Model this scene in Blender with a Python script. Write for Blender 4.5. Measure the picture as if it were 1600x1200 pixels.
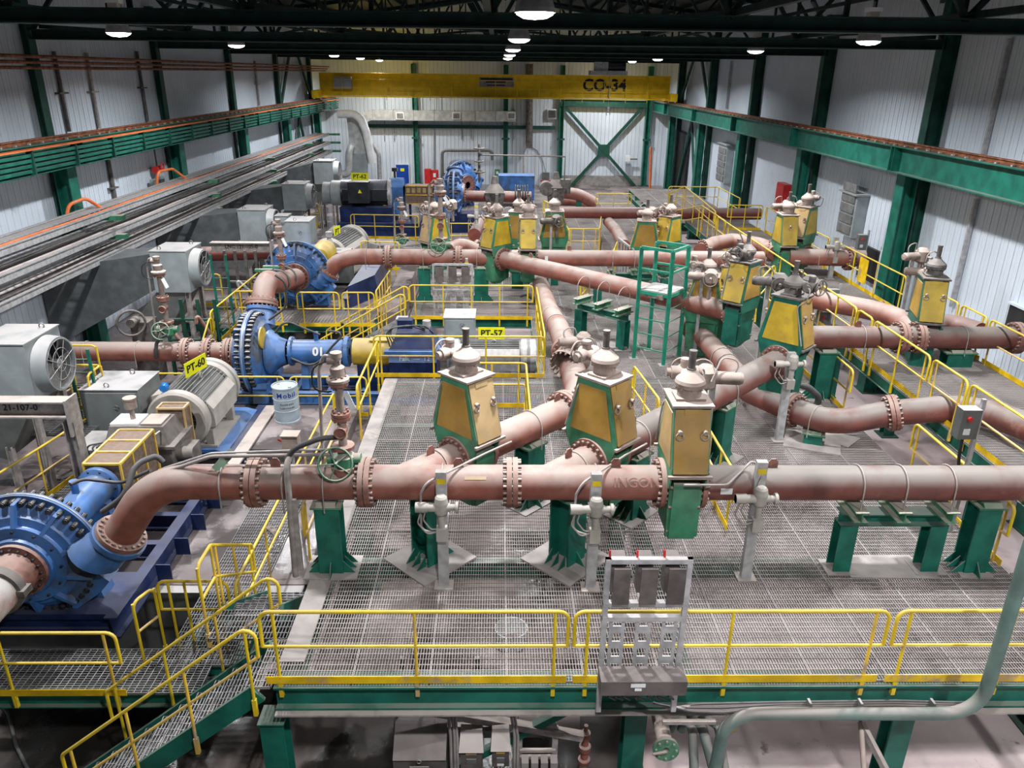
import bpy, math, random
from mathutils import Vector, Matrix
V = Vector; PI = math.pi; rad = math.radians
random.seed(7)
S = bpy.context.scene; COL = S.collection
for o in list(bpy.data.objects): bpy.data.objects.remove(o)

# ------------------------------------------------------------------ camera, light, exposure
CZ = 7.05
FPX, PIT, YAW, ROLL = 1200.0, rad(22.05), rad(1.12), .011
Fw = V((math.sin(YAW)*math.cos(PIT), math.cos(YAW)*math.cos(PIT), -math.sin(PIT)))
R0 = V((math.cos(YAW), -math.sin(YAW), 0)); U0 = R0.cross(Fw)
Rt = R0*math.cos(ROLL)+U0*math.sin(ROLL); Up = U0*math.cos(ROLL)-R0*math.sin(ROLL)
cd = bpy.data.cameras.new('camera'); cam = bpy.data.objects.new('camera', cd); COL.objects.link(cam)
cd.sensor_width = 36; cd.lens = 36*FPX/1600; cd.clip_start = .1; cd.clip_end = 300
m = Matrix.Identity(4)
for i in range(3): m[i][0] = Rt[i]; m[i][1] = Up[i]; m[i][2] = -Fw[i]
m[2][3] = CZ; cam.matrix_world = m
S.camera = cam
S.view_settings.view_transform = 'Standard'; S.view_settings.look = 'None'
S.view_settings.gamma = 1; S.view_settings.use_curve_mapping = False
S.view_settings.exposure = 0.12
w = bpy.data.worlds.new('world'); S.world = w; w.use_nodes = True
w.node_tree.nodes['Background'].inputs[0].default_value = (.78, .86, 1, 1)
w.node_tree.nodes['Background'].inputs[1].default_value = .085

LAMP_Z = 7.76; LAMP_W = 530
LAMPS = [('C', .45, y) for y in (2.4, 10.8, 19.2, 27.6, 36, 44.4)] + \
        [('L', -8.2, y) for y in (10.8, 18.3, 26.3, 41.6, 49.4, 57.2)] + \
        [('R', 8.0, y) for y in (2.4, 10.8, 18.1, 26.0, 42, 50, 58.0)]
for k, x, y in LAMPS:
    l = bpy.data.lights.new('high_bay_light', 'AREA'); l.energy = LAMP_W; l.color = (.965, .985, 1)
    l.shape = 'DISK'; l.size = .42; l.spread = rad(158)
    o = bpy.data.objects.new('high_bay_light', l); o.location = (x, y, LAMP_Z-.12); COL.objects.link(o)

def W(px, py, z=None, Y=None, X=None):            # where a ray through a point of the photograph meets a plane of the hall
    d = Fw+Rt*((px-800)/FPX)+Up*((600-py)/FPX)
    t = (z-CZ)/d.z if z is not None else (Y/d.y if Y is not None else X/d.x)
    return V((d.x*t, d.y*t, CZ+d.z*t))

# ------------------------------------------------------------------ materials
def mat(name, col, rough=.55, metal=0, dust=0., dcol=(.46, .36, .31), var=.12, nscale=3., bump=0., streak=0., scol=None, fine=0., emit=0., dsharp=.35, under=0.):
    m = bpy.data.materials.new(name); m.use_nodes = True; nt = m.node_tree; N = nt.nodes; L = nt.links
    b = N['Principled BSDF']; b.inputs['Roughness'].default_value = rough; b.inputs['Metallic'].default_value = metal
    b.inputs['Specular IOR Level'].default_value = .35
    tc = N.new('ShaderNodeNewGeometry')
    pos = tc.outputs['Position']
    n1 = N.new('ShaderNodeTexNoise'); n1.inputs['Scale'].default_value = nscale; n1.inputs['Detail'].default_value = 5; L.new(pos, n1.inputs['Vector'])
    def mix(f, a, c2):
        x = N.new('ShaderNodeMix'); x.data_type = 'RGBA'
        if isinstance(f, (int, float)): x.inputs[0].default_value = f
        else: L.new(f, x.inputs[0])
        for i, c in ((6, a), (7, c2)):
            if isinstance(c, tuple): x.inputs[i].default_value = (*c[:3], 1)
            else: L.new(c, x.inputs[i])
        return x.outputs[2]
    def ramp(src, lo, hi):
        r = N.new('ShaderNodeMapRange'); r.interpolation_type = 'SMOOTHSTEP'
        r.inputs[1].default_value = lo; r.inputs[2].default_value = hi; L.new(src, r.inputs[0]); return r.outputs[0]
    def mul(a, c2):
        x = N.new('ShaderNodeMath'); x.operation = 'MULTIPLY'; L.new(a, x.inputs[0])
        if isinstance(c2, (int, float)): x.inputs[1].default_value = c2
        else: L.new(c2, x.inputs[1])
        return x.outputs[0]
    dark = tuple(c*(1-var*1.6) for c in col); lite = tuple(min(1, c*(1+var*1.6)+var*.02) for c in col)
    out = mix(ramp(n1.outputs[0], .3, .7), dark, lite)
    if scol is not None:
        n2 = N.new('ShaderNodeTexNoise'); n2.inputs['Scale'].default_value = nscale*.6; n2.inputs['Detail'].default_value = 8; n2.inputs['Roughness'].default_value = .65
        mp = N.new('ShaderNodeMapping'); mp.inputs[1].default_value = (3, 9, 5); L.new(pos, mp.inputs[0]); L.new(mp.outputs[0], n2.inputs['Vector'])
        out = mix(ramp(n2.outputs[0], .62-streak*.25, .72-streak*.1), out, scol)
    if dust:
        sx = N.new('ShaderNodeSeparateXYZ'); L.new(tc.outputs['Normal'], sx.inputs[0])
        n3 = N.new('ShaderNodeTexNoise'); n3.inputs['Scale'].default_value = 1.7; n3.inputs['Detail'].default_value = 7; L.new(pos, n3.inputs['Vector'])
        up = ramp(sx.outputs[2], dsharp-.45, dsharp+.5)
        f = mul(mul(up, dust), ramp(n3.outputs[0], .15, .55))
        if under:
            a2 = N.new('ShaderNodeMath'); a2.operation = 'ADD'; a2.use_clamp = True; L.new(f, a2.inputs[0]); L.new(mul(ramp(n3.outputs[0], .3, .8), under), a2.inputs[1]); f = a2.outputs[0]
        out = mix(f, out, dcol)
    L.new(out, b.inputs['Base Color'])
    if bump:
        bp = N.new('ShaderNodeBump'); bp.inputs['Strength'].default_value = bump; bp.inputs['Distance'].default_value = .02
        nb = N.new('ShaderNodeTexNoise'); nb.inputs['Scale'].default_value = 40; nb.inputs['Detail'].default_value = 4; L.new(pos, nb.inputs['Vector'])
        L.new(nb.outputs[0], bp.inputs['Height']); L.new(bp.outputs[0], b.inputs['Normal'])
    if emit:
        b.inputs['Emission Color'].default_value = (*col, 1); b.inputs['Emission Strength'].default_value = emit
    return m
M = {}
M['pipe_end'] = mat('chipped_pink_grey_pipe', (.40, .37, .35), .6, dust=.4, dcol=(.5, .46, .44), var=.15, scol=(.38, .17, .13), streak=.35, nscale=1.2)
M['guard_mesh'] = mat('brown_mesh_guard', (.16, .11, .085), .7, var=.15, nscale=12, dust=.4, dcol=(.34, .25, .2))
M['blue_pale'] = mat('pale_blue_plate', (.16, .24, .48), .45, var=.1)
M['green_br'] = mat('bright_green_stand_paint', (.012, .22, .14), .5, dust=.5, dcol=(.36, .36, .32), var=.12, dsharp=.5)
M['duct_dusty'] = mat('dusty_duct_metal', (.30, .29, .28), .55, metal=.1, var=.2, dust=.95, dcol=(.56, .46, .42), nscale=2)
M['dkdust'] = mat('dusty_dark_enclosure', (.10, .085, .08), .6, var=.2, dust=.5, dcol=(.24, .20, .19), nscale=4)
M['pipe_rub'] = mat('rubbed_pipe_paint', (.36, .17, .13), .6, var=.1)
M['pipe_grey'] = mat('grey_dusted_red_pipe', (.17, .05, .04), .55, dust=.95, dcol=(.26, .225, .205), var=.12, scol=(.28, .12, .09), streak=.12, dsharp=.4, under=.15)
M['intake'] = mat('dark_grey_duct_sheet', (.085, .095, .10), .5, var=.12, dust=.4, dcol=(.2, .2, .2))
M['cab'] = mat('mid_grey_cabinet_enamel', (.15, .165, .165), .45, var=.07, dust=.85, dcol=(.50, .47, .47), dsharp=.55)
M['pipe_green'] = mat('faded_grey_green_pipe_paint', (.10, .17, .15), .6, dust=.8, dcol=(.32, .28, .26), var=.15, dsharp=.4, under=.15)
M['pipe'] = mat('red_oxide_pipe_paint', (.25, .08, .058), .55, dust=.95, dcol=(.39, .31, .275), var=.14, scol=(.34, .14, .10), streak=.2, dsharp=.42, under=.12)
M['pipe_dark'] = mat('dark_red_oxide_paint', (.17, .045, .036), .5, dust=.75, dcol=(.37, .29, .26), var=.1, dsharp=.45)
M['flange'] = mat('rusty_flange_steel', (.22, .09, .07), .65, dust=.75, dcol=(.46, .34, .29), var=.2, nscale=9, dsharp=.4, under=.1)
M['bolt'] = mat('worn_bolt_steel', (.20, .13, .11), .5, metal=.3, dust=.7, dcol=(.55, .44, .38), var=.25, nscale=12)
M['dkbolt'] = mat('oily_stud_steel', (.05, .05, .055), .35, metal=.6, dust=.3, dcol=(.33, .31, .29), var=.25, nscale=12)
M['green'] = mat('structural_green_paint', (.008, .125, .088), .45, dust=.55, dcol=(.33, .30, .27), var=.15, dsharp=.5)
M['green_dusty'] = mat('dusty_green_paint', (.028, .19, .10), .55, dust=.8, dcol=(.48, .40, .35), var=.2, dsharp=.4, under=.12)
M['green_dark'] = mat('dark_green_steel_paint', (.008, .062, .042), .55, dust=.4, dcol=(.12, .12, .11), var=.15, dsharp=.5)
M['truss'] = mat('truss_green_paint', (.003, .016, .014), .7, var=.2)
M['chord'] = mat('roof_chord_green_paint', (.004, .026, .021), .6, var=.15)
M['yellow'] = mat('safety_yellow_paint', (.70, .50, .015), .45, var=.1, scol=(.55, .36, .10), streak=.05, dust=.3, dcol=(.62, .5, .35))
M['yellow_dusty'] = mat('dusty_yellow_paint', (.70, .45, .04), .55, var=.15, scol=(.45, .32, .2), streak=.5, dust=.6, dcol=(.55, .44, .36))
M['toe'] = mat('toe_board_yellow', (.72, .46, .008), .5, var=.15, scol=(.40, .28, .16), streak=.3)
M['guard'] = mat('ochre_guard_paint', (.36, .205, .03), .5, var=.14, nscale=2, scol=(.50, .31, .03), streak=.25, under=.1, dust=.7, dcol=(.5, .38, .28))
M['guard_tan'] = mat('tan_dusty_guard_paint', (.43, .29, .125), .6, var=.12, nscale=2, scol=(.42, .25, .05), streak=.3, dust=.7, dcol=(.55, .42, .33))
M['guard_yellow'] = mat('bright_guard_paint', (.50, .34, .025), .5, var=.14, nscale=2, scol=(.42, .27, .04), streak=.3, dust=.5, dcol=(.5, .4, .3))
M['cast'] = mat('dust_covered_cast_metal', (.24, .19, .165), .7, var=.15, dust=.9, dcol=(.52, .42, .37), nscale=6, dsharp=.25, bump=.2)
M['cast_dark'] = mat('dark_cast_metal', (.10, .09, .085), .6, var=.25, dust=.65, dcol=(.28, .245, .22), nscale=6, dsharp=.3)
M['blue'] = mat('pump_blue_enamel', (.045, .15, .40), .38, var=.18, scol=(.075, .085, .105), streak=.55, dust=.4, dcol=(.26, .30, .40), nscale=2.2)
M['navy'] = mat('navy_frame_enamel', (.007, .020, .085), .35, var=.2, dust=.4, dcol=(.16, .155, .18))
M['motor'] = mat('light_grey_motor_paint', (.34, .32, .29), .5, var=.1, dust=.6, dcol=(.50, .44, .40))
M['fin'] = mat('grey_cooling_fins', (.17, .17, .17), .5, var=.15, dust=.4, dcol=(.36, .34, .32))
M['grey'] = mat('grey_cabinet_enamel', (.27, .30, .31), .45, var=.07, dust=.8, dcol=(.52, .48, .47), dsharp=.5)
M['dgrey'] = mat('dark_grey_cabinet_enamel', (.12, .125, .12), .5, var=.1, dust=.8, dcol=(.45, .42, .41), dsharp=.5)
M['galv'] = mat('galvanised_steel', (.42, .42, .43), .45, metal=.35, var=.12, nscale=8, dust=.5, dcol=(.52, .46, .43))
M['galv_dusty'] = mat('dusty_galvanised_steel', (.32, .29, .275), .6, metal=.1, var=.15, nscale=8, dust=.85, dcol=(.50, .42, .38))
M['grate'] = mat('dusty_steel_grating', (.24, .215, .205), .65, var=.22, nscale=.9, dust=.9, dcol=(.50, .455, .435), dsharp=.3)
M['grate_dark'] = mat('bare_steel_grating', (.16, .155, .16), .5, metal=.2, var=.2, nscale=2, dust=.7, dcol=(.42, .40, .40))
M['plate'] = mat('dusty_floor_plate', (.33, .295, .28), .75, var=.12, nscale=2.2, scol=(.42, .37, .35), streak=.3)
M['siding'] = mat('white_metal_siding', (.60, .66, .74), .5, var=.04, nscale=.5)
M['siding_gap'] = mat('siding_backing', (.16, .17, .18), .8)
M['black'] = mat('black_rubber', (.018, .018, .02), .5, var=.2)
M['darkm'] = mat('black_motor_enamel', (.02, .022, .028), .35, var=.2, dust=.4, dcol=(.25, .25, .3))
M['conduit'] = mat('dusty_flexible_conduit', (.28, .25, .24), .6, var=.15, dust=.7, dcol=(.5, .43, .4))
M['hose'] = mat('dark_hose_rubber', (.045, .045, .048), .5, var=.2, dust=.3, dcol=(.3, .28, .27))
M['orange'] = mat('orange_conductor_cover', (.70, .17, .05), .5, var=.1, scol=(.5, .28, .2), streak=.2)
M['red'] = mat('red_enamel', (.48, .02, .02), .4, var=.1)
M['door'] = mat('blue_door_paint', (.006, .055, .34), .4, var=.05)
M['sign'] = mat('fluorescent_yellow_sign', (.80, .79, .01), .5, var=.03)
M['ink'] = mat('black_lettering', (.01, .01, .012), .6)
M['white'] = mat('white_paint', (.72, .72, .72), .5, var=.05)
M['barrel'] = mat('pale_blue_drum_paint', (.33, .40, .46), .4, var=.08, dust=.3, dcol=(.5, .47, .46))
M['barrel_ink'] = mat('dark_blue_lettering', (.01, .03, .22), .5)
M['rust'] = mat('rusty_pipe_steel', (.20, .07, .03), .7, var=.3, nscale=6)
M['crane'] = mat('crane_yellow_paint', (.85, .56, .006), .4, var=.06)
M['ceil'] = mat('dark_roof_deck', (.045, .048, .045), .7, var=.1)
M['duct'] = mat('light_duct_wrap', (.46, .47, .46), .45, metal=.2, var=.12, dust=.3, dcol=(.4, .4, .38))
M['wood'] = mat('weathered_timber', (.20, .16, .14), .8, var=.3, nscale=8)
M['glow'] = mat('lamp_lens', (1, .98, .95), .5, emit=14.)
M['screen'] = mat('blue_sight_glass', (.02, .18, .55), .15)
M['curb'] = mat('concrete_curb', (.26, .25, .24), .8, var=.12)
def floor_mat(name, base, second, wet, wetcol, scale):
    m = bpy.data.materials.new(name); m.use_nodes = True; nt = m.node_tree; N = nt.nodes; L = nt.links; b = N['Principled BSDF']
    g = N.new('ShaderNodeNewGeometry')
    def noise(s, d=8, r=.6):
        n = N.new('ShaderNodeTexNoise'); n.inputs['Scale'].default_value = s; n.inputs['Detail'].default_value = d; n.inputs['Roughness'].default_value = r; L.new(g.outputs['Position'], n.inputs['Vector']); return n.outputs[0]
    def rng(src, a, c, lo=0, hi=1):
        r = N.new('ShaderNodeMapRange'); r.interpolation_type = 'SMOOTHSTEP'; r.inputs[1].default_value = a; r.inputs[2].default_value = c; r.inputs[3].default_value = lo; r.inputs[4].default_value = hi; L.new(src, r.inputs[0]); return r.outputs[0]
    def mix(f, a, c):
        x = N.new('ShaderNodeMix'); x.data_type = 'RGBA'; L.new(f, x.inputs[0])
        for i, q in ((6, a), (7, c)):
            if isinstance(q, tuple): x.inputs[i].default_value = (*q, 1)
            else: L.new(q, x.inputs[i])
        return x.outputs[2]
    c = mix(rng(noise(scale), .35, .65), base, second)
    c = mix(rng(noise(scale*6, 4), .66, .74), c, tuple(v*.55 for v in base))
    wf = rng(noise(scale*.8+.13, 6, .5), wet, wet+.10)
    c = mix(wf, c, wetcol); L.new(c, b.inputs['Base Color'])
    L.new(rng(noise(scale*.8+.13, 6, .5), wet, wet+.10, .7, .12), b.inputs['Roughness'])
    bp = N.new('ShaderNodeBump'); bp.inputs['Strength'].default_value = .3; bp.inputs['Distance'].default_value = .03
    L.new(noise(5, 8), bp.inputs['Height']); L.new(bp.outputs[0], b.inputs['Normal'])
    return m
M['ground'] = floor_mat('pink_dusty_concrete', (.50, .37, .36), (.66, .54, .54), .60, (.20, .12, .115), .35)
M['slab'] = floor_mat('wet_pump_floor_concrete', (.16, .125, .12), (.30, .25, .25), .44, (.09, .075, .075), .55)
M['brownground'] = floor_mat('brown_blotched_concrete', (.13, .095, .085), (.36, .28, .265), .50, (.05, .04, .038), .45)
M['wet_shaded_ground'] = floor_mat('wet_shaded_concrete', (.05, .04, .036), (.105, .078, .07), .45, (.02, .018, .016), .4)  # wet concrete, its colour also darkened to stand for shade

# ------------------------------------------------------------------ mesh helpers
Z = V((0, 0, 1)); XX = V((1, 0, 0)); YY = V((0, 1, 0))
def perp(d, up=Z):
    d = d.normalized(); s = d.cross(up)
    if s.length < 1e-4: s = d.cross(XX)
    s.normalize(); return s, s.cross(d).normalized()
class MB:
    def __init__(s): s.v = []; s.f = []; s.sm = []; s.mi = []; s.m = 0
    def add(s, vs, fs, smooth=False):
        o = len(s.v); s.v += [tuple(p) for p in vs]
        for f in fs: s.f.append(tuple(i+o for i in f)); s.sm.append(smooth); s.mi.append(s.m)
        return s
    def hexa(s, c8): return s.add(c8, [(0, 3, 2, 1), (4, 5, 6, 7), (0, 1, 5, 4), (1, 2, 6, 5), (2, 3, 7, 6), (3, 0, 4, 7)])
    def box(s, x0, x1, y0, y1, z0, z1): return s.hexa([(x0, y0, z0), (x1, y0, z0), (x1, y1, z0), (x0, y1, z0), (x0, y0, z1), (x1, y0, z1), (x1, y1, z1), (x0, y1, z1)])
    def cbox(s, c, sx, sy, sz): return s.box(c[0]-sx/2, c[0]+sx/2, c[1]-sy/2, c[1]+sy/2, c[2]-sz/2, c[2]+sz/2)
    def frus(s, z0, a0, b0, z1, a1, b1, c=(0, 0)):            # tapered box, half sizes a (x) b (y)
        x, y = c; return s.hexa([(x-a0, y-b0, z0), (x+a0, y-b0, z0), (x+a0, y+b0, z0), (x-a0, y+b0, z0), (x-a1, y-b1, z1), (x+a1, y-b1, z1), (x+a1, y+b1, z1), (x-a1, y+b1, z1)])
    def beam(s, p, q, w_, h, up=Z, off=0, offs=0):
        p, q = V(p), V(q); a, b = perp(q-p, up); p = p+b*off+a*offs; q = q+b*off+a*offs; a = a*w_/2; b = b*h/2
        return s.hexa([p-a-b, p+a-b, p+a+b, p-a+b, q-a-b, q+a-b, q+a+b, q-a+b])
    def hbeam(s, p, q, w_, h, t=.02, up=Z):                   # I section
        s.beam(p, q, w_, t, up, h/2-t/2); s.beam(p, q, w_, t, up, -h/2+t/2); return s.beam(p, q, t, h-2*t, up)
    def loft(s, rings, closed=False, smooth=True, caps=True):
        n = len(rings[0]); vs = [p for r in rings for p in r]; fs = []; k = len(rings)
        for i in range(k if closed else k-1):
            j = (i+1) % k
            for a in range(n): b = (a+1) % n; fs.append((i*n+a, i*n+b, j*n+b, j*n+a))
        s.add(vs, fs, smooth)
        if caps and not closed: s.add(rings[0], [tuple(range(n))[::-1]]); s.add(rings[-1], [tuple(range(n))])
        return s
    def circ(s, c, d, r, n, up=Z, ph=0):
        a, b = perp(V(d), up); return [V(c)+a*(r*math.cos(t))-b*(r*math.sin(t)) for t in [ph-2*PI*i/n for i in range(n)]]
    def cyl(s, p, q, r, n=12, r2=None, caps=True):
        d = V(q)-V(p); r2 = r if r2 is None else r2
        return s.loft([s.circ(p, d, r, n), s.circ(q, d, r2, n)], caps=caps)
    def lathe(s, c, d, prof, n=24, soft=False):               # prof: (radius, distance along d)
        d = V(d).normalized(); c = V(c)
        R = [s.circ(c+d*h, d, max(r, 1e-4), n) for r, h in prof]
        if soft: return s.loft(R, caps=False)
        for a, b in zip(R, R[1:]): s.loft([a, b], caps=False)
        return s
    def tube(s, path, r, n=8, closed=False, caps=True):
        P = [V(p) for p in path]; k = len(P); rings = []; up = None
        for i in range(k):
            if closed: d = (P[(i+1) % k]-P[i-1])
            else: d = P[min(i+1, k-1)]-P[max(i-1, 0)]
            d.normalize()
            if up is None: a, up = perp(d)
            a = d.cross(up)
            if a.length < 1e-4: a, up = perp(d)
            a.normalize(); up = a.cross(d).normalized()
            rings.append([P[i]+a*(r*math.cos(2*PI*j/n))+up*(r*math.sin(2*PI*j/n)) for j in range(n)][::-1])
        return s.loft(rings, closed, True, caps)
    def torus(s, c, d, R, r, n=20, m=6, a0=0, a1=None):
        full = a1 is None; a1 = 2*PI if full else a1; a, b = perp(V(d))
        pts = [V(c)+a*(R*math.cos(t))+b*(R*math.sin(t)) for t in [a0+(a1-a0)*i/(n if full else n-1) for i in range(n)]]
        return s.tube(pts, r, m, closed=full)
    def ring(s, c, d, R, r, t, n=28):
        return s.lathe(c, d, [(r, 0), (R, 0), (R, t), (r, t), (r, 0)], n)
    def bolts(s, c, d, R, n, br=.018, h0=-.02, h1=.1, ph=0, sides=6):
        d = V(d).normalized()
        for p in s.circ(c, d, R, n, ph=ph): s.cyl(p+d*h0, p+d*h1, br, sides)
        return s
    def prism(s, poly, ext):
        n = len(poly); P = [V(p) for p in poly]; e = V(ext); vs = P+[p+e for p in P]
        return s.add(vs, [tuple(range(n))[::-1], tuple(range(n, 2*n))]+[(i, (i+1) % n, n+(i+1) % n, n+i) for i in range(n)])
    def mesh(s, name, mats, inv=None):
        me = bpy.data.meshes.new(name); me.from_pydata(s.v if inv is None else [inv @ V(p) for p in s.v], [], s.f)
        me.polygons.foreach_set('use_smooth', s.sm)
        for x in (mats if isinstance(mats, (list, tuple)) else [mats]): me.materials.append(M[x] if isinstance(x, str) else x)
        if max(s.mi, default=0): me.polygons.foreach_set('material_index', s.mi)
        me.update(); return me
WM = {}
def inv_of(o):
    return WM[o.name].inverted() if o is not None and o.name in WM else Matrix.Identity(4)
def part(name, mb, mats, parent, stuff=False, label=None, local=False):
    """one mesh object; geometry in world coordinates unless local"""
    me = mb.mesh(name, mats, None if local or parent is None else inv_of(parent))
    o = bpy.data.objects.new(name, me); COL.objects.link(o)
    if parent is not None: o.parent = parent; WM[o.name] = WM.get(parent.name, Matrix.Identity(4))
    if stuff: o['kind'] = 'stuff'
    if label: o['label'] = label
    return o
def thing(name, label, cat, loc=(0, 0, 0), rz=0, group=None):
    o = bpy.data.objects.new(name, None); COL.objects.link(o); o.empty_display_size = .2
    o.location = loc; o.rotation_euler = (0, 0, rz); o['label'] = label; o['category'] = cat
    if group: o['group'] = group
    WM[o.name] = Matrix.Translation(V(loc)) @ Matrix.Rotation(rz, 4, 'Z'); return o
def solo(name, mb, mats, label, cat, group=None, kind=None):
    P = [V(p) for p in mb.v]; c = V(((min(p.x for p in P)+max(p.x for p in P))/2, (min(p.y for p in P)+max(p.y for p in P))/2, min(p.z for p in P)))
    me = mb.mesh(name, mats, Matrix.Translation(-c)); o = bpy.data.objects.new(name, me); COL.objects.link(o); o.location = c
    if kind != 'structure': o['label'] = label; o['category'] = cat
    if group: o['group'] = group
    if kind: o['kind'] = kind
    WM[o.name] = Matrix.Translation(c); return o
def struct(name, mb=None, mats=None, loc=(0, 0, 0)):
    if mb is None: o = bpy.data.objects.new(name, None); COL.objects.link(o); o.location = loc; WM[o.name] = Matrix.Translation(V(loc))
    else: o = solo(name, mb, mats, '', '', kind='structure')
    o['kind'] = 'structure'; return o
def inst(name, me, parent, loc, rz=0):
    o = bpy.data.objects.new(name, me); COL.objects.link(o); o.parent = parent; o.location = loc; o.rotation_euler = (0, 0, rz); WM[o.name] = WM.get(parent.name, Matrix.Identity(4)) @ Matrix.Translation(V(loc)) @ Matrix.Rotation(rz, 4, 'Z') if parent else Matrix.Identity(4); return o
def text(s_, size, parent, M4, mats='ink', name='lettering', ext=.004, ax='CENTER', bold=.0):
    """flat print; M4 = local text plane -> world"""
    cu = bpy.data.curves.new(name, 'FONT'); cu.body = s_; cu.size = size; cu.extrude = ext; cu.align_x = ax; cu.align_y = 'CENTER'; cu.offset = bold
    cu.resolution_u = 3
    t = bpy.data.objects.new(name, cu); me = bpy.data.meshes.new_from_object(t); bpy.data.objects.remove(t)
    me.transform(inv_of(parent) @ M4); me.materials.clear(); me.materials.append(M[mats])
    o = bpy.data.objects.new(name, me); COL.objects.link(o); o.parent = parent; return o
def frame4(c, xdir, ydir):
    x = V(xdir).normalized(); y = V(ydir); y = (y-x*x.dot(y)).normalized(); z = x.cross(y)
    m = Matrix.Identity(4)
    for i in range(3): m[i][0] = x[i]; m[i][1] = y[i]; m[i][2] = z[i]; m[i][3] = c[i]
    return m
def bend(pts, R, n=6):
    P = [V(p) for p in pts]; out = [P[0]]
    for i in range(1, len(P)-1):
        a = (P[i-1]-P[i]); b = (P[i+1]-P[i]); la, lb = a.length, b.length; a.normalize(); b.normalize()
        ang = a.angle(b); t = min(R/math.tan(ang/2) if ang > .01 else 0, la*.49, lb*.49)
        if PI-ang < .03: out.append(P[i]); continue
        r = t*math.tan(ang/2); c = P[i]+(a+b).normalized()*(r/math.sin(ang/2)); u = P[i]+a*t-c; v = P[i]+b*t-c; th = u.angle(v)
        for k in range(n+1):
            s_ = k/n; out.append(c+(u*math.sin((1-s_)*th)+v*math.sin(s_*th))/math.sin(th))
    out.append(P[-1]); return out
# ------------------------------------------------------------------ the hall
GZ, PZ = -2.6, -1.1                      # ground slab, pump floor (main deck is z = 0)
Y0, YB = -7.0, 62.0; XL, XR = -13.2, 12.9
gr = struct('floor', MB().box(XL-.3, XR+.3, Y0, YB, GZ-.3, GZ), 'ground')
struct('floor_wet_shaded_area', MB().box(-13.0, 2.2, Y0+.1, 10.5, GZ, GZ+.012), 'wet_shaded_ground')  # wet floor; shade at the lower left and below the deck is in its colour
struct('floor_brown_area', MB().box(-3.2, 2.6, 10.5, 17.6, GZ, GZ+.012), 'brownground')  # darker brown patch of floor below the left half of the deck
b = MB().box(XL, -3.25, 10.95, 17.75, PZ-.35, PZ).box(XL, -3.25, 17.75, YB, PZ-.35, PZ).box(-3.25, .98, 17.95, 22.4, PZ-.35, PZ)
b.box(-3.25, XR, 50.0, YB, PZ-.35, PZ)
struct('floor_pump_slab', b, 'slab')
b = MB(); b.box(XL+.1, -3.3, 10.75, 10.95, GZ, PZ-.02); b.box(-3.45, -3.27, 10.95, 22, GZ, PZ-.36)
struct('trim_slab_edge', b, 'dgrey')
# siding: every sheet a part of its wall
def siding(name, back, sheets):
    wl = struct(name, back, 'siding_gap')
    for w_, h_, pts in sheets:
        mb = MB(); t = .035
        prof = [(-w_/2+.006, 0), (-w_/2+.012, t), (-w_*.1, t), (-w_*.07, t*.82), (w_*.07, t*.82), (w_*.1, t), (w_/2-.012, t), (w_/2-.006, 0)]
        mb.prism([(x, -y, 0) for x, y in prof], (0, 0, h_))
        me = mb.mesh('siding_sheet', 'siding')
        for (x, y, z, rz) in pts:
            o = bpy.data.objects.new('siding_sheet', me); COL.objects.link(o); o.parent = wl
            o.location = inv_of(wl) @ V((x, y, z)); o.rotation_euler = (0, 0, rz)
    return wl
TOPZ = 10.6; n = 230; ws = (YB-Y0)/n
for nm, X, rz, sgn in (('wall_right', XR, -PI/2, 1), ('wall_left', XL, PI/2, -1)):
    siding(nm, MB().box(min(X, X+.25*sgn), max(X, X+.25*sgn), Y0, YB, GZ, TOPZ), [(ws, TOPZ-GZ, [(X, Y0+ws*(i+.5), GZ, rz) for i in range(n)])])
n = 88; ws = (XR-XL)/n
siding('wall_back', MB().box(XL, XR, YB, YB+.25, GZ, TOPZ+1.6), [(ws, TOPZ+1.6-GZ, [(XL+ws*(i+.5), YB, GZ, 0) for i in range(n)])])
struct('baseboard_back', MB().box(4.6, 11.6, YB-.22, YB-.03, PZ, PZ+.75), 'curb')
xm = (XL+XR)/2
b = MB()
for s_ in (0, 1):
    xa, xb = (XL-.3, xm) if s_ == 0 else (XR+.3, xm)
    b.hexa([(xa, Y0, 10.45), (xb, Y0, 12.2), (xb, YB+.3, 12.2), (xa, YB+.3, 10.45), (xa, Y0, 10.6), (xb, Y0, 12.35), (xb, YB+.3, 12.35), (xa, YB+.3, 10.6)])
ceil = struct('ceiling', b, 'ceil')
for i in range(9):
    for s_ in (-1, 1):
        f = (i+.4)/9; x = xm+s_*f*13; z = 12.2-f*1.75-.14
        part('purlin', MB().hbeam((x, Y0, z), (x, YB-.1, z), .1, .2, .012), 'truss', ceil)
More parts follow.
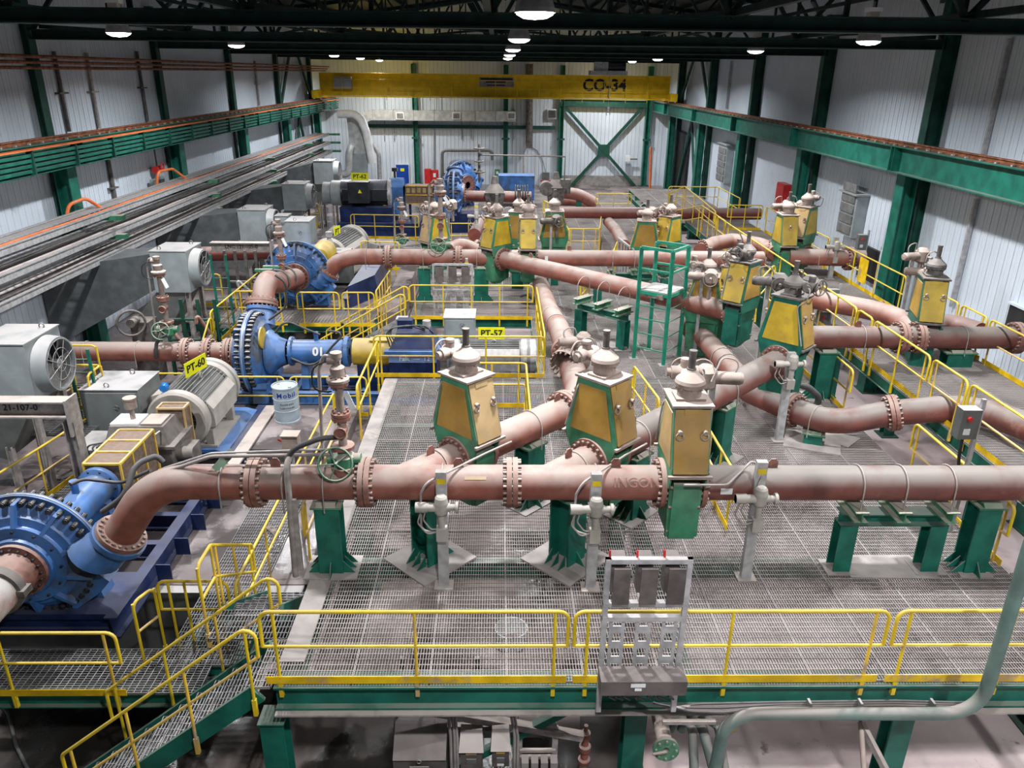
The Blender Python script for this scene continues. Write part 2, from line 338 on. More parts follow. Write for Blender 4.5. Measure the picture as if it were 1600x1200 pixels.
# right-hand wall: dark doorway near the back corner
BAY = 8.4; CY = [15.0+BAY*i for i in range(-2, 6)]
ordw = ['', '', 'first', 'second', 'third', 'fourth', 'fifth', 'sixth']
for side, xi, sg in (('left', -12.5, -1), ('right', 12.0, 1)):
    for i, y in enumerate(CY):
        if i == 0: continue
        t = thing('steel_column', f'dark green steel H column against the {side} wall, {ordw[i] or "one bay in front of the first"} going back, its lower half carrying the crane runway', 'column', (xi+sg*.25, y, GZ))
        d = .22 if i < 3 else .18
        xw = xi+sg*.62
        part('upper_shaft', MB().hbeam((xw, y, 4.4), (xw, y, 9.2), .36, .46, .03, up=XX), 'green_dark', t)
        part('lower_shaft', MB().hbeam((xi+sg*.22, y, GZ+.03), (xi+sg*.22, y, 4.38), .5, .42, .03, up=XX), 'green', t)
        part('wall_shaft', MB().hbeam((xi+sg*.72, y, GZ+.03), (xi+sg*.72, y, 4.38), .3, .3, .03, up=XX), 'green_dark', t)
        part('base_plate', MB().cbox((xi+sg*.4, y, GZ+.015), .9, .7, .03), 'green_dark', t)
        part('seat_bracket', MB().box(xi-.05 if sg > 0 else xi-.75, xi+.75 if sg > 0 else xi+.05, y-.28, y+.28, 4.38, 4.44), 'green', t)
        part('lacing', MB().beam((xi+sg*.45, y+.1, 0), (xi+sg*.6, y+.1, 2), .06, .01).beam((xi+sg*.6, y+.1, 2), (xi+sg*.45, y+.1, 4), .06, .01), 'green_dark', t)
# wall bracing between the last bays (A frames, both walls)
for side, xw in (('left', -12.95), ('right', 12.6)):
    t = thing('wall_bracing', f'dark green diagonal wall bracing in the far bays of the {side} wall', 'bracing', (xw, 52.8, 4.5))
    for za, zb in ((5.3, 9.0), (GZ+.1, 4.3)):
        part('brace', MB().beam((xw, 48.9, za), (xw, 52.8, zb), .22, .12, XX), 'green_dark', t); part('brace', MB().beam((xw, 56.7, za), (xw, 52.8, zb), .22, .12, XX), 'green_dark', t)
# crane runways
for side, xr, xe in (('left', -12.25, -12.5), ('right', 11.75, 12.0)):
    sg = 1 if side == 'left' else -1
    t = thing('crane_runway', f'long green crane runway girder along the {side} wall with rusty rail on top', 'crane runway', (xr, 27, 4.44))
    ys = [Y0]+CY[1:]+[YB-.3]
    for a, c in zip(ys, ys[1:]):
        part('girder', MB().hbeam((xr, a+.02, 4.82), (xr, c-.02, 4.82), .42, .74, .03), 'green', t)
    for y in CY[1:]: part('stiffener', MB().box(xr-.2, xr+.2, y-.02, y+.02, 4.47, 5.16).box(xr-.2, xr+.2, y-.22, y-.2, 4.47, 5.16), 'green', t)
    part('rail', MB().hbeam((xr, Y0, 5.26), (xr, YB-.5, 5.26), .11, .12, .03), 'rust', t)
    mb = MB(); y = Y0
    while y < YB-1: mb.cbox((xr-.11, y, 5.215), .07, .07, .04); mb.cbox((xr+.11, y, 5.215), .07, .07, .04); y += .62
    part('rail_clips', mb, 'galv_dusty', t, stuff=True)
    part('walk_ledge', MB().box(min(xr-sg*.22, xr-sg*.75), max(xr-sg*.22, xr-sg*.75), Y0, YB-.5, 5.12, 5.18), 'green_dark', t)
t = thing('conductor_rails', 'orange covered conductor bar over four green bars on the left crane runway', 'conductor rail', (-11.85, 27, 4.6))
for k in range(4): part('green_bar', MB().beam((-11.99+.02*k, Y0, 4.58+.13*k), (-11.99+.02*k, YB-1, 4.58+.13*k), .05, .075), 'green', t)
part('orange_bar', MB().box(-12.02, -11.82, Y0, YB-1.2, 5.10, 5.135), 'orange', t, label='orange covered conductor bar')
for i in range(26): part('hanger', MB().box(-12.04, -11.88, 2.9+i*2.2, 2.96+i*2.2, 4.5, 5.12), 'green_dark', t)
# trusses
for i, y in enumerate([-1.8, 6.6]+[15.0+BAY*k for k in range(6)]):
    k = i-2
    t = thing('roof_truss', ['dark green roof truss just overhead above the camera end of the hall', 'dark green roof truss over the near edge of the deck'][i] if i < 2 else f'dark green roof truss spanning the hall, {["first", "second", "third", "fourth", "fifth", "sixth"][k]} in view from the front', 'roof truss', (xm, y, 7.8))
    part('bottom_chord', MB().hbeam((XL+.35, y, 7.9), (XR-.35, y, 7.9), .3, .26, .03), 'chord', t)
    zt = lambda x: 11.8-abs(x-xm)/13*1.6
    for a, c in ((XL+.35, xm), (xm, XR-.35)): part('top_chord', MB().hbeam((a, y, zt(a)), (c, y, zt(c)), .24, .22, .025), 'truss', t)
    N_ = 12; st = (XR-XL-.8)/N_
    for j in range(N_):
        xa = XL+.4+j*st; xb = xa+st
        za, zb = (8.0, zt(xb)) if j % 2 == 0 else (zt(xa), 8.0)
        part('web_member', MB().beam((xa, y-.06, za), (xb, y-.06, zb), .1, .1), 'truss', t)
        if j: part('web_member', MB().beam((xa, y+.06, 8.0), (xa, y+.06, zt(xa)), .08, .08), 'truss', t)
b = MB()
t = thing('roof_bracing', 'dark green horizontal roof bracing running between the trusses', 'roof bracing', (xm, 27, 8.1))
for x in (-8.6, -4.4, .0, 4.4, 8.6):
    part('tie', MB().beam((x-.2, Y0, 8.08), (x-.2, YB-.3, 8.08), .12, .12), 'truss', t)
for i in range(5):
    for x0, x1 in ((-12.6, -8.6), (12.2, 8.6), (-4.4, 0), (4.4, 0)):
        y = 15+BAY*i; part('diagonal', MB().beam((x0, y, 8.1), (x1, y+BAY, 8.1), .1, .1), 'truss', t); part('diagonal', MB().beam((x1, y, 9.0), (x0, y+BAY, 9.0), .1, .1), 'truss', t)
# high bay lamps
rowname = {'C': 'centre roof row', 'L': 'left roof row', 'R': 'right roof row'}
cnt = {'C': -1, 'L': -1, 'R': -2}
for k, x in (('centre line', .45), ('left side', -8.2), ('right side', 8.0)): solo('lamp_rail', MB().beam((x, Y0+.5, 8.62), (x, YB-.2, 8.62), .06, .08), 'truss', f'dark lamp carrying rail under the roof on the {k}', 'rail')
words = ['first', 'second', 'third', 'fourth', 'fifth', 'sixth']
def lampmesh():
    a = MB().lathe((0, 0, 0), Z, [(.26, 0), (.25, .06), (.17, .30), (.11, .36), (.0, .37)], 20)
    c = MB().lathe((0, 0, .02), -Z, [(.25, 0), (.23, .045), (.15, .085), (0, .1)], 20, soft=True)
    d = MB().cbox((0, 0, .5), .2, .2, .2).cyl((0, 0, .58), (0, 0, .78), .02, 6)
    e = MB().cbox((0, 0, .62), .3, .22, .08)
    return a.mesh('reflector', 'galv'), c.mesh('lens', 'glow'), d.mesh('ballast', 'motor'), e.mesh('junction_box', 'white')
lm = lampmesh()
for k, x, y in LAMPS:
    c_ = cnt[k]; cnt[k] += 1
    if y < (13 if k != 'C' else 9): lab = f'high bay lamp out of view in the {rowname[k]}, {["second", "first"][c_]} before the frame'; g = 'high bay lamps beyond the frame'
    else: lab = f'white high bay lamp in the {rowname[k]}, {words[c_]} going back'; g = 'high bay lamps in view'
    t = thing('high_bay_lamp', lab, 'lamp', (x, y, LAMP_Z), 0, g)
    for me in lm: inst(me.name.split('.')[0], me, t, (0, 0, 0))
# overhead crane
CYB = 56.2
t = thing('overhead_crane', 'yellow overhead travelling crane bridge spanning the back of the hall, marked CO-34', 'crane', (xm, CYB, 5.3))
zb, zt_ = 5.55, 6.9
part('bridge_girder', MB().box(-12.2, 11.7, CYB, CYB+.55, zb, zt_).box(-12.2, 11.7, CYB-.12, CYB+.65, zt_, zt_+.05).box(-12.2, 11.7, CYB-.1, CYB+.6, zb-.05, zb), 'crane', t)
part('walkway', MB().box(-12.0, 11.5, CYB-.85, CYB-.12, zb-.12, zb-.06), 'crane', t)
rl = MB(); rl.tube([(-12, CYB-.85, zb+1.0), (11.5, CYB-.85, zb+1.0)], .02, 5); rl.tube([(-12, CYB-.85, zb+.5), (11.5, CYB-.85, zb+.5)], .016, 5)
part('walkway_rail', rl, 'crane', t)
for i in range(17): part('rail_post', MB().cyl((-12+i*23.5/16, CYB-.85, zb-.3), (-12+i*23.5/16, CYB-.85, zb+1), .02, 5), 'crane', t)
for x in (-12.25, 11.75):
    part('end_truck', MB().box(x-.22, x+.22, CYB-1.4, CYB+1.8, 5.36, 5.85), 'crane', t)
    part('wheel', MB().cyl((x-.12, CYB-1, 5.5), (x+.12, CYB-1, 5.5), .18, 12), 'darkm', t)
part('control_box', MB().box(-11.1, -9.9, CYB-.75, CYB-.35, 5.95, 6.7), 'grey', t, label='grey control box on the crane walkway')
pl = part('name_plate', MB().box(-1.35, 1.0, CYB-.03, CYB-.005, 6.15, 6.75), 'conduit', t, label='small dark name plate')
part('faded_print', MB().box(-1.25, .9, CYB-.05, CYB-.03, 6.6, 6.7).box(-.9, .45, CYB-.05, CYB-.03, 6.42, 6.5).box(-.85, .4, CYB-.05, CYB-.03, 6.22, 6.29), 'ink', pl, stuff=True)
text('CO-34', 1.05, t, frame4(V((7.2, CYB-.02, 6.3)), XX, Z), 'ink', ext=.01, bold=.03)
part('trolley', MB().box(6.2, 8.7, CYB-.1, CYB+1.2, 6.97, 7.25).box(6.5, 7.4, CYB+.1, CYB+.9, 7.25, 7.8), 'galv', t)
part('hoist_motor', MB().cyl((7.4, CYB+.3, 7.5), (8.6, CYB+.3, 7.5), .28, 14), 'darkm', t)
hk = part('hook', MB().cyl((7.5, CYB-.3, 7.1), (7.5, CYB-.3, 4.9), .03, 6).cyl((7.5, CYB-.3, 4.95), (7.5, CYB-.3, 4.65), .12, 8).torus((7.5, CYB-.3, 4.5), YY, .13, .035, 10, 5, -.6, 4), 'galv', t)
b = MB(); b.beam((-12.1, CYB-.6, 5.35), (-11.2, CYB-.6, 4.6), .1, .1); b.box(-12.0, -11.2, CYB-1.0, CYB-.4, 4.55, 4.62)
solo('festoon_bracket', b, 'galv', 'grey cable bracket under the left end of the yellow crane', 'bracket')
# back wall furniture
yb = YB-.06
for i, x in enumerate((-7.15, .95 , 4.45, 5.0+6.35)):
    lab = ['green back wall column just right of the blue door', 'green back wall column above the exit sign', 'green back wall column left of the big X brace', 'green back wall column right of the big X brace'][i]
    x = W([650, 790, 876, 1010][i], 200, Y=YB).x
    t = thing('back_wall_column', lab, 'column', (x, yb-.25, PZ))
    part('shaft', MB().hbeam((x, yb-.22, PZ), (x, yb-.22, 7.6), .5, .36, .04), 'green', t); part('bolt_plate', MB().box(x-.3, x+.3, yb-.46, yb-.42, 2.3, 2.45), 'green_dark', t); part('base_plate', MB().cbox((x, yb-.25, PZ+.03), .8, .6, .05), 'green_dark', t)
t = thing('cross_brace', 'large dark green X brace on the right of the back wall', 'bracing', (8, yb-.2, 2))
p = [W(884, 168, Y=61.6), W(1000, 300, Y=61.6), W(1004, 168, Y=61.6), W(884, 300, Y=61.6)]
part('brace', MB().beam(p[0], p[1], .22, .14, YY), 'green_dark', t); part('brace', MB().beam(p[2], p[3]+V((0, .05, 0)), .22, .14, YY), 'green_dark', t); part('gusset', MB().cbox((p[0]+p[1])/2, .9, .1, .9), 'green_dark', t)
part('head_beam', MB().hbeam(W(876, 160, Y=61.6), W(1012, 163, Y=61.6), .3, .5, .04), 'green_dark', t)
solo('wall_girt', MB().beam((-11, yb-.15, 3.2), (4.3, yb-.15, 3.2), .12, .25), 'green_dark', 'dark horizontal girt across the back wall above the pumps', 'girt')
def at_back(px0, py0, px1, py1, y=YB-.1): a = W(px0, py0, Y=y); c = W(px1, py1, Y=y); return a.x, c.x, c.z, a.z
x0, x1, z0, z1 = at_back(619, 257, 640, 298)
t = struct('door_1', MB().box(x0-.06, x1+.06, yb-.16, yb-.02, PZ, z1+.06), 'white'); part('door_leaf', MB().box(x0, x1, yb-.2, yb-.1, PZ+.01, z1), 'door', t)
part('door_handle', MB().cbox((x0+.12, yb-.24, .0), .05, .08, .25), 'galv', t); part('door_sign', MB().cbox(((x0+x1)/2, yb-.21, z1-.38), .3, .02, .22), 'sign', t)
# horizontal ventilation duct
zc = W(690, 181, Y=60.9).z; xa = W(563, 181, Y=60.9).x; xb = W(806, 181, Y=60.9).x
t = thing('ventilation_duct', 'pale square ventilation duct with white grilles along the back wall', 'duct', (0, 61.2, zc-.4))
dn = 7; dx = (xb-xa-.9)/dn
for i in range(dn): part('duct_section', MB().box(xa+.9+i*dx+.015, xa+.9+(i+1)*dx-.015, 60.9, 61.6, zc-.36, zc+.36).box(xa+.9+(i+1)*dx-.03, xa+.9+(i+1)*dx, 60.87, 61.97, zc-.39, zc+.39), 'duct', t)
rings = []
for k in range(7):
    a = PI/2*k/6; cx, cz_ = xa+.9, zc-1.0; r1, r2 = .64, 1.36
    rings.append([V((cx-r1*math.sin(a), y, cz_+r1*math.cos(a))) for y in (60.9,)]+[V((cx-r1*math.sin(a), 61.6, cz_+r1*math.cos(a))), V((cx-r2*math.sin(a), 61.6, cz_+r2*math.cos(a))), V((cx-r2*math.sin(a), 60.9, cz_+r2*math.cos(a)))])
part('duct_elbow', MB().loft(rings, smooth=False), 'duct', t)
for px in (625, 713, 799):
    g = W(px, 181, Y=60.85); gg = part('grille', MB().cbox(g, .62, .06, .5), 'white', t, label='white framed outlet grille'); part('mesh', MB().cbox(g-V((0, .04, 0)), .46, .03, .36), 'fin', gg)
for px in (601, 655, 682, 742, 770): q = W(px, 175, Y=61.3); part('hanger', MB().cyl((q.x, 61.5, zc+.3), (q.x, 61.5, 6.6), .03, 4), 'galv', t)
t = thing('supply_air_duct', 'tall pale grey air duct dropping beside the left corner behind motor PT-62', 'duct', W(558, 270, Y=57))
q = lambda px, py, Y=57: W(px, py, Y=Y)
b = MB(); b.hexa([q(545, 180), q(575, 180), q(575, 180, 58.4), q(545, 180, 58.4), q(545, 170), q(572, 172), q(572, 172, 58.4), q(545, 170, 58.4)])
for (ya, xa0, xa1), (yc, xb0, xb1) in (((180, 541, 573), (215, 545, 578)), ((215, 545, 578), (240, 549, 575)), ((240, 549, 575), (298, 549, 575))):
    b = MB(); b.hexa([q(xb0, yc), q(xb1, yc), q(xb1, yc, 58.4), q(xb0, yc, 58.4), q(xa0, ya), q(xa1, ya), q(xa1, ya, 58.4), q(xa0, ya, 58.4)]); part('duct_section', b, 'duct' if yc < 250 else 'grey', t)
part('elbow_pipe', MB().tube(bend([q(528, 178, 56.5), q(560, 178, 56.5), q(572, 205, 56.5), q(582, 255, 56.5)], 1.6), .28, 10), 'white', t, label='white curved pipe')
solo('hanging_pipe', MB().tube(bend([q(583, 225, 57.3), q(592, 240, 57.3), q(594, 300, 57.3)], 1.), .16, 8), 'galv', 'grey vertical pipe dropping right of the tall air duct', 'pipe')
solo('elbow_drain', MB().tube(bend([q(549, 228, 56.9), q(545, 240, 56.7), q(545, 272, 56.7), q(530, 272, 56.7)], .6), .26, 10), 'duct', 'short light grey elbow pipe left of the tall duct', 'pipe')
for i, (x0p, x1p, y0p, y1p) in enumerate(((663, 675, 264, 297), (674, 686, 266, 299))):
    x0, x1, z0, z1 = at_back(x0p, y0p, x1p, y1p, 60.5); t = thing('fire_cabinet', ['tall red cabinet by the back wall, nearer the blue door', 'tall red cabinet with white notice, farther from the blue door'][i], 'cabinet', ((x0+x1)/2, 60.6, PZ))
    part('body', MB().box(x0, x1-.03, 60.4, 60.9, PZ, z1), 'red', t); part('door', MB().box(x0+.05, x1-.08, 60.36, 60.4, PZ+.1, z1-.08), 'red', t)
    if i: part('notice', MB().box(x0+.15, x1-.2, 60.34, 60.36, z1-.5, z1-.2), 'white', t)
x0, x1, z0, z1 = at_back(845, 282, 860, 299, 60.5); t = thing('red_box', 'red square box on a stand near the back wall left of the X brace', 'box', ((x0+x1)/2, 60.5, z0)); part('body', MB().box(x0, x1, 60.4, 60.8, z0, z1), 'red', t); part('stand', MB().cyl(((x0+x1)/2, 60.6, PZ), ((x0+x1)/2, 60.6, z0), .06, 6), 'dgrey', t)
x0, x1, z0, z1 = at_back(847, 269, 858, 280, 61.8); t = thing('wall_panel_box', 'small grey electrical box on the back wall above the red box', 'electrical box', ((x0+x1)/2, 61.8, z0)); part('body', MB().box(x0, x1, 61.6, 61.9, z0, z1), 'dgrey', t); part('cable', MB().tube([((x0+x1)/2, 61.8, z1), W(848, 250, Y=61.9), W(840, 235, Y=61.9), W(828, 228, Y=61.9)], .04, 5), 'grey', t)
x0, x1, z0, z1 = at_back(855, 170, 870, 186, 61.8); t = thing('wall_louvre', 'dark louvre high on the back wall left of the X brace', 'louvre', ((x0+x1)/2, 61.8, z0)); part('frame', MB().box(x0, x1, 61.7, 61.9, z0, z1), 'siding', t); part('opening', MB().box(x0+.1, x1-.1, 61.66, 61.72, z0+.1, z1-.1), 'black', t)
for j in range(5): part('blade', MB().box(x0+.08, x1-.08, 61.6, 61.68, z0+.12+j*(z1-z0-.2)/5, z0+.16+j*(z1-z0-.2)/5), 'fin', t)
x0, x1, z0, z1 = at_back(773, 264, 781, 275, 61.4); t = thing('exit_sign', 'small green safety sign on the back wall column', 'sign', ((x0+x1)/2, 61.3, z0)); part('board', MB().box(x0, x1, 61.25, 61.3, z0, z1), 'green_dusty', t); part('pictogram', MB().cbox(((x0+x1)/2, 61.23, (z0+z1)/2), .16, .02, .2), 'white', t)
x0, x1, z0, z1 = at_back(977, 243, 984, 252, 61.4); t = thing('wall_lamp_box', 'small white box on the back wall inside the X brace', 'box', ((x0+x1)/2, 61.3, z0)); part('body', MB().box(x0, x1, 61.3, 61.6, z0, z1), 'white', t); part('arm', MB().box(x0+.1, x1+.6, 61.5, 61.6, z0+.1, z0+.2), 'dgrey', t)
t = thing('black_stack_pipe', 'dark soot-stained vertical pipe with a lamp on the back wall', 'pipe', W(828, 200, Y=61.6)); part('pipe', MB().cyl(W(827, 100, Y=61.5), W(827, 225, Y=61.5), .28, 10), 'cast_dark', t); part('lamp', MB().cbox(W(827, 228, Y=61.4), .5, .3, .3), 'cast_dark', t); part('downpipe', MB().tube(bend([W(824, 228, Y=61.6), W(818, 235, Y=61.6), W(818, 275, Y=61.6)], .5), .08, 6), 'galv', t)
solo('pipe_loop', MB().tube(bend([W(691, 285, Y=61.3), W(691, 235, Y=61.3), W(769, 235, Y=61.3), W(769, 250, Y=61.3)], .3), .12, 8), 'dgrey', 'dark grey square pipe loop on the back wall over the far blue pump', 'pipe')
for i, px in enumerate((601, 616, 678, 721, 736, 793+10)):
    a = W(px, 188, Y=61.85); c = W(px, 218 if i not in (2,) else 280, Y=61.85); solo('wall_conduit', MB().cyl(a, c, .05, 6), 'galv', f'thin vertical conduit on the back wall, {words[i]} from the left under the duct', 'conduit')
# right wall dark doorway + far right details
a = W(1017, 195, X=12.7); c = W(1038, 195, X=12.7)
t = struct('door_2', MB().box(XR-.12, XR-.045, 53.6, 59.0, PZ, 3.4), 'darkm')
for k in range(4): part('door_panel', MB().box(XR-.2, XR-.12, 53.7+k*1.3, 54.9+k*1.3, PZ+.1, 3.3), 'black', t)
solo('orange_wall_pipe', MB().cyl(W(1017, 230, Y=59), W(1015, 312, Y=59), .09, 8), 'orange', 'thin orange vertical pipe in the far right corner', 'pipe')
# wall services, right
for i, (px, py, px2, py2) in enumerate(((1578, 60, 1536, 245), (1525, 310, 1488, 480), (1142, 95, 1136, 170))):
    a = W(px, py, X=XR-.12); c = W(px2, py2, X=XR-.12); solo('wall_cable_tray', MB().beam((a.x, (a.y+c.y)/2, a.z), (c.x, (a.y+c.y)/2, c.z), .12, .08, YY), 'galv', ['vertical grey cable strip high on the right wall nearest the camera', 'vertical grey cable strip low on the right wall below the runway', 'vertical thin cable strip high on the far part of the right wall'][i], 'cable strip')
for i, (px, py, hh, ww) in enumerate(((1327, 335, 1.45, 1.3), (1130, 255, 2.0, 1.7))):
    c = W(px, py, X=XR-.35); t = thing('wall_control_panel', ['large grey control cabinet with drawers on the right wall', 'smaller looking grey control cabinet high on the far right wall'][i], 'control cabinet', (XR-.3, c.y, c.z-hh/2))
    part('case', MB().box(XR-.45, XR-.05, c.y-ww/2, c.y+ww/2, c.z-hh/2, c.z+hh/2), 'grey', t)
    for k in range(5): part('drawer', MB().box(XR-.5, XR-.45, c.y-ww/2+.12, c.y+ww/2-.12, c.z-hh/2+.1+k*.36, c.z-hh/2+.38+k*.36), 'fin', t)
    part('hood', MB().box(XR-.55, XR-.05, c.y-ww/2-.08, c.y+ww/2+.08, c.z+hh/2, c.z+hh/2+.06), 'grey', t)
c = W(1355, 413, X=XR-.2); t = struct('window_1', MB().box(XR-.16, XR-.045, c.y-.75, c.y+.75, c.z-.55, c.z+.55), 'black')
part('opening_frame', MB().box(XR-.2, XR-.05, c.y-.85, c.y-.75, c.z-.65, c.z+.65).box(XR-.2, XR-.05, c.y+.75, c.y+.85, c.z-.65, c.z+.65), 'siding', t)
c = W(1590, 505, X=XR-.2); t = struct('window_2', MB().box(XR-.16, XR-.045, c.y-.5, c.y+.5, c.z-.35, c.z+.35), 'black'); part('opening_frame', MB().box(XR-.2, XR-.05, c.y-.55, c.y+.55, c.z+.35, c.z+.4), 'siding', t)
c = W(1223, 310, X=XR-.3); t = thing('red_wall_box', 'dark red box beside the right wall behind the far yellow valves', 'box', c); part('body', MB().cbox(c, .3, 1.0, 1.3), 'red', t); part('lid', MB().cbox(c+V((-.17, 0, 0)), .04, .9, 1.2), 'red', t)
# left wall services
t = thing('wall_services', 'brown pipes running high along the left wall', 'pipe', (-12.7, 27, 7.2))
for k in range(3): part('pipe', MB().tube([(-12.75+.14*k, Y0+8, 7.05+.14*k), (-12.75+.14*k, YB-1, 7.05+.14*k)], .05, 6), 'rust', t)
for i, (px, py, px2, py2) in enumerate(((80, 80, 112, 205), (132, 82, 158, 200), (212, 80, 232, 190), (398, 95, 405, 165))):
    a = W(px, py, X=XL+.12); c = W(px2, py2, X=XL+.12); y = (a.y+c.y)/2
    solo('wall_downpipe', MB().cyl((XL+.12, y, a.z), (XL+.12, y, c.z), .06, 8).box(XL+.03, XL+.2, y-.25, y+.25, (a.z+c.z)/2-.05, (a.z+c.z)/2), 'galv_dusty' if i % 2 else 'cast_dark', f'thin vertical pipe with bracket on the upper left wall, {words[i]} from the camera', 'pipe')
for i, (px, py, px2, py2) in enumerate(((168, 250, 182, 318),)):
    a = W(px, py, X=XL+.12); c = W(px2, py2, X=XL+.12); y = (a.y+c.y)/2
    solo('wall_downpipe', MB().cyl((XL+.12, y, a.z), (XL+.12, y, c.z), .07, 8).box(XL+.03, XL+.2, y-.25, y+.25, c.z+.5, c.z+.55), 'cast_dark', 'vertical pipe on the left wall under the crane runway', 'pipe')
c = W(246, 265, X=XL+.3); t = thing('fire_hose_reel', 'small red valve hanging on the left wall below the runway', 'valve', c); part('body', MB().cyl(c-YY*.2, c+YY*.2, .14, 10), 'red', t); part('wheel', MB().torus(c+V((.2, 0, .1)), XX, .14, .03, 12, 5), 'red', t); part('pipe', MB().cyl(c, (c.x, c.y, 4.4), .03, 6), 'dgrey', t); part('wall_bracket', MB().box(XL+.03, c.x, c.y-.05, c.y+.05, c.z-.05, c.z+.05), 'dgrey', t)
c = W(243, 293, X=XL+.3); t = thing('wall_switch_pair', 'pair of small grey boxes on the left wall above the cable trays', 'electrical box', c); part('box', MB().cbox(c, .2, .35, .6), 'grey', t); part('box', MB().cbox(c+V((0, .5, .05)), .2, .35, .6), 'grey', t)
# ------------------------------------------------------------------ cable trays on the left
TX0, TX1 = -12.42, -11.6
for k, tz in enumerate((2.98, 2.42, 1.85)):
    nm = ['upper', 'middle', 'lower'][k]; off = .08*k
    t = thing('cable_tray', f'long galvanised cable tray on the left wall, {nm} of the three tiers', 'cable tray', (-12, 25, tz), 0, 'cable trays on the left wall')
    x0, x1 = TX0, TX1+off
    for x in (x0, x1): part('side_rail', MB().box(x-.02, x+.02, 2, 55, tz-.02, tz+.16).box(x-.05, x+.05, 2, 55, tz+.15, tz+.17), 'galv', t)
    part('rungs', (lambda mb: [mb.box(x0, x1, 2+i*.3, 2.05+i*.3, tz, tz+.03) for i in range(176)] and mb)(MB()), 'galv', t, stuff=True)
    if k == 0: part('cover', MB().box(x0+.03, x0+.36, 2, 55, tz+.1, tz+.13), 'galv', t)
    rnd = random.Random(k)
    for j in range(4 if k else 2):
        xx = x0+.14+j*.16 if k else x0+.50+.14*j; pts = [(xx+rnd.uniform(-.03, .03), 2+i*1.77, tz+.09+rnd.uniform(-.01, .02)) for i in range(31)]
        part('cable', MB().tube(pts, .045 if k else .035, 6), ('hose' if j % 2 == 0 else 'conduit') if k else ('orange' if j == 0 else 'conduit'), t)
br = thing('tray_bracket', 'green three-arm cable tray bracket on the left wall, nearest the camera', 'bracket', (TX1, 15.0, 1.7), 0, 'tray brackets on the left wall')
b = MB()
for tz in (2.98, 2.42, 1.85): part('arm', MB().box(-12.5, -11.32+.08, 14.88, 15.12, tz-.14, tz-.02).box(-12.5, -11.24, 14.88, 15.12, tz-.02, tz).box(-11.26, -11.24, 14.88, 15.12, tz-.14, tz), 'green_dusty', br)
part('upright', MB().box(-12.62, -12.48, 14.9, 15.1, 1.5, 3.2), 'green', br)
for i in range(1, 6):
    if i == 4: pass
    c = br.copy(); COL.objects.link(c); c.location.y += BAY*i
    c['label'] = f'green three-arm cable tray bracket on the left wall, {["second","third","fourth","fifth","sixth"][i-1]} going back'
    for ch in list(br.children): d = ch.copy(); COL.objects.link(d); d.parent = c
for i, (px, py, px2, py2) in enumerate(((105, 345, 172, 338), (245, 288, 300, 290))):
    a = W(px, py, X=-12.5); c = W(px2, py2, X=-12.1)
    solo('orange_cable_loop', MB().tube(bend([a, a+V((.1, .0, .45)), (a+c)/2+V((0, 0, .6)), c+V((0, 0, .1)), c+V((0, .6, 0))], .5), .05, 8), 'orange', ['orange cable looping out of the upper tray, nearer the camera', 'orange cable looping out of the upper tray, farther back below the red wall valve'][i], 'cable')
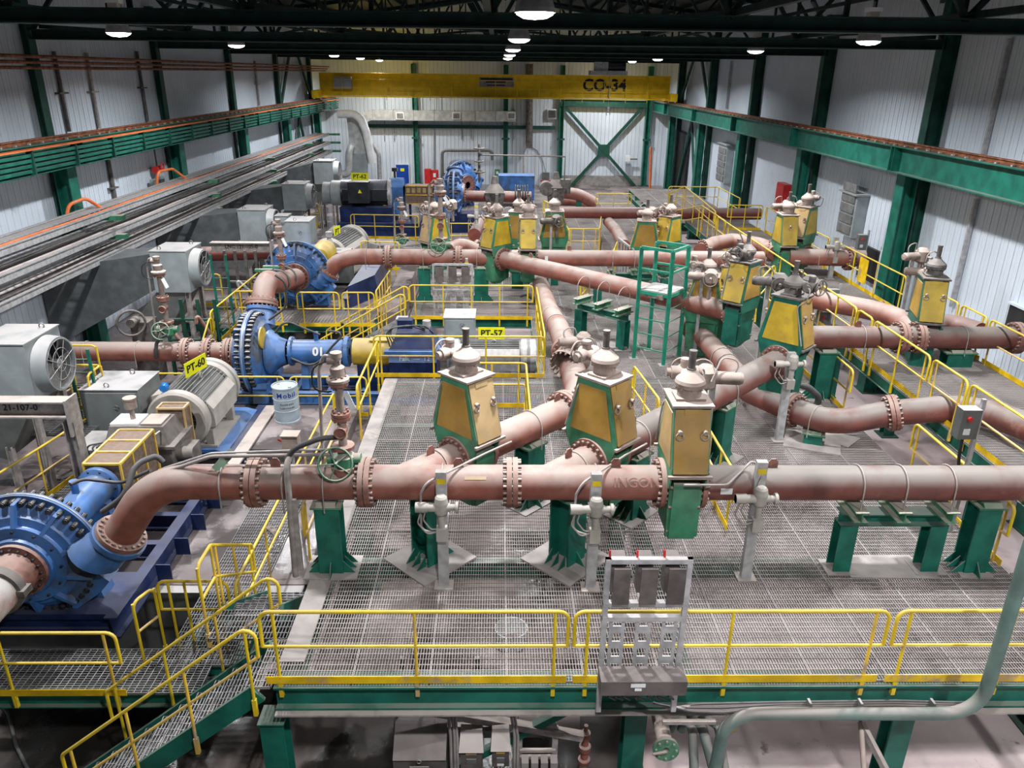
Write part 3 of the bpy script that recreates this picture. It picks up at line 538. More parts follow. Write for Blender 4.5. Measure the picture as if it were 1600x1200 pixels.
# ------------------------------------------------------------------ heater/fan boxes on the left
def fan_box(px, py, k, lab):
    c = W(px, py, X=-8.75)
    t = thing('fan_unit', lab, 'fan unit', (c.x, c.y, c.z-.75), 0, 'grey fan units beside the pumps')
    x0, x1 = c.x-1.25, c.x-.22
    part('housing', MB().box(x0, x1, c.y-.62, c.y+.62, c.z-.6, c.z+.6), 'grey', t)
    part('lid_trim', MB().box(x0-.02, x1+.02, c.y-.64, c.y+.64, c.z+.6, c.z+.62), 'grey', t)
    part('fan_shroud', MB().lathe((x1, c.y, c.z), XX, [(.58, 0), (.56, .12), (.54, .27), (.50, .27), (.50, .02)], 28), 'grey', t)
    part('back_plate', MB().cyl((x1+.02, c.y, c.z), (x1+.03, c.y, c.z), .5, 24), 'black', t)
    f = part('fan', MB().cyl((x1+.06, c.y, c.z), (x1+.24, c.y, c.z), .1, 12), 'galv', t)
    for j in range(6):
        a = j*PI/3; u = V((0, math.cos(a), math.sin(a))); v = V((0, -math.sin(a), math.cos(a)))
        o_ = V((x1+.1, c.y, c.z)); part('blade', MB().prism([o_+u*.08-v*.05, o_+u*.46-v*.12+XX*.02, o_+u*.46+v*.14+XX*.12, o_+u*.08+v*.06+XX*.06], (.008, 0, 0)), 'fin', f)
    g = MB(); [g.torus((x1+.28, c.y, c.z), XX, r, .005, 24, 4) for r in (.15, .32, .5)]
    for j in range(4): a = j*PI/4+.3; u = V((0, math.cos(a), math.sin(a)))*.52; g.cyl(V((x1+.28, c.y, c.z))-u, V((x1+.28, c.y, c.z))+u, .006, 4)
    part('wire_guard', g, 'galv', t)
    part('lifting_eye', MB().torus((x0+.2, c.y-.4, c.z+.66), YY, .05, .014, 10, 5), 'dgrey', t); part('lifting_eye', MB().torus((x1-.2, c.y+.4, c.z+.66), YY, .05, .014, 10, 5), 'dgrey', t)
    part('duct_neck', MB().hexa([(x0-.9, c.y-.5, c.z-1.6), (x0+.1, c.y-.5, c.z-1.9), (x0+.1, c.y+.5, c.z-1.9), (x0-.9, c.y+.5, c.z-1.6), (x0, c.y-.55, c.z-.6), (x1-.1, c.y-.55, c.z-.6), (x1-.1, c.y+.55, c.z-.6), (x0, c.y+.55, c.z-.6)]), 'dgrey', t)
    for sy in (-.5, .5): part('leg', MB().hbeam((x1-.15, c.y+sy, PZ), (x1-.15, c.y+sy, c.z-.6), .12, .12, .015, up=XX), 'galv_dusty', t)
    for sy in (-.5, .5): part('leg', MB().hbeam((x0+.2, c.y+sy, PZ), (x0+.2, c.y+sy, c.z-1.6), .12, .12, .015, up=XX), 'galv_dusty', t)
    a_, w_ = XL+.1, 1.5
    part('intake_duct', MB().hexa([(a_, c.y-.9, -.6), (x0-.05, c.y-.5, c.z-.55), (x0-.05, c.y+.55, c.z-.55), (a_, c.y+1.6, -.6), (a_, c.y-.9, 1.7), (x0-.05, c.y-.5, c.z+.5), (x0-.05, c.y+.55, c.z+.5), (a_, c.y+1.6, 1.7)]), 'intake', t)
    return t
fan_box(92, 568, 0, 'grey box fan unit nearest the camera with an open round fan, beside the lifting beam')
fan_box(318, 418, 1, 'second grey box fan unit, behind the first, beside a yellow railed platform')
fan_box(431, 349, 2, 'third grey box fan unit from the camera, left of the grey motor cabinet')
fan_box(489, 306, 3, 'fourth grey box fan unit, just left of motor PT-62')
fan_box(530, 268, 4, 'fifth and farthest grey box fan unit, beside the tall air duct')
def monorail(px0, py0, px1, py1, Y, s_, lab, h=.3):
    a = W(px0, py0, Y=Y); c = W(px1, py1, Y=Y); c = V((c.x, a.y, a.z))
    t = thing('lifting_beam', lab, 'beam', (a.x, Y, a.z)); part('beam', MB().hbeam(a, c, .3, h, .03), 'galv_dusty', t)
    if s_: text(s_, .17, t, frame4(V((c.x-.9 if 'near' in lab else (a.x+c.x)/2, Y-.025, a.z)), XX, Z), 'ink')
    part('bracket', MB().box(c.x-.02, c.x+.02, Y-.2, Y+.2, a.z-.5, a.z+.2), 'galv_dusty', t)
monorail(-60, 636, 112, 636, 12.7, '21-107-0', 'grey lifting beam below the nearest fan unit with number 21-107-0', .32)
monorail(330, 385, 425, 389, 25.5, 'LNC 121-105-0', 'grey lettered beam above a dark red pipe at the far pumps', .3)
b = W(112, 640, Y=12.7); t = thing('beam_post', 'grey steel post at the end of the near lifting beam', 'post', (b.x-.05, 12.7, PZ)); part('shaft', MB().hbeam((b.x-.05, 12.7, PZ), (b.x-.05, 12.7, b.z-.2), .25, .2, .02, up=XX), 'galv_dusty', t); part('base_plate', MB().cbox((b.x-.05, 12.7, PZ+.02), .5, .5, .03), 'galv_dusty', t)

# ------------------------------------------------------------------ gratings and decks
PANEL = {}
def gpanel(w_, l_, kind='fine'):
    k = (round(w_, 2), round(l_, 2), kind)
    if k not in PANEL:
        mb = MB(); sp = .036 if kind == 'fine' else .045; n = int(w_/sp); t = .0055
        for i in range(1, n): x = -w_/2+i*w_/n; mb.box(x-t/2, x+t/2, 0, l_, -.03, 0)
        n = int(l_/.1)
        for i in range(1, n): y = i*l_/n; mb.box(-w_/2, w_/2, y-.004, y+.004, -.012, .002)
        for x in (-w_/2+.004, w_/2-.004): mb.box(x-.004, x+.004, 0, l_, -.035, .003)
        for y in (.004, l_-.004): mb.box(-w_/2, w_/2, y-.004, y+.004, -.035, .003)
        PANEL[k] = mb.mesh('grating_panel', 'grate' if kind == 'fine' else 'grate_dark')
    return PANEL[k]
def deck(name, label, x0, x1, y0, y1, z, pw=.985, pl=3.4, beams=True, kind='fine', along='y'):
    t = thing(name, label, 'deck', ((x0+x1)/2, (y0+y1)/2, z-.3))
    if along == 'y':
        nx = max(1, round((x1-x0)/pw)); ny = max(1, round((y1-y0)/pl)); w_ = (x1-x0)/nx; l_ = (y1-y0)/ny
        for i in range(nx):
            for j in range(ny): inst('grating_panel', gpanel(w_-.008, l_-.008, kind), t, V((x0+w_*(i+.5), y0+l_*j, z))-V(t.location))
    else:
        nx = max(1, round((x1-x0)/pl)); ny = max(1, round((y1-y0)/pw)); w_ = (x1-x0)/nx; l_ = (y1-y0)/ny
        for i in range(nx):
            for j in range(ny): inst('grating_panel', gpanel(l_-.008, w_-.008, kind), t, V((x0+w_*(i+1), y0+l_*(j+.5), z))-V(t.location), PI/2)
    if beams == 'light':
        for x in (x0+.06, x1-.06): part('long_beam', MB().hbeam((x, y0, z-.17), (x, y1, z-.17), .12, .26, .02), 'green', t)
        for j in range(8): y = y0+.5+j*(y1-y0-1)/7; part('cross_beam', MB().hbeam((x0+.13, y, z-.12), (x1-.13, y, z-.12), .1, .16, .015), 'green', t)
    elif beams:
        ny = max(1, round((y1-y0)/2.55)); st = (y1-y0-.3)/ny
        for j in range(ny+1):
            y = y0+.15+j*st; part('cross_beam', MB().hbeam((x0+.05, y, z-.19), (x1-.05, y, z-.19), .16, .3, .02), 'green', t)
        for x in (x0+.07, (x0+x1)/2, x1-.07) if x1-x0 > 3 else (x0+.07, x1-.07): part('long_beam', MB().hbeam((x, y0+.1, z-.5), (x, y1-.1, z-.5), .16, .3, .02), 'green', t)
    return t
YF = 7.5; XD0, XD1 = -2.78, 7.86
dk = deck('main_deck', 'dusty steel grating deck carrying the foreground pipes', XD0, XD1, YF, 17.75, 0)
part('fascia_beam', MB().hbeam((XD0, YF+.06, -.24), (XD1, YF+.06, -.24), .2, .36, .03), 'green', dk, label='green edge beam with a dusty lower flange')
part('lower_ledge', MB().box(XD0, XD1, YF-.12, YF+.15, -.45, -.425), 'galv_dusty', dk)
part('edge_plate', MB().box(XD0-.02, XD0+.3, YF+.35, 17.7, .004, .012), 'plate', dk, label='pale dusty plate strip along the left edge')
dk2 = deck('deck_extension', 'grating deck continuing right of the foreground deck', XD1+.02, 12.6, YF, 9.75, 0)
part('fascia_beam', MB().hbeam((XD1+.02, YF+.06, -.24), (12.6, YF+.06, -.24), .2, .36, .03), 'green', dk2)
part('lower_ledge', MB().box(XD1+.02, 12.6, YF-.12, YF+.15, -.45, -.425), 'galv_dusty', dk2)
deck('middle_deck', 'grating deck passing right of the PT-57 pit', 1.0, XD1, 17.8, 22.75, 0)
deck('rear_deck', 'long grating deck under the middle and far valves', -2.75, XD1, 22.8, 36.3, 0)
deck('far_deck', 'farthest grating deck leading to the back of the hall', -2.75, XD1, 36.35, 49.9, 0, pl=4.5)
RW0, RW1, RWZ = 8.66, 11.47, .8
deck('far_right_deck', 'grating deck at the far right in front of the wall bracing', XD1+.05, 11.6, 36.4, 48, .55, pl=4)
deck('right_walkway', 'raised grating walkway along the right wall under the columns', RW0, RW1, 10.6, 36.0, RWZ, pw=1.0, beams='light')
deck('left_walkway', 'dark grating walkway running beside pump PT-60', -4.95, -3.95, 9.0, 17.7, PZ+.02, kind='coarse')
deck('front_left_walkway', 'dark grating walkway across the front of pump PT-60', -11.5, -4.2, 8.45, 9.35, PZ+.02, kind='coarse', along='x')
deck('left_edge_walkway', 'grating strip behind the fan unit and motor on the left', -9.4, -8.4, 10.4, 14.4, PZ+.12, kind='coarse')
deck('pump_deck', 'grating deck around the second tall blue pump', -9.9, -3.9, 22.9, 24.2, -.2, along='x')
solo('far_equipment_plinth', MB().box(-8.2, -3.3, 24.25, 33.8, PZ, -.25), 'slab', 'concrete plinth under the second tall blue pump and its motor', 'plinth')
cols = [(W(428, 1120, Y=7.62).x, 7.62), (W(988, 1150, Y=8.1).x, 8.1), (5.6, 8.1), (8.6, 9.3), (12.2, 9.4), (-2.6, 12.8), (2.4, 13.2), (7.6, 13.2), (-2.6, 17.5), (2.6, 17.4), (7.6, 18.6), (8.9, 12.2), (8.9, 19.0), (8.9, 25), (7.6, 24), (2.0, 22.5), (7.6, 30), (-4.8, 9.2), (-8.2, 8.9), (-11.3, 8.9), (11.3, 13.0), (11.3, 20.0)]
cl = ['green column under the front left corner of the deck', 'green column under the middle of the deck front']+[None]*20
for i, (x, y) in enumerate(cols):
    zt2 = (-.67 if y < 9.6 or x < 8 else RWZ-.31) if x > -3 else PZ-.65
    if i < 2: zt2 = -.67
    lab = cl[i] or f'green deck support column below the gratings, about {round(y-YF)} metres behind the deck front and {abs(round(x-2))} metres {"left" if x < 2 else "right"} of the middle'
    t = thing('deck_column', lab, 'column', (x, y, GZ)); part('shaft', MB().hbeam((x, y, GZ+.03), (x, y, zt2), .3, .28, .025, up=YY), 'green', t); part('base_plate', MB().cbox((x, y, GZ+.015), .5, .5, .03), 'green_dark', t); part('cap_plate', MB().cbox((x, y, zt2+.01), .34, .34, .02), 'green', t)
t = thing('deck_bracing', 'slanting green braces under the front edge of the deck', 'bracing', (0, 8, -2))
for a, c in (((-2.5, 7.9, -.5), (1.2, 8.1, -1.55)), ((-2.5, 8.0, -3.3), (1.2, 8.1, -.9))): part('brace', MB().beam(a, c, .12, .1), 'green' if a[2] < -1 else 'galv_dusty', t)

# ------------------------------------------------------------------ handrails
def handrail(label, pts, group=None, toe=True, post=1.45, ymat='yellow', h=1.07, ends=(1, 1), drop=.22, name='handrail', tmat='toe', posts=None):
    P = [V(p) for p in pts]; t = thing(name, label, 'handrail', P[0], 0, group)
    hz = Z*h; mz = Z*(h*.52); r = .024
    loop = [p+hz for p in P]
    path = loop[:]
    if ends[0]: path = [P[0]+mz]+path
    if ends[1]: path = path+[P[-1]+mz]
    part('top_rail', MB().tube(bend(path, .12, 4), r, 8), ymat, t)
    part('mid_rail', MB().tube(bend([p+mz for p in P], .1, 3), r*.85, 8), ymat if random.random() < .6 else 'yellow_dusty', t)
    for a, c in zip(P, P[1:]):
        L_ = (c-a).length; n = max(1, round(L_/post)); inset = .16 if L_ > .8 else 0; u = (c-a).normalized(); sl = abs(u.z) > .2
        a2, c2 = a+u*inset, c-u*inset
        for i in range(n+1):
            if posts == 'ends' and 0 < i < n: continue
            p = a2.lerp(c2, i/n); part('post', MB().cyl(p-Z*drop, p+hz*.98, .021, 8).cbox(p-Z*(drop*.5), .05, .05, drop), ymat if random.random() < .5 else 'yellow_dusty', t)
        if toe and not sl:
            s_ = perp(u)[0]*.03; part('toe_board', MB().beam(a+s_+Z*.06, c+s_+Z*.06, .01, .11), tmat, t)
    return t
g = lambda px, py, z=0: W(px, py, z=z)
xr_ = lambda px, py, z: W(px, py, z=z).x
# front edge
y = YF
fr = [(-2.85, .86, 'front edge handrail of the deck, left length beginning at the stair head'), (.94, 4.76, 'front edge handrail of the deck, middle length behind the switch rack'), (4.86, 7.75, 'front edge handrail of the deck, right length ending near the slanting grey-green pipe')]
for a, c, lb in fr: handrail(lb, [(a, y, 0), (c, y, 0)], 'front edge handrails', post=1.75)
handrail('short yellow handrail at the right end of the front edge behind the grey-green pipe', [(8.0, 8.9, 0), (12.4, 8.9, 0)])
# deck left edge, above stairs
handrail('handrail along the left edge of the deck beside the pale plate strip', [(-2.9, 9.9, 0), (-2.9, 13.3, 0)], toe=False, ymat='yellow_dusty')
handrail('far handrail along the left edge of the deck near the instrument column', [(-2.9, 14.6, 0), (-2.9, 17.5, 0)], toe=False)
handrail('yellow handrail along the inner edge of the walkway beside pump PT-60', [(-3.9, 9.5, PZ), (-3.9, 16.9, PZ)], toe=False)
handrail('short handrail behind the near stair on the pump walkway', [g(262, 968+30, PZ), g(368, 968+30, PZ)], toe=False, post=.4)
handrail('handrail at the outer end of the front left walkway beyond the suction pipe', [(-11.2, 8.45, PZ), (W(215, 1060, z=PZ).x, 8.45, PZ)], post=1.6)
# near stair (descends to the left), and its rails
def stair(label, top, foot, wdir, width, n, tm='grate_dark', sm='green'):
    a, c = V(top), V(foot); wd = V(wdir).normalized()*width; t = thing('stair', label, 'stair', c)
    for s_ in (V((0, 0, 0)), wd): part('stringer', MB().beam(a+s_+Z*-.02, c+s_-Z*.02, .05, .26), sm, t)
    for i in range(n):
        p = a.lerp(c, (i+.7)/n); u = V((c.x-a.x, c.y-a.y, 0)).normalized()*.13; mb = MB(); q0 = p-u+wd*.04; q1 = p+u+wd*.04; ww = wd*.92
        for k in range(7): s0 = q0.lerp(q1, k/6); mb.beam(s0, s0+ww, .012 if k else .035, .03)
        for k in range(8): s0 = q0+ww*(k/7); s1 = q1+ww*(k/7); mb.beam(s0, s1, .008, .02)
        part('tread', mb, tm, t)
    return t
SA, SB = (-2.95, 7.4, -.05), (-6.15, 7.4, -2.58)
stair('steep grating stair descending left from the front corner of the deck', SA, SB, (0, 1, 0), .82, 12)
deck('stair_landing', 'small grating landing at the head of the near stair', -3.02, -2.79, 7.42, 8.28, 0, beams=False)
handrail('near side handrail of the stair descending left', [(-2.85, 7.32, 0), (-5.5, 7.32, -2.07)], toe=False, post=1.15, drop=.25)
handrail('far side handrail of the stair descending left', [(-2.85, 8.32, 0), (-5.4, 8.32, -2.0)], toe=False, post=1.15, drop=.25)
handrail('kinked handrail at the corner where the walkway meets the near stair', [g(258, 905+103, PZ), g(226, 932+103, PZ)], toe=False, post=2)
stair('short stair from the deck edge down to the pump walkway', (-3.85, 8.9, -.05), (-3.85, 10.6, PZ), (1, 0, 0), .8, 5)
deck('stair_landing', 'grating landing between the two stairs at the deck corner', -3.88, -2.79, 8.32, 8.92, -.02, beams=False, kind='coarse')
handrail('sloping handrail of the short stair beside the walkway', [(-3.9, 8.4, 0), (-3.9, 8.9, 0), (-3.9, 10.4, PZ+.1)], toe=False, post=.8)
# left side rails
handrail('long handrail on the far left running past the fan unit', [g(-40, 860, PZ+.12), g(168, 710, PZ+.12)], toe=True, post=1.6)
handrail('yellow handrail between the grey cabinet and the near fan unit', [W(113, 605, z=-.1), W(163, 605, z=-.1)], toe=False, post=2)
handrail('small looped handrail between fan unit and grey cabinet', [W(108, 650, z=-.1), W(124, 640, z=-.1)], toe=False, post=2)
handrail('handrail behind motor PT-60 under the red suction pipe, left length', [(-8.9, 18.1, PZ), (-7.6, 18.1, PZ)], toe=True)
handrail('handrail between motor PT-60 and the second blue pump', [(-7.45, 17.9, PZ), (-5.35, 17.9, PZ)], toe=True)
handrail('handrail behind the oil drum', [(-5.2, 17.9, PZ), (-3.3, 17.9, PZ)], toe=True)
# stairs down from deck to pump floor at the left, middle distance
stair('stair rising right from the pump floor to the rear deck', (-2.9, 22.0, -.05), (-5.3, 22.0, PZ-.3), (0, 1, 0), .8, 7, sm='galv')
handrail('near handrail of the stair rising to the rear deck', [(-2.75, 21.95, 0), (-5.35, 21.95, -1.5)], toe=False, post=.8)
handrail('far handrail of the stair rising to the rear deck', [(-2.75, 22.85, 0), (-5.35, 22.85, -1.5)], toe=False, post=.8)
stair('steep stair with grating treads beside the second fan unit', (-7.9, 23.6, -.1), (-9.3, 21.4, PZ), (1, -.6, 0), .8, 6)
handrail('handrail of the stair beside the second fan unit, wall side', [g(430, 455, -.2), g(336, 545, -.2)], toe=True, post=1.2)
handrail('handrail at the stair foot left of the second blue pump', [g(338, 545, -.2), g(322, 600, -1.0)], toe=False, post=.8)
handrail('yellow handrail in front of the third blue pump, left length', [g(373, 508, -.2), g(450, 508, -.2)])
handrail('yellow handrail in front of the third blue pump, middle length', [g(468, 510, -.2), g(533, 510, -.2)], post=.9)
handrail('yellow handrail in front of the third blue pump, right length', [g(538, 510, -.2), g(587, 510, -.2)], post=.5)
handrail('yellow handrail running back beside the discharge elbow', [g(590, 508, -.2), g(612, 470, -.2)], toe=False, post=.6)
handrail('handrail beside the second fan unit platform', [g(318, 478, -.2), g(350, 478, -.2)], post=.6)
# PT-57 pit
handrail('front handrail of the PT-57 pit', [(-3.05, 17.85, 0), (1.15, 17.85, 0)], post=1.35)
handrail('right handrail of the PT-57 pit', [(1.15, 18.0, 0), (1.15, 22.6, 0)], toe=False, post=1.0)
handrail('handrail along the front of the rear deck behind PT-57', [(-2.7, 22.7, 0), (1.05, 22.7, 0)], post=1.05)
# hatches in the main deck
def hatch(label, x0, x1, y0, y1):
    handrail(label, [(x0, y1, 0), (x1, y1, 0), (x1, y0, 0)], toe=True, post=.9)
hatch('three-sided handrail round the hatch behind the first inclined branch', -.9, .62, 12.6, 16.0)
hatch('three-sided handrail round the hatch right of the third valve', 3.0, 3.85, 10.9, 12.6)
handrail('pair of slanting yellow rails behind the second valve', [g(985, 640, 0), g(1024, 700, 0)], toe=False, post=1.2)
# right edge of deck and walkway
handrail('handrail on the right edge of the deck, near length behind the main pipe', [(7.8, 9.9, 0), (7.8, 12.9, 0)])
handrail('handrail on the right edge of the deck beyond the low bent pipe', [(7.8, 15.6, 0), (7.8, 21.5, 0)])
ry = lambda px, py, X: W(px, py, X=X).y
for a, c, lb in ((ry(1640, 680, RW0), ry(1518, 602, RW0), 'walkway handrail on the deck side, length nearest the camera'), (ry(1513, 599, RW0), ry(1460, 560, RW0), 'walkway handrail on the deck side, short length above the bent pipe'), (ry(1455, 557, RW0), ry(1368, 503, RW0), 'walkway handrail on the deck side, length crossing in front of the bolted flanges'), (ry(1364, 500, RW0), ry(1342, 487, RW0), 'walkway handrail on the deck side, very short length left of the flanges'), (ry(1339, 485, RW0), ry(1283, 451, RW0), 'walkway handrail on the deck side, long length behind the tall valve'), (ry(1280, 449, RW0), 30.5, 'walkway handrail on the deck side, farthest length')):
    handrail(lb, [(RW0, a, RWZ), (RW0, c, RWZ)], 'walkway handrails on the deck side')
for a, c, lb in ((ry(1640, 545, RW1), ry(1551, 503, RW1), 'walkway handrail on the wall side, nearest the camera'), (ry(1546, 501, RW1), ry(1506, 480, RW1), 'walkway handrail on the wall side, short loop right of the right-hand valve'), (ry(1502, 474, RW1), ry(1476, 462, RW1), 'very short walkway handrail on the wall side right of the right-hand valve'), (ry(1420, 432, RW1), ry(1306, 372, RW1), 'walkway handrail on the wall side in front of the nearest wall column'), (ry(1300, 370, RW1), 33, 'walkway handrail on the wall side left of the nearest wall column')):
    handrail(lb, [(RW1-.05, a, RWZ), (RW1-.05, c, RWZ)], 'walkway handrails on the wall side')
handrail('slanting yellow stair handrail rising beside the long straight pipe on the right', [g(1155, 520, 0), g(1205, 465, .8)], toe=False, post=.7)
# far rails
handrail('zigzag handrail descending right over the far pipe, left branch', [(8.7, 29.5, RWZ), (8.7, 33.2, RWZ), (7.7, 36, .02)], toe=False)
handrail('zigzag handrail descending right over the far pipe, right branch', [(8.9, 31.7, RWZ), (8.6, 36.2, 1.2), (8.4, 38.5, .55)], toe=False)
handrail('long far handrail in front of the right wall bracing', [(8.9, 41.0, .55), (11.5, 41.0, .55), (11.5, 37.0, .55)], toe=False, post=2)
handrail('yellow handrail box at the right end of the far dark red pipe', [(9.9, 33.4, RWZ), (11.4, 33.4, RWZ)], post=.6)
handrail('yellow handrail box with toe board below the far dark red pipe', [W(885, 397, z=0), W(935, 397, z=0), W(938, 370, z=0)], post=.7)
handrail('yellow stair handrail descending right behind the second pair of valves', [W(848, 352, z=.9), W(862, 360, z=.9), W(888, 400, z=0)], toe=False, post=.7)
handrail('handrail in front of the navy base of motor PT-62', [W(550, 372, z=0), W(655, 374, z=0)], post=1.2)
handrail('small handrail at the front left corner of the motor PT-62 base', [W(448, 350, z=0), W(500, 352, z=0)], post=.8)
handrail('handrail left of the PT-62 base going back', [W(440, 360, z=0), W(470, 335, z=0)], post=.9)
handrail('handrail between the yellow valves in the middle distance', [W(700, 388, z=0), W(765, 388, z=0)], post=.9)
handrail('yellow handrail under the second discharge elbow', [W(566, 420, z=0), W(625, 422, z=0)], post=.9)
handrail('low handrail on the far floor in front of the X brace', [W(930, 335, z=.2), W(985, 335, z=.2)], post=1.2)
handrail('handrail by the red cabinets at the back', [W(665, 318, z=-.3), W(690, 318, z=-.3)], post=.7)
handrail('handrail beside the blue door', [W(610, 318, z=-.3), W(614, 300, z=-.3)], toe=False, post=.7)
handrail('short yellow rail under the middle of the long straight pipe', [W(905, 490, z=0), W(920, 470, z=0)], toe=False, post=.5)
handrail('yellow rail end rising behind the long straight pipe', [W(955, 440, z=0), W(962, 420, z=0)], toe=False, post=.5)
# ------------------------------------------------------------------ pipes
PR = .258
def flange(par, p, d, R=.37, t=.075, n=20, fm='flange', bm='bolt'):
    """bolted flange pair centred on p, with its bolts as a sub-part"""
    d = V(d).normalized(); p = V(p)
    f = part('flange', MB().ring(p-d*t-d*.006, d, R, .2, t, 32).ring(p+d*.006, d, R, .2, t, 32).cyl(p-d*.01, p+d*.01, R*.8, 24, caps=False), fm, par)
    part('bolts', MB().bolts(p, d, R*.87, n, .027, -t-.055, t+.055), bm, f, stuff=True); return f
def oneflange(par, p, d, R=.37, t=.07, n=20, fm='flange', bm='bolt'):
    d = V(d).normalized(); f = part('flange', MB().ring(V(p), d, R, .2, t, 32), fm, par)
    part('bolts', MB().bolts(p, d, R*.87, n, .026, -.045, t+.03), bm, f, stuff=True); return f
def clamp(par, p, d, r=PR, drop=.36, m='galv_dusty'):
    d = V(d).normalized(); a, b = perp(d); p = V(p); R = r+.014
    pts = [p+a*R-b*drop]+[p+a*(R*math.cos(t))+b*(R*math.sin(t)) for t in [PI*i/14 for i in range(15)]]+[p-a*R-b*drop]
    part('u_bolt', MB().tube(pts, .011, 6), m, par)
def lug(par, p, d, r=PR):
    d = V(d).normalized(); a, b = perp(d); p = V(p)+b*(r-.01)
    part('lifting_lug', MB().prism([p-d*.07, p+d*.07, p+d*.07+b*.1, p+d*.035+b*.15, p-d*.035+b*.15, p-d*.07+b*.1], a*.018), 'flange', par)
def pipe(label, pts, R=.8, r=PR, m='pipe', fl=(), cl=(), lg=(), n=20, seg=8, ends=()):
    P = bend(pts, R, seg); t = thing('slurry_pipe', label, 'pipe', P[0])
    part('pipe_run', MB().tube(P, r, 28), m, t)
    for p, d in fl: flange(t, p, d, r*1.43, n=n)
    for p, d in ends: oneflange(t, p, d, r*1.43, n=n)
    for p, d in cl: clamp(t, p, d, r)
    for p, d in lg: lug(t, p, d, r)
    return t
YA, ZA = 9.87, 1.5
def A(px): return V((W(px, 754, Y=YA).x, YA, ZA))
D45 = V((1, 1, 0)).normalized(); E45 = V((1, -1, 0)).normalized()
PUMP1 = V((-7.05, 10.0, .2))
dis1 = V((-5.62, 9.87, .60)); u1 = V((math.cos(rad(55)), 0, math.sin(rad(55))))
tt = (ZA-dis1.z)/u1.z; corner1 = dis1+u1*tt
t = pipe('dusty red pipe bend rising from pump PT-60 into the foreground pipe', [dis1, corner1, A(399)], R=2.1, seg=14, cl=[(A(352), XX)], ends=[(dis1-u1*.02, u1)])
V3 = A(1062); 
t = pipe('foreground red pipe with two wye branches, full width between bend and third valve', [A(399), V3-XX*.33], fl=[(A(401), XX), (A(573), XX), (A(800), XX)], cl=[(A(448), XX), (A(510), XX), (A(692), XX), (A(930), XX)], lg=[(A(434), XX), (A(717), XX), (A(960), XX)], ends=[(V3-XX*.33, XX)])
main = t
part('stain_patch', MB().beam(A(727)+V((0, -.19, .175)), A(760)+V((0, -.19, .175)), .05, .004, V((0, -1, 1))), 'guard_tan', main, label='tan paint patch')
pipe('foreground red pipe right of the third valve, running out of the frame', [V3+XX*.22, V((12.8, YA, ZA))], m='pipe_grey', cl=[(A(1338), XX), (A(1404), XX), (A(1478), XX)], lg=[(A(1203), XX)], ends=[(V3+XX*.26, XX)])
t_ = main
part('paper_label', MB().cbox(V3+V((.62, -PR-.003, .0)), .17, .006, .09), 'white', bpy.data.objects.get('slurry_pipe.002') or main, label='white paper label')
text('INGON', .2, main, frame4(A(990)+V((0, -.243, .125)), XX, V((0, .5, 1))), 'pipe_rub', ext=.006)
# branch 1 : wye at px 650 -> valve 1 -> bend -> header
b1 = V((-1.50, YA, ZA)); v1 = b1+D45*1.02; f1 = W(874, 632, z=ZA)
b1 = A(628); f1 = b1+D45*((f1.x-b1.x)*1.414+.1); v1 = b1+D45*1.30
VA1 = v1
pipe('short inclined branch between the foreground pipe and the first valve', [b1, v1-D45*.3], m='pipe', cl=[(v1-D45*.62, D45)], ends=[(v1-D45*.3, D45)], lg=[(v1-D45*.75, D45)])
hd = W(888, 548, z=ZA)
G1 = V((1.50, 15.4, ZA))
pipe('thick dusty pipe from the first valve curving back to the middle header', [v1+D45*.3, f1+D45*.35, V((1.52, f1.y+1.0, ZA)), V((1.50, 15.2, ZA))], R=.9, fl=[(f1, D45), (V((1.50, 14.9, ZA)), YY)], cl=[(v1.lerp(f1, .62), D45)], ends=[(v1+D45*.26, D45)], lg=[(f1-D45*.22, D45), (f1+D45*.3, D45)])
pipe('pinkish pipe running straight back from the middle header under the long diagonal pipe', [V((1.50, 15.2, ZA)), V((1.46, 17.6, 1.35)), V((1.42, 20.6, .92)), V((1.36, 24.2, .72))], R=3, fl=[(V((1.50, 15.5, ZA)), YY)], cl=[(V((1.455, 18.2, 1.27)), YY), (V((1.44, 19.6, 1.06)), YY)])
# branch 2 : wye at px 865 -> valve 2 -> valve 4
b2 = A(856); v2 = b2+D45*1.22; e2 = W(1214, 560, z=ZA); e2 = b2+D45*((e2.x-b2.x)*1.414)
VA2 = v2; VA4 = e2+D45*.15
pipe('short inclined branch between the foreground pipe and the second valve', [b2, v2-D45*.3], cl=[(v2-D45*.6, D45)], ends=[(v2-D45*.3, D45)], lg=[(v2-D45*.78, D45)])
pipe('long inclined dusty pipe from the second valve to the tall right-hand valve', [v2+D45*.3, VA4-D45*.3], m='pipe_grey', cl=[(v2+D45*1.0, D45), (v2.lerp(VA4, .62), D45)], lg=[(v2.lerp(VA4, .58), D45), (v2+D45*.85, D45)], ends=[(VA4-D45*.3, D45), (v2+D45*.26, D45)])
# pipe C to the right
YC = 16.65
def C(px, Y=YC): return V((W(px, 527, Y=Y).x, Y, ZA))
pipe('dusty red pipe crossing the right walkway from the tall right-hand valve', [VA4+D45*.25, V((VA4.x+1.0, YC, ZA)), C(1500), V((12.75, YC, ZA))], R=.6, m='pipe_grey', fl=[(C(1406), XX), (C(1432), XX), (C(1586), XX)], cl=[(C(1345), XX), (C(1502), XX)], lg=[(C(1337), XX)], n=20)
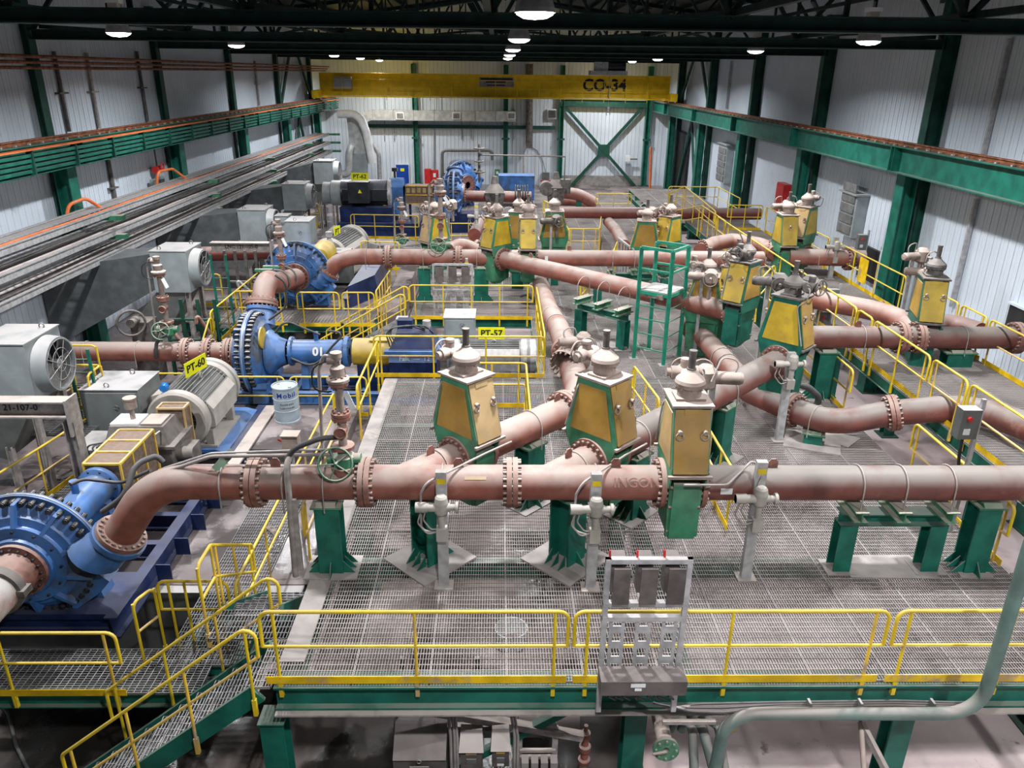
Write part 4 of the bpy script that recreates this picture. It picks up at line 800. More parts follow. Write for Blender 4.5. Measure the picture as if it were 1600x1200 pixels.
# pipe D diagonal, pipe B/E straight
YB_ = 24.6
def B(px): return V((W(px, 403, Y=YB_).x, YB_, ZA))
v6 = B(776)
VA6 = v6; VA5 = V((0, 0, 0)); q = W(1168, 507, z=ZA); L6 = (q.x-v6.x)*1.414; VA5 = v6+E45*(L6+.1)
pipe('long diagonal pipe descending right from the middle valve, first with the dusty top', [v6+E45*.3, VA5-E45*.28], ends=[(v6+E45*.28, E45), (VA5-E45*.28, E45)], cl=[(W(912, 447, z=ZA), E45), (W(943, 455, z=ZA), E45), (W(975, 464, z=ZA), E45)], lg=[(v6+E45*1.5, E45)])
VA7 = B(824)
PUMP3 = V((-6.5, 24.6, .92)); PS3 = 1.0
dis3 = W(514, 430, Y=YB_); dis3.z = 1.0; u3 = V((math.cos(rad(48)), 0, math.sin(rad(48)))); c3 = dis3+u3*((ZA-dis3.z)/u3.z)
pipe('red pipe bend rising from the second tall blue pump', [dis3, dis3+u3*.4, c3+XX*.35, B(606)], R=1.8, seg=12, cl=[(B(573), XX)], ends=[(dis3-u3*.02, u3)])
pipe('red pipe from the bend to the middle valve behind the switch rack', [B(606), v6-XX*.3], fl=[(B(607), XX), (B(716), XX)], cl=[(B(745), XX), (B(662), XX)], n=20)
pipe('straight pipe between the two adjoining middle valves', [v6+XX*.12, VA7-XX*.25], ends=[(VA7-XX*.27, XX)])
pipe('long straight red pipe crossing behind the green stand', [VA7+XX*.25, B(1192)], cl=[(B(956), XX), (B(990), XX), (B(1022), XX)], ends=[(VA7+XX*.22, XX)], lg=[(B(889), XX)])
part('paper_label', MB().cbox(B(853)+V((0, -PR-.004, .02)), .1, .006, .2), 'white', main, label='white paper label')
# pipes to the right in the middle distance
p_ = lambda px, py, z=ZA: W(px, py, z=z)
VA11 = W(1440, 520, z=1.5)
pipe('pinkish pipe running from behind the tall right-hand valve to the walkway flanges', [p_(1245, 462), p_(1300, 473), p_(1360, 484), p_(1407, 498), p_(1432, 522)], R=1.2, cl=[(p_(1375, 487), E45)])
pipe('dark pipe leaving the valve by the right wall', [VA11+V((.1, .2, 0)), p_(1480, 504), p_(1530, 521)], R=.8, m='pipe_dark', ends=[(VA11+V((.2, .1, 0)), V((1, .25, 0)))])
pipe('curved pink pipe behind the slanting handrail on the right', [p_(1095, 392), p_(1115, 381), p_(1140, 376)], R=.7, ends=[(p_(1097, 391), V((1, .4, 0)))])
pipe('salmon red pipe continuing right from the curved pink pipe', [p_(1138, 376), p_(1150, 376), p_(1190, 383), p_(1212, 396)], R=1.0, fl=[(p_(1206, 392), V((1, -.4, 0)))])
pipe('dark dusty pipe between the far right valves and the wall opening', [p_(1232, 401), p_(1350, 404)], m='pipe', r=.27, fl=[(p_(1326, 404), XX)], cl=[(p_(1275, 402), XX)])
pipe('short dark branch below the far right valves', [p_(1243, 391), p_(1262, 397)], m='pipe_dark', ends=[(p_(1246, 392), XX)])
YFp = 35.2
def Fp(px, z=1.2): return V((W(px, 333, Y=YFp).x, YFp, z))
pipe('far dark red straight pipe crossing the width of the deck', [Fp(862), Fp(1188)], m='pipe_dark')
pipe('dusty pipe running toward the camera under the far dark red pipe', [W(950, 346, z=.8), W(963, 360, z=.8), W(976, 384, z=.8)], R=2, r=.24, cl=[(W(966, 362, z=.8), YY), (W(972, 370, z=.8), YY)])
t = pipe('pale pipe curving down on the far floor in front of the X brace', [W(868, 312, Y=45), W(902, 314, Y=45), W(925, 322, Y=44)], R=1.5, r=.3, m='pipe', ends=[(W(922, 321, Y=44), XX)])
q = W(895, 314, Y=45); part('prop', MB().box(q.x-.15, q.x+.15, 44.9, 45.1, .01, q.z-.25), 'green', t)
pipe('far red pipe from the far blue pump to the far dark valves', [W(706, 306, Y=38.5), W(830, 308, Y=38.5)], m='pipe_dark', r=.27, fl=[(W(722, 306, Y=38.5), XX)], cl=[])
pipe('dark bent pipe behind the middle yellow valves', [W(741, 367, z=1.0), W(752, 345, z=1.0), W(790, 345, z=1.0)], m='pipe_dark', R=1)
pipe('pink pipe bend dropping right behind the middle red pipe', [W(700, 392, z=1.7), W(722, 383, z=1.7), W(744, 392, z=1.5)], R=.6, r=.25, ends=[(W(741, 390, z=1.5), V((1, -.3, -.3)))])
# low bent pipe H
zh = .55
h = [p_(1086, 512, .62), p_(1140, 573, .6), p_(1172, 612, zh), p_(1237, 640, zh), p_(1300, 662, zh), p_(1392, 645, zh+.25), p_(1500, 637, 1.12), p_(1560, 650, 1.2), p_(1660, 688, 1.25)]
pipe('red and grey pipe running down from the green stand to under the inclined pipe', h[:3], R=.8, ends=[(h[0], h[1]-h[0])], cl=[(h[0].lerp(h[1], .8), h[1]-h[0]), (h[0].lerp(h[1], .95), h[1]-h[0])])
pipe('low bent red pipe crossing the deck gap to the right walkway', h[2:]+[V((12.8, h[-1].y-1.0, 1.25))], R=1.4, m='pipe_grey', fl=[(h[3]+V((.02, -.02, 0)), h[4]-h[2]), (p_(1394, 645, zh+.25), h[6]-h[4])], cl=[(h[3].lerp(h[4], .62), h[4]-h[3])], n=20, seg=8)
# suction pipe of the tall pump
YS, ZS = 19.3, .12
def SP(px): return V((W(px, 548, Y=YS).x, YS, ZS))
pipe('red suction pipe coming from the left wall to the tall edge-on blue pump', [V((-13.15, YS, ZS)), SP(372)], fl=[(SP(292), XX), (SP(326), XX), (SP(358), XX)], cl=[(SP(217), XX), (SP(136), XX)], n=20)
pipe('far dark red suction pipe on the left, below the second lettered beam', [V((-13.15, 27, .9)), W(440, 393, Y=27)], m='pipe_dark')
# grey service pipes at the front right
cA = [W(1120, 1152, Y=7.2), W(1135, 1115, Y=7.2), W(1530, 1115, Y=7.1), W(1545, 1060, Y=7.1), W(1620, 820, Y=7.1)]
t = thing('service_pipe', 'grey-green service pipe under the deck edge that turns up across the right side', 'pipe', cA[2]); part('pipe_run', MB().tube(bend([V((cA[0].x, 7.2, -2.0)), V((cA[1].x, 7.2, cA[1].z)), cA[2], cA[4], W(1700, 480, Y=7.1)], .42, 8), .078, 16), 'pipe_green', t)
for px in (1268, 1348, 1462): q = W(px, 1115, Y=7.15); part('hanger', MB().box(q.x-.015, q.x+.015, 7.2, 7.3, q.z-.16, q.z+.1), 'dgrey', t)
# ------------------------------------------------------------------ knife gate valves
def valve(label, c, ang, gm='guard', gm2='guard_tan', act=1, lean=0, tall=1.0, wheel=True, s=1.0, dark=False, handles=2, group='knife gate valves', ped=False):
    """pipe axis along local x, origin at the pipe centre"""
    t = thing('gate_valve', label, 'valve', c, ang, group); cm = 'cast_dark' if dark else 'cast'; gf = 'green' if dark else 'green_dusty'
    L = dict(local=True); k = s; T = .26*k
    body = MB(); body.hexa([(-T*.72, -.38*k, -.72*k), (T*.72, -.38*k, -.72*k), (T*.72, .38*k, -.72*k), (-T*.72, .38*k, -.72*k), (-T*.72, -.42*k, .2*k), (T*.72, -.42*k, .2*k), (T*.72, .42*k, .2*k), (-T*.72, .42*k, .2*k)])
    body.box(-T*.9, T*.9, -.36*k, -.30*k, -.7*k, .1*k)
    part('valve_body', body, gf, t, **L)
    bb = MB()
    for x in (-T*.72, T*.72):
        d = -1 if x < 0 else 1
        for y, z in ((-.34, -.6), (.34, -.6), (-.36, -.2), (.36, -.2), (-.37, .12), (.37, .12)): bb.cyl((x, y*k, z*k), (x+d*.04, y*k, z*k), .028*k, 6)
    part('body_bolts', bb, 'cast_dark' if dark else 'bolt', t, stuff=True, **L)
    if ped: part('pedestal', MB().box(-.12, .12, -.2, .2, -V(c).z+.01, -.7*k), 'green', t, local=True)
    part('drain_hopper', MB().frus(-.86*k, T*.3, .12*k, -.72*k, T*.6, .3*k), gf, t, **L)
    z0, z1 = .38*k, (.38+.95*tall)*k; yb, yt = .49*k, .28*k; zc = .12*k
    fr = MB()   # green frame plates front and back, chamfered foot
    for x in (-T, T-.02):
        fr.prism([(x, -.40*k, zc), (x, .40*k, zc), (x, yb, z0), (x, yb, z0+.1), (x, yt, z1), (x, -yt, z1), (x, -yb, z0+.1), (x, -yb, z0)], (.02, 0, 0))
    part('yoke_frame', fr, gf, t, **L)
    for x, sg in ((-T-.012, -1), (T+.002, 1)):       # broad trapezoid covers
        def yy(z, m): return (yb+(yt-yb)*(z-z0)/(z1-z0))-m
        a, c2 = z0+.08, z1-.1*k
        part('guard_cover', MB().prism([(x, -yy(a, .075*k), a), (x, yy(a, .075*k), a), (x, yy(c2, .06*k), c2), (x, -yy(c2, .06*k), c2)], (.012, 0, 0)), gm, t, **L)
    for sg in (-1, 1):                              # narrow sloping covers with latches
        w_ = T-.02
        P = [(-w_, sg*(yb+.005), z0+.03), (w_, sg*(yb+.005), z0+.03), (w_, sg*(yt+.012), z1-.03), (-w_, sg*(yt+.012), z1-.03)]
        nrm = V((0, sg*.97, .2))*.02
        gp = part('guard_side', MB().prism(P, nrm), gm2, t, **L)
        lip = MB().prism([(-w_*.5, sg*(yt+.04), z1-.1*k), (w_*.5, sg*(yt+.04), z1-.1*k), (w_*.5, sg*(yt+.026), z1-.02), (-w_*.5, sg*(yt+.026), z1-.02)], nrm*.8)
        part('tag_plate', lip, gm2, gp, **L)
        for hx in ((-w_*.72, w_*.72) if handles == 2 else (0,)):
            zz = z0+(z1-z0)*.62; yv = yb+(yt-yb)*.62+.03
            part('latch', MB().torus((hx, sg*(yv+.02), zz-.03), (0, sg, .2), .05*k, .012*k, 12, 5).cyl((hx, sg*yv, zz+.04), (hx, sg*(yv+.06), zz+.04), .032*k, 8), 'cast', gp, **L)
    for sg in (-1, 1): part('ledge_bar', MB().box(-T-.05, T+.05, min(sg*yb, sg*(yb+.05)), max(sg*yb, sg*(yb+.05)), z0-.035, z0+.005), cm, t, **L)
    part('top_plate', MB().box(-T-.03, T+.03, -yt-.05, yt+.05, z1, z1+.035).box(-T*.8, T*.8, -.16*k, .16*k, z1+.035, z1+.07), cm, t, **L)
    zt = z1+.07
    gb = part('gearbox', MB().lathe((0, 0, zt), Z, [(.17*k, 0), (.165*k, .13*k), (.205*k, .14*k), (.215*k, .20*k), (.20*k, .245*k), (.13*k, .31*k), (.075*k, .36*k), (.065*k, .38*k)], 22).bolts((0, 0, zt), Z, .19*k, 8, .015, .11*k, .22*k), cm, t, **L)
    part('stem_cover', MB().cyl((0, 0, zt+.36*k), (0, 0, zt+.62*k), .05*k, 14).cyl((0, 0, zt+.62*k), (0, 0, zt+.66*k), .056*k, 14).cyl((0, 0, zt+.36*k), (0, 0, zt+.40*k), .065*k, 14), 'cast_dark' if not dark else 'cast_dark', t, **L)
    if act:
        d = V((0, act, 0)) if abs(act) == 1 else V((-.7*math.copysign(1, act), .7*math.copysign(1, act), 0)); sd = V((-d.y, d.x, 0))
        o = V((0, 0, zt+.2*k))
        am = MB(); am.cyl(o+d*.18*k, o+d*.36*k, .085*k, 12); am.cyl(o+d*.36*k-sd*.19*k, o+d*.36*k+sd*.20*k, .095*k, 14); am.cyl(o+d*.36*k+sd*.2*k, o+d*.36*k+sd*.26*k, .06*k, 12)
        am.cyl(o+d*.36*k, o+d*.36*k+Z*.17*k, .07*k, 12); am.cyl(o+d*.36*k-sd*.19*k, o+d*.36*k-sd*.24*k, .075*k, 12); am.lathe(o+d*.36*k+Z*.17*k, Z, [(.075*k, 0), (.07*k, .04*k), (.03*k, .055*k), (0, .056*k)], 12)
        am.cyl(o+d*.47*k, o+d*.36*k, .1*k, 14)
        ac = part('actuator', am, cm, t, **L)
        if wheel:
            wc = o+d*.53*k; wm = MB().torus(wc, d, .155*k, .014*k, 22, 6).cyl(o+d*.47*k, wc+d*.02, .028*k, 8)
            a_, b_ = perp(d)
            for j in range(3): q_ = a_*math.cos(j*2.09)+b_*math.sin(j*2.09); wm.cyl(wc, wc+q_*.155*k, .011*k, 6)
            part('handwheel', wm, cm, ac, **L)
        cp = [o+d*.36*k-sd*.2*k, o+d*.5*k-sd*.33*k+Z*.02, o+d*.42*k-sd*.30*k-Z*.28*k, V((-T-.03, -yt*.9*(1 if act > 0 else -1)*-1, z1-.1)), V((-T-.04, (yb-.02)*(1 if act > 0 else -1), z0+.1))]
        part('conduit', MB().tube(bend(cp, .12, 4), .014, 6), 'conduit', t, **L)
    return t
R45 = rad(45)
valve('tan and green gate valve on the first inclined branch, left of the pair in front', VA1, R45, act=1)
valve('gate valve on the second inclined branch with streaked ochre cover, right of the front pair', VA2, R45, gm='guard', gm2='guard', act=1)
valve('gate valve seen narrow side on, ending the foreground pipe', V3, 0, gm='guard_tan', gm2='guard', act=1, group='knife gate valves')
valve('tall dark-topped gate valve at the end of the long inclined pipe', VA4, R45, gm='guard_yellow', gm2='guard', act=-1, dark=True, tall=1.05)
valve('square faced gate valve with handwheel at the lower end of the long diagonal pipe', VA5, -R45, gm='guard', gm2='guard_yellow', act=-1, dark=True)
valve('bright yellow gate valve at the upper end of the long diagonal pipe', VA6, -R45, gm='guard_yellow', gm2='guard_yellow', act=-1, s=.98)
valve('narrow yellow gate valve on the long straight pipe just right of the bright yellow one', VA7, 0, gm='guard_yellow', gm2='guard_yellow', act=1, s=.98)
def VG(px, py, z=ZA): return W(px, py, z=z)
valve('dark ochre gate valve partly hidden behind the narrow yellow valve', V((VA7.x+1.0, 26.9, 1.3)), rad(90), gm='guard', gm2='guard', act=0, s=1.0, ped=True)
valve('ochre gate valve hidden between the bright yellow and narrow yellow valves', V((VA7.x-.25, 26.4, 1.35)), rad(80), gm='guard', gm2='guard', act=0, ped=True)
valve('pale yellow gate valve with wire loop behind the switch rack', W(680, 392, z=1.0), -R45, gm='guard_yellow', gm2='guard_tan', act=-1)
valve('lower gate valve with dark trapezoid cover right of the green stand', W(1097, 507, z=.9), rad(70), gm='guard', gm2='guard_yellow', act=1, group='knife gate valves')
valve('gate valve with silver stem behind the trapezoid one, right of the green stand', W(1141, 491, z=1.0), -R45, gm='guard_yellow', gm2='guard_yellow', act=-1)
valve('gate valve beside the right wall above the walkway flanges', VA11, rad(-15), gm='guard', gm2='guard_yellow', act=0, dark=True)
valve('left one of the two far right yellow valves', W(1222, 398, z=1.5), 0, gm='guard_yellow', gm2='guard_yellow', act=0, handles=1)
valve('right one of the two far right yellow valves, under the cluster of actuators', W(1251, 385, z=1.7), -R45, gm='guard_yellow', gm2='guard_tan', act=1)
valve('left one of the two far middle valves, behind the green stand', W(1006, 404, z=1.0), rad(80), gm='guard', gm2='guard_yellow', act=0)
valve('right one of the two far middle valves, behind the green stand', W(1042, 396, z=1.1), -R45, gm='guard_yellow', gm2='guard_yellow', act=-1)
# ------------------------------------------------------------------ actuator posts, supports
def act_post(label, base, top_z, tw=.15, lean=None, cond=None, zact=None, tag_=True, dirx=1):
    b = V(base); t = thing('actuator_post', label, 'post', b, 0, 'galvanised actuator posts')
    part('post', MB().beam(b+Z*.02, (b.x, b.y, top_z), tw, .1, YY), 'galv', t)
    part('foot_plate', MB().cbox(b+Z*.01, .28, .24, .02), 'galv_dusty', t)
    za = zact or top_z-.35; o = V((b.x, b.y-.14, za))
    am = MB(); am.lathe(o+Z*-.12, Z, [(.06, 0), (.09, .04), (.1, .2), (.085, .28), (.06, .31), (0, .315)], 14); am.cyl(o-XX*.36*dirx, o+XX*.12*dirx, .062, 12); am.cyl(o-XX*.36*dirx, o-XX*.2*dirx, .075, 12); am.cyl(o+XX*.1*dirx, o+XX*.24*dirx, .05, 12); am.cyl(o+XX*.2*dirx, o+XX*.24*dirx, .085, 12); am.cyl(o-Z*.12, o-Z*.36, .05, 10); am.cbox(o-Z*.42, .15, .13, .2)
    ac = part('motor_head', am, 'motor', t)
    lc = o-Z*.38-YY*.02
    part('cable', MB().tube(bend([o-XX*.28*dirx-Z*.05, o-XX*.34*dirx-Z*.25, lc-XX*.2*dirx-Z*.05, lc-XX*.06*dirx], .08, 4), .012, 6), 'conduit', t)
    part('cable', MB().tube(bend([o-XX*.22*dirx-Z*.05, o-XX*.26*dirx-Z*.2, lc-XX*.15*dirx+Z*.03, lc-XX*.06*dirx+Z*.04], .08, 4), .012, 6), 'conduit', t)
    if tag_: part('yellow_tag', MB().cbox((b.x, b.y-.056, top_z-.14), .12, .006, .08), 'yellow', t, label='small yellow tag')
    return t
def base_of(px, py, z=0): return W(px, py, z=z)
q1 = base_of(694, 915); q2 = base_of(922, 918); q3 = base_of(1164, 902)
act_post('actuator post standing in front of the first wye branch', q1, 1.92, zact=1.42)
act_post('actuator post standing in front of the second wye branch', q2, 1.92, zact=1.42)
act_post('actuator post right of the third valve, under the plain foreground pipe', q3, 1.98, zact=1.45)
act_post('slanting looking actuator post in front of the low bent pipe flange', base_of(1216, 688), 1.95, zact=1.75)
act_post('thin actuator post by the right wall near the far pipe', base_of(1296, 436, .8), 2.2, zact=1.9)
act_post('grey actuator post between the pale yellow valve and the bright yellow valve', base_of(745, 402), 2.2, zact=1.7)
act_post('grey thin actuator post beside the switch rack in the middle', base_of(730, 480), 1.6, zact=1.1, tw=.08)
for i, (q, zt2, vv) in enumerate(((q1, 1.9, VA1), (q2, 1.9, VA2), (q3, 1.96, V3))):
    e = vv+(E45*.62 if i < 2 else V((0, -.6, 0)))+Z*.30; s0 = V((q.x-(.25 if i < 2 else 0), q.y, zt2-.05)); mid = e.copy()
    if i < 2: pts = [e+D45*.35, e-D45*.2, V((q.x-.2, YA-.55, 1.80)), V((q.x-.28, YA-.55, 1.62)), V((q.x-.3, YA-.5, 1.0)), V((q.x-.1, q.y-.05, .95))]
    else: pts = [e-XX*.1, e+XX*.5, V((q.x-.02, q.y+.25, 1.9)), V((q.x+.02, q.y-.05, 1.8)), V((q.x-.05, q.y-.1, 1.55))]
    solo('conduit_run', MB().tube(bend(pts, .12, 4), .017, 8), 'conduit', f'thin dusty conduit from the {["first", "second", "third"][i]} front valve to its actuator post', 'conduit')
def hsupport(label, x, y, top, w_=.36, d=.34, rz=0, base=(.8, .6), gus=True, bz=0, saddle=True, dx=XX, cat='support'):
    t = thing('pipe_support', label, cat, (x, y, bz), rz, 'green pipe supports'); L = dict(local=True); H_ = top-bz
    part('column', MB().hbeam((0, 0, .03), (0, 0, H_-.04), w_, d, .028, up=YY), 'green', t, **L)
    part('base_plate', MB().box(-base[0]/2, base[0]/2, -base[1]/2, base[1]/2, 0, .025), 'plate', t, **L)
    part('cap_plate', MB().box(-w_*.62, w_*.62, -d*.6, d*.6, H_-.04, H_-.01), 'green_dusty', t, **L)
    if saddle: part('saddle', MB().prism([(-w_*.4, -.2, H_-.01), (-w_*.4, .2, H_-.01), (-w_*.4, .14, H_+.05), (-w_*.4, 0, H_+.015), (-w_*.4, -.14, H_+.05)], (w_*.8, 0, 0)), 'green_dusty', t, **L)
    if gus:
        for sx, sy in ((1, 0), (-1, 0), (0, 1), (0, -1), (1, .6), (-1, .6), (1, -.6), (-1, -.6)):
            u = V((sx, 0 if abs(sy) == .6 else sy, 0)); o = V((u.x*w_/2, u.y*d/2+(sy*.22 if abs(sy) == .6 else 0), .025)); s_ = V((-u.y, u.x, 0))*.008
            part('gusset', MB().prism([o-s_, o+u*.17-s_, o+Z*.2-s_], s_*2), 'green', t, **L)
    return t
b0 = base_of(523, 885)
hsupport('green column support left end of the foreground pipe', b0.x, YA, ZA-PR-.05)
s1 = b1+D45*.35; s2 = b2+D45*.35
hsupport('green column on a dusty skewed plate under the first wye', s1.x+.1, s1.y, ZA-PR-.05, rz=R45, base=(1.05, 1.0), w_=.4, d=.4)
hsupport('green column on a dusty skewed plate under the second wye', s2.x+.1, s2.y, ZA-PR-.05, rz=R45, base=(1.05, 1.0), w_=.4, d=.4)
q = v1.lerp(f1, .62); hsupport('green support with cap under the thick branch behind the first valve', q.x, q.y, ZA-PR-.05, rz=R45, w_=.4)
q = v2+D45*1.0; hsupport('dark green support directly behind the third valve', q.x, q.y, ZA-PR-.05, rz=R45, w_=.4)
q = v2.lerp(VA4, .62); hsupport('tall dark green support beneath the long inclined pipe', q.x, q.y, ZA-PR-.05, rz=R45, w_=.4, base=(.9, .7))
q = p_(1285, 690, 0); hsupport('low green saddle under the bent pipe on a dusty plate', h[3].lerp(h[4], .62).x, h[3].lerp(h[4], .62).y, .26, gus=False, base=(1.1, .9), rz=-.4)
hsupport('green support below the bright yellow valve', B(752).x, YB_, ZA-PR-.05, w_=.45, base=(.7, .6))
hsupport('green support below the middle red pipe by the switch rack', B(662).x, YB_, ZA-PR-.05, base=(.7, .6))
hsupport('green support under the walkway crossing pipe', C(1502).x, YC, ZA-PR-.05, bz=.8, gus=False, w_=.6, base=(.9, .7))
hsupport('green support under the crossing pipe left of the walkway', 7.6, YC, ZA-PR-.05, w_=.4, base=(.7, .6))
hsupport('green sloping stub by the deck edge at the far right of the foreground', A(1565).x-.15, YA+.0, ZA-PR-.05, w_=.34, base=(.5, .5))
def bridge(label, pts, d, z, legs, legz=0, plate=None):
    """two-leg green trestle whose beam follows the pipe; pts are the clamp places"""
    c = sum(pts, V((0, 0, 0)))/len(pts); d = V(d).normalized(); t = thing('pipe_trestle', label, 'support', (c.x, c.y, legz)); Lh = (pts[-1]-pts[0]).length/2
    a = c-d*(Lh+.15); e = c+d*(Lh+.15); zb = z-PR-.32
    part('beam', MB().hbeam((a.x, a.y, zb), (e.x, e.y, zb), .24, .2, .02), 'green', t)
    s_ = perp(d)[0]
    for p in pts: part('cross_saddle', MB().hbeam(V((p.x, p.y, z-PR-.13))-s_*.36, V((p.x, p.y, z-PR-.13))+s_*.36, .2, .17, .018), 'green_dusty', t)
    for k in (-1, 1):
        o = c+d*(k*legs); part('leg', MB().hbeam((o.x, o.y, legz+.02), (o.x, o.y, zb-.1), .26, .26, .022, up=s_), 'green', t); part('foot_plate', MB().cbox((o.x, o.y, legz+.012), .46, .4, .02), 'plate', t)
    return t
bridge('green two-leg trestle under the foreground pipe on the right', [A(1338), A(1404), A(1478)], XX, ZA, .68)
bridge('green two-leg trestle under the long diagonal pipe', [W(912, 447, z=ZA), W(943, 455, z=ZA), W(975, 464, z=ZA)], E45, ZA, .75)
bridge('low green trestle behind the diagonal pipe under the long straight pipe', [B(956), B(990), B(1022)], XX, ZA, 1.1)
a = [base_of(1300, 868), base_of(1420, 868), base_of(1470, 905), base_of(1330, 903)]
solo('floor_plate', MB().prism([p+Z*.006 for p in a], (0, 0, .008)), 'plate', 'flat dusty steel plate lying on the grating below the right trestle', 'plate')
a = [base_of(1265, 668), base_of(1345, 685), base_of(1325, 700), base_of(1262, 682)]
solo('floor_plate', MB().prism([p+Z*.006 for p in a], (0, 0, .008)), 'plate', 'flat dusty plate lying under the low bent pipe', 'plate')
# ------------------------------------------------------------------ slurry pumps
def pump(label, c, rz, side=1, ang=55, dis=None, s=1.0, nst=34, blue='blue', studs=True, suc=.9, sucl=None, cover='blue', supp=True, name='slurry_pump'):
    """shaft on local y: suction at -y, drive at +y; side: +1 discharges toward +x"""
    t = thing(name, label, 'pump', c, rz); L = dict(local=True)
    R = .98*s; yf = -.24*s; yr = .24*s
    part('front_casing', MB().lathe((0, 0, 0), -YY, [(R*.93, 0), (R*.92, .12*s), (R*.80, .2*s), (R*.78, .24*s), (R*.66, .27*s), (R*.64, .33*s), (R*.50, .36*s), (R*.48, .42*s), (.30*s, .43*s)], 48), blue, t, **L)
    part('rear_casing', MB().lathe((0, 0, 0), YY, [(R*.93, 0), (R*.92, .14*s), (R*.8, .22*s), (R*.72, .3*s), (R*.4, .36*s), (.1, .4*s)], 48), blue, t, **L)
    part('casing_rim', MB().lathe((0, -.05*s, 0), YY, [(R*.9, 0), (R*1.04, 0), (R*1.04, .10*s), (R*.9, .10*s)], 60), blue, t, **L)
    part('joint_band', MB().lathe((0, -.012*s, 0), YY, [(R*.95, 0), (R*1.05, 0), (R*1.05, .02*s), (R*.95, .02*s)], 60), 'galv', t, **L)
    # studs around the rim
    sm = MB(); sm.cyl((0, -.19*s, 0), (0, .19*s, 0), .036*s, 10).cyl((0, -.17*s, 0), (0, -.09*s, 0), .05*s, 6).cyl((0, .09*s, 0), (0, .17*s, 0), .05*s, 6)
    me = sm.mesh('stud', 'dkbolt')
    for i in range(nst):
        a = 2*PI*i/nst+.05
        if side*math.cos(a) > .55 and -.45 < math.sin(a) < .35: continue
        inst('stud', me, t, (R*.965*math.cos(a), 0, R*.965*math.sin(a)))
    for i in range(10):
        a = 2*PI*i/10+.3; u = V((math.cos(a), 0, math.sin(a))); v = V((-math.sin(a), 0, math.cos(a)))*.028*s
        part('rib', MB().prism([u*R*.66-YY*.24*s-v, u*R*.99-YY*.05*s-v, u*R*1.0-YY*.05*s-v, u*R*.99-YY*.24*s-v, u*R*.8-YY*.31*s-v, u*R*.66-YY*.36*s-v], v*2), blue, t, **L)
    part('cover_ring', MB().lathe((0, -.3*s, 0), -YY, [(R*.52, 0), (R*.66, 0), (R*.66, .045*s), (R*.52, .06*s)], 40), blue, t, **L)
    part('cover_bolts', MB().bolts((0, -.33*s, 0), -YY, R*.6, 12, .022, 0, .05), 'dkbolt', t, stuff=True, **L)
    sl = sucl or .5
    sf = part('suction_flange', MB().ring((0, -.42*s, 0), -YY, .43*s, .2, .07, 32), 'flange', t, **L)
    part('bolts', MB().bolts((0, -.42*s, 0), -YY, .375*s, 20, .022, .05, .12), 'dkbolt', sf, stuff=True, **L)
    # discharge neck
    u = V((side*math.cos(rad(ang)), 0, math.sin(rad(ang)))); dl = V(dis) if dis else V((1.3*side, 0, .3))
    tan = dl-u*.42*s-XX*side*.2
    rings = []
    for k in range(5):
        f = k/4; rr = (.40-.12*f)*s; rings.append([p for p in MB().circ(tan.lerp(dl-u*.05, f), u, rr, 24)])
    part('discharge_neck', MB().loft(rings), blue, t, **L)
    df = part('discharge_flange', MB().ring(dl-u*.12, u, .40, .2, .09, 32), blue, t, **L)
    part('lower_lug', MB().prism([(side*.35*s, -.16, -.75*s), (side*.95*s, -.16, -.25*s), (side*1.12*s, -.16, -.42*s), (side*.95*s, -.16, -.62*s), (side*.5*s, -.16, -.95*s)], (0, .32, 0)), blue, t, **L)
    if supp:
        for sx in (-1, 1): part('foot', MB().prism([(sx*.3*s, .1, -.7*s), (sx*.75*s, .1, -.55*s), (sx*.85*s, .1, -1.02*s), (sx*.35*s, .1, -1.02*s)], (0, .35, 0)), blue, t, **L)
    # bearing frame
    y0 = .36*s
    part('frame_adapter', MB().lathe((0, y0, 0), YY, [(.55*s, 0), (.55*s, .06), (.38*s, .25*s), (.30*s, .45*s)], 30), blue, t, **L)
    return t
def bearing(label, c, rz, L0, txt=None, r=.3, m='blue'):
    t = thing('bearing_assembly', label, 'bearing housing', c, rz); L = dict(local=True)
    part('barrel', MB().lathe((0, 0, 0), YY, [(r*.8, 0), (r*1.15, 0), (r*1.15, .07), (r*.92, .1), (r*.92, L0-.14), (r*1.2, L0-.1), (r*1.2, L0), (.1, L0)], 30), m, t, **L)
    part('end_bolts', MB().bolts((0, 0, 0), YY, r*1.03, 10, .018, -.03, .1).bolts((0, L0-.1, 0), YY, r*1.08, 10, .018, -.03, .13), 'dkbolt', t, stuff=True, **L)
    for y in (.25*L0, .8*L0): part('pedestal', MB().frus(-.95, .34, .1, -r*.6, .24, .08, (0, y)), m, t, **L)
    part('breather', MB().cyl((0, L0*.45, r*.85), (0, L0*.45, r+.16), .06, 12).cyl((0, L0*.45, r+.16), (0, L0*.45, r+.2), .07, 12), m, t, **L)
    return t
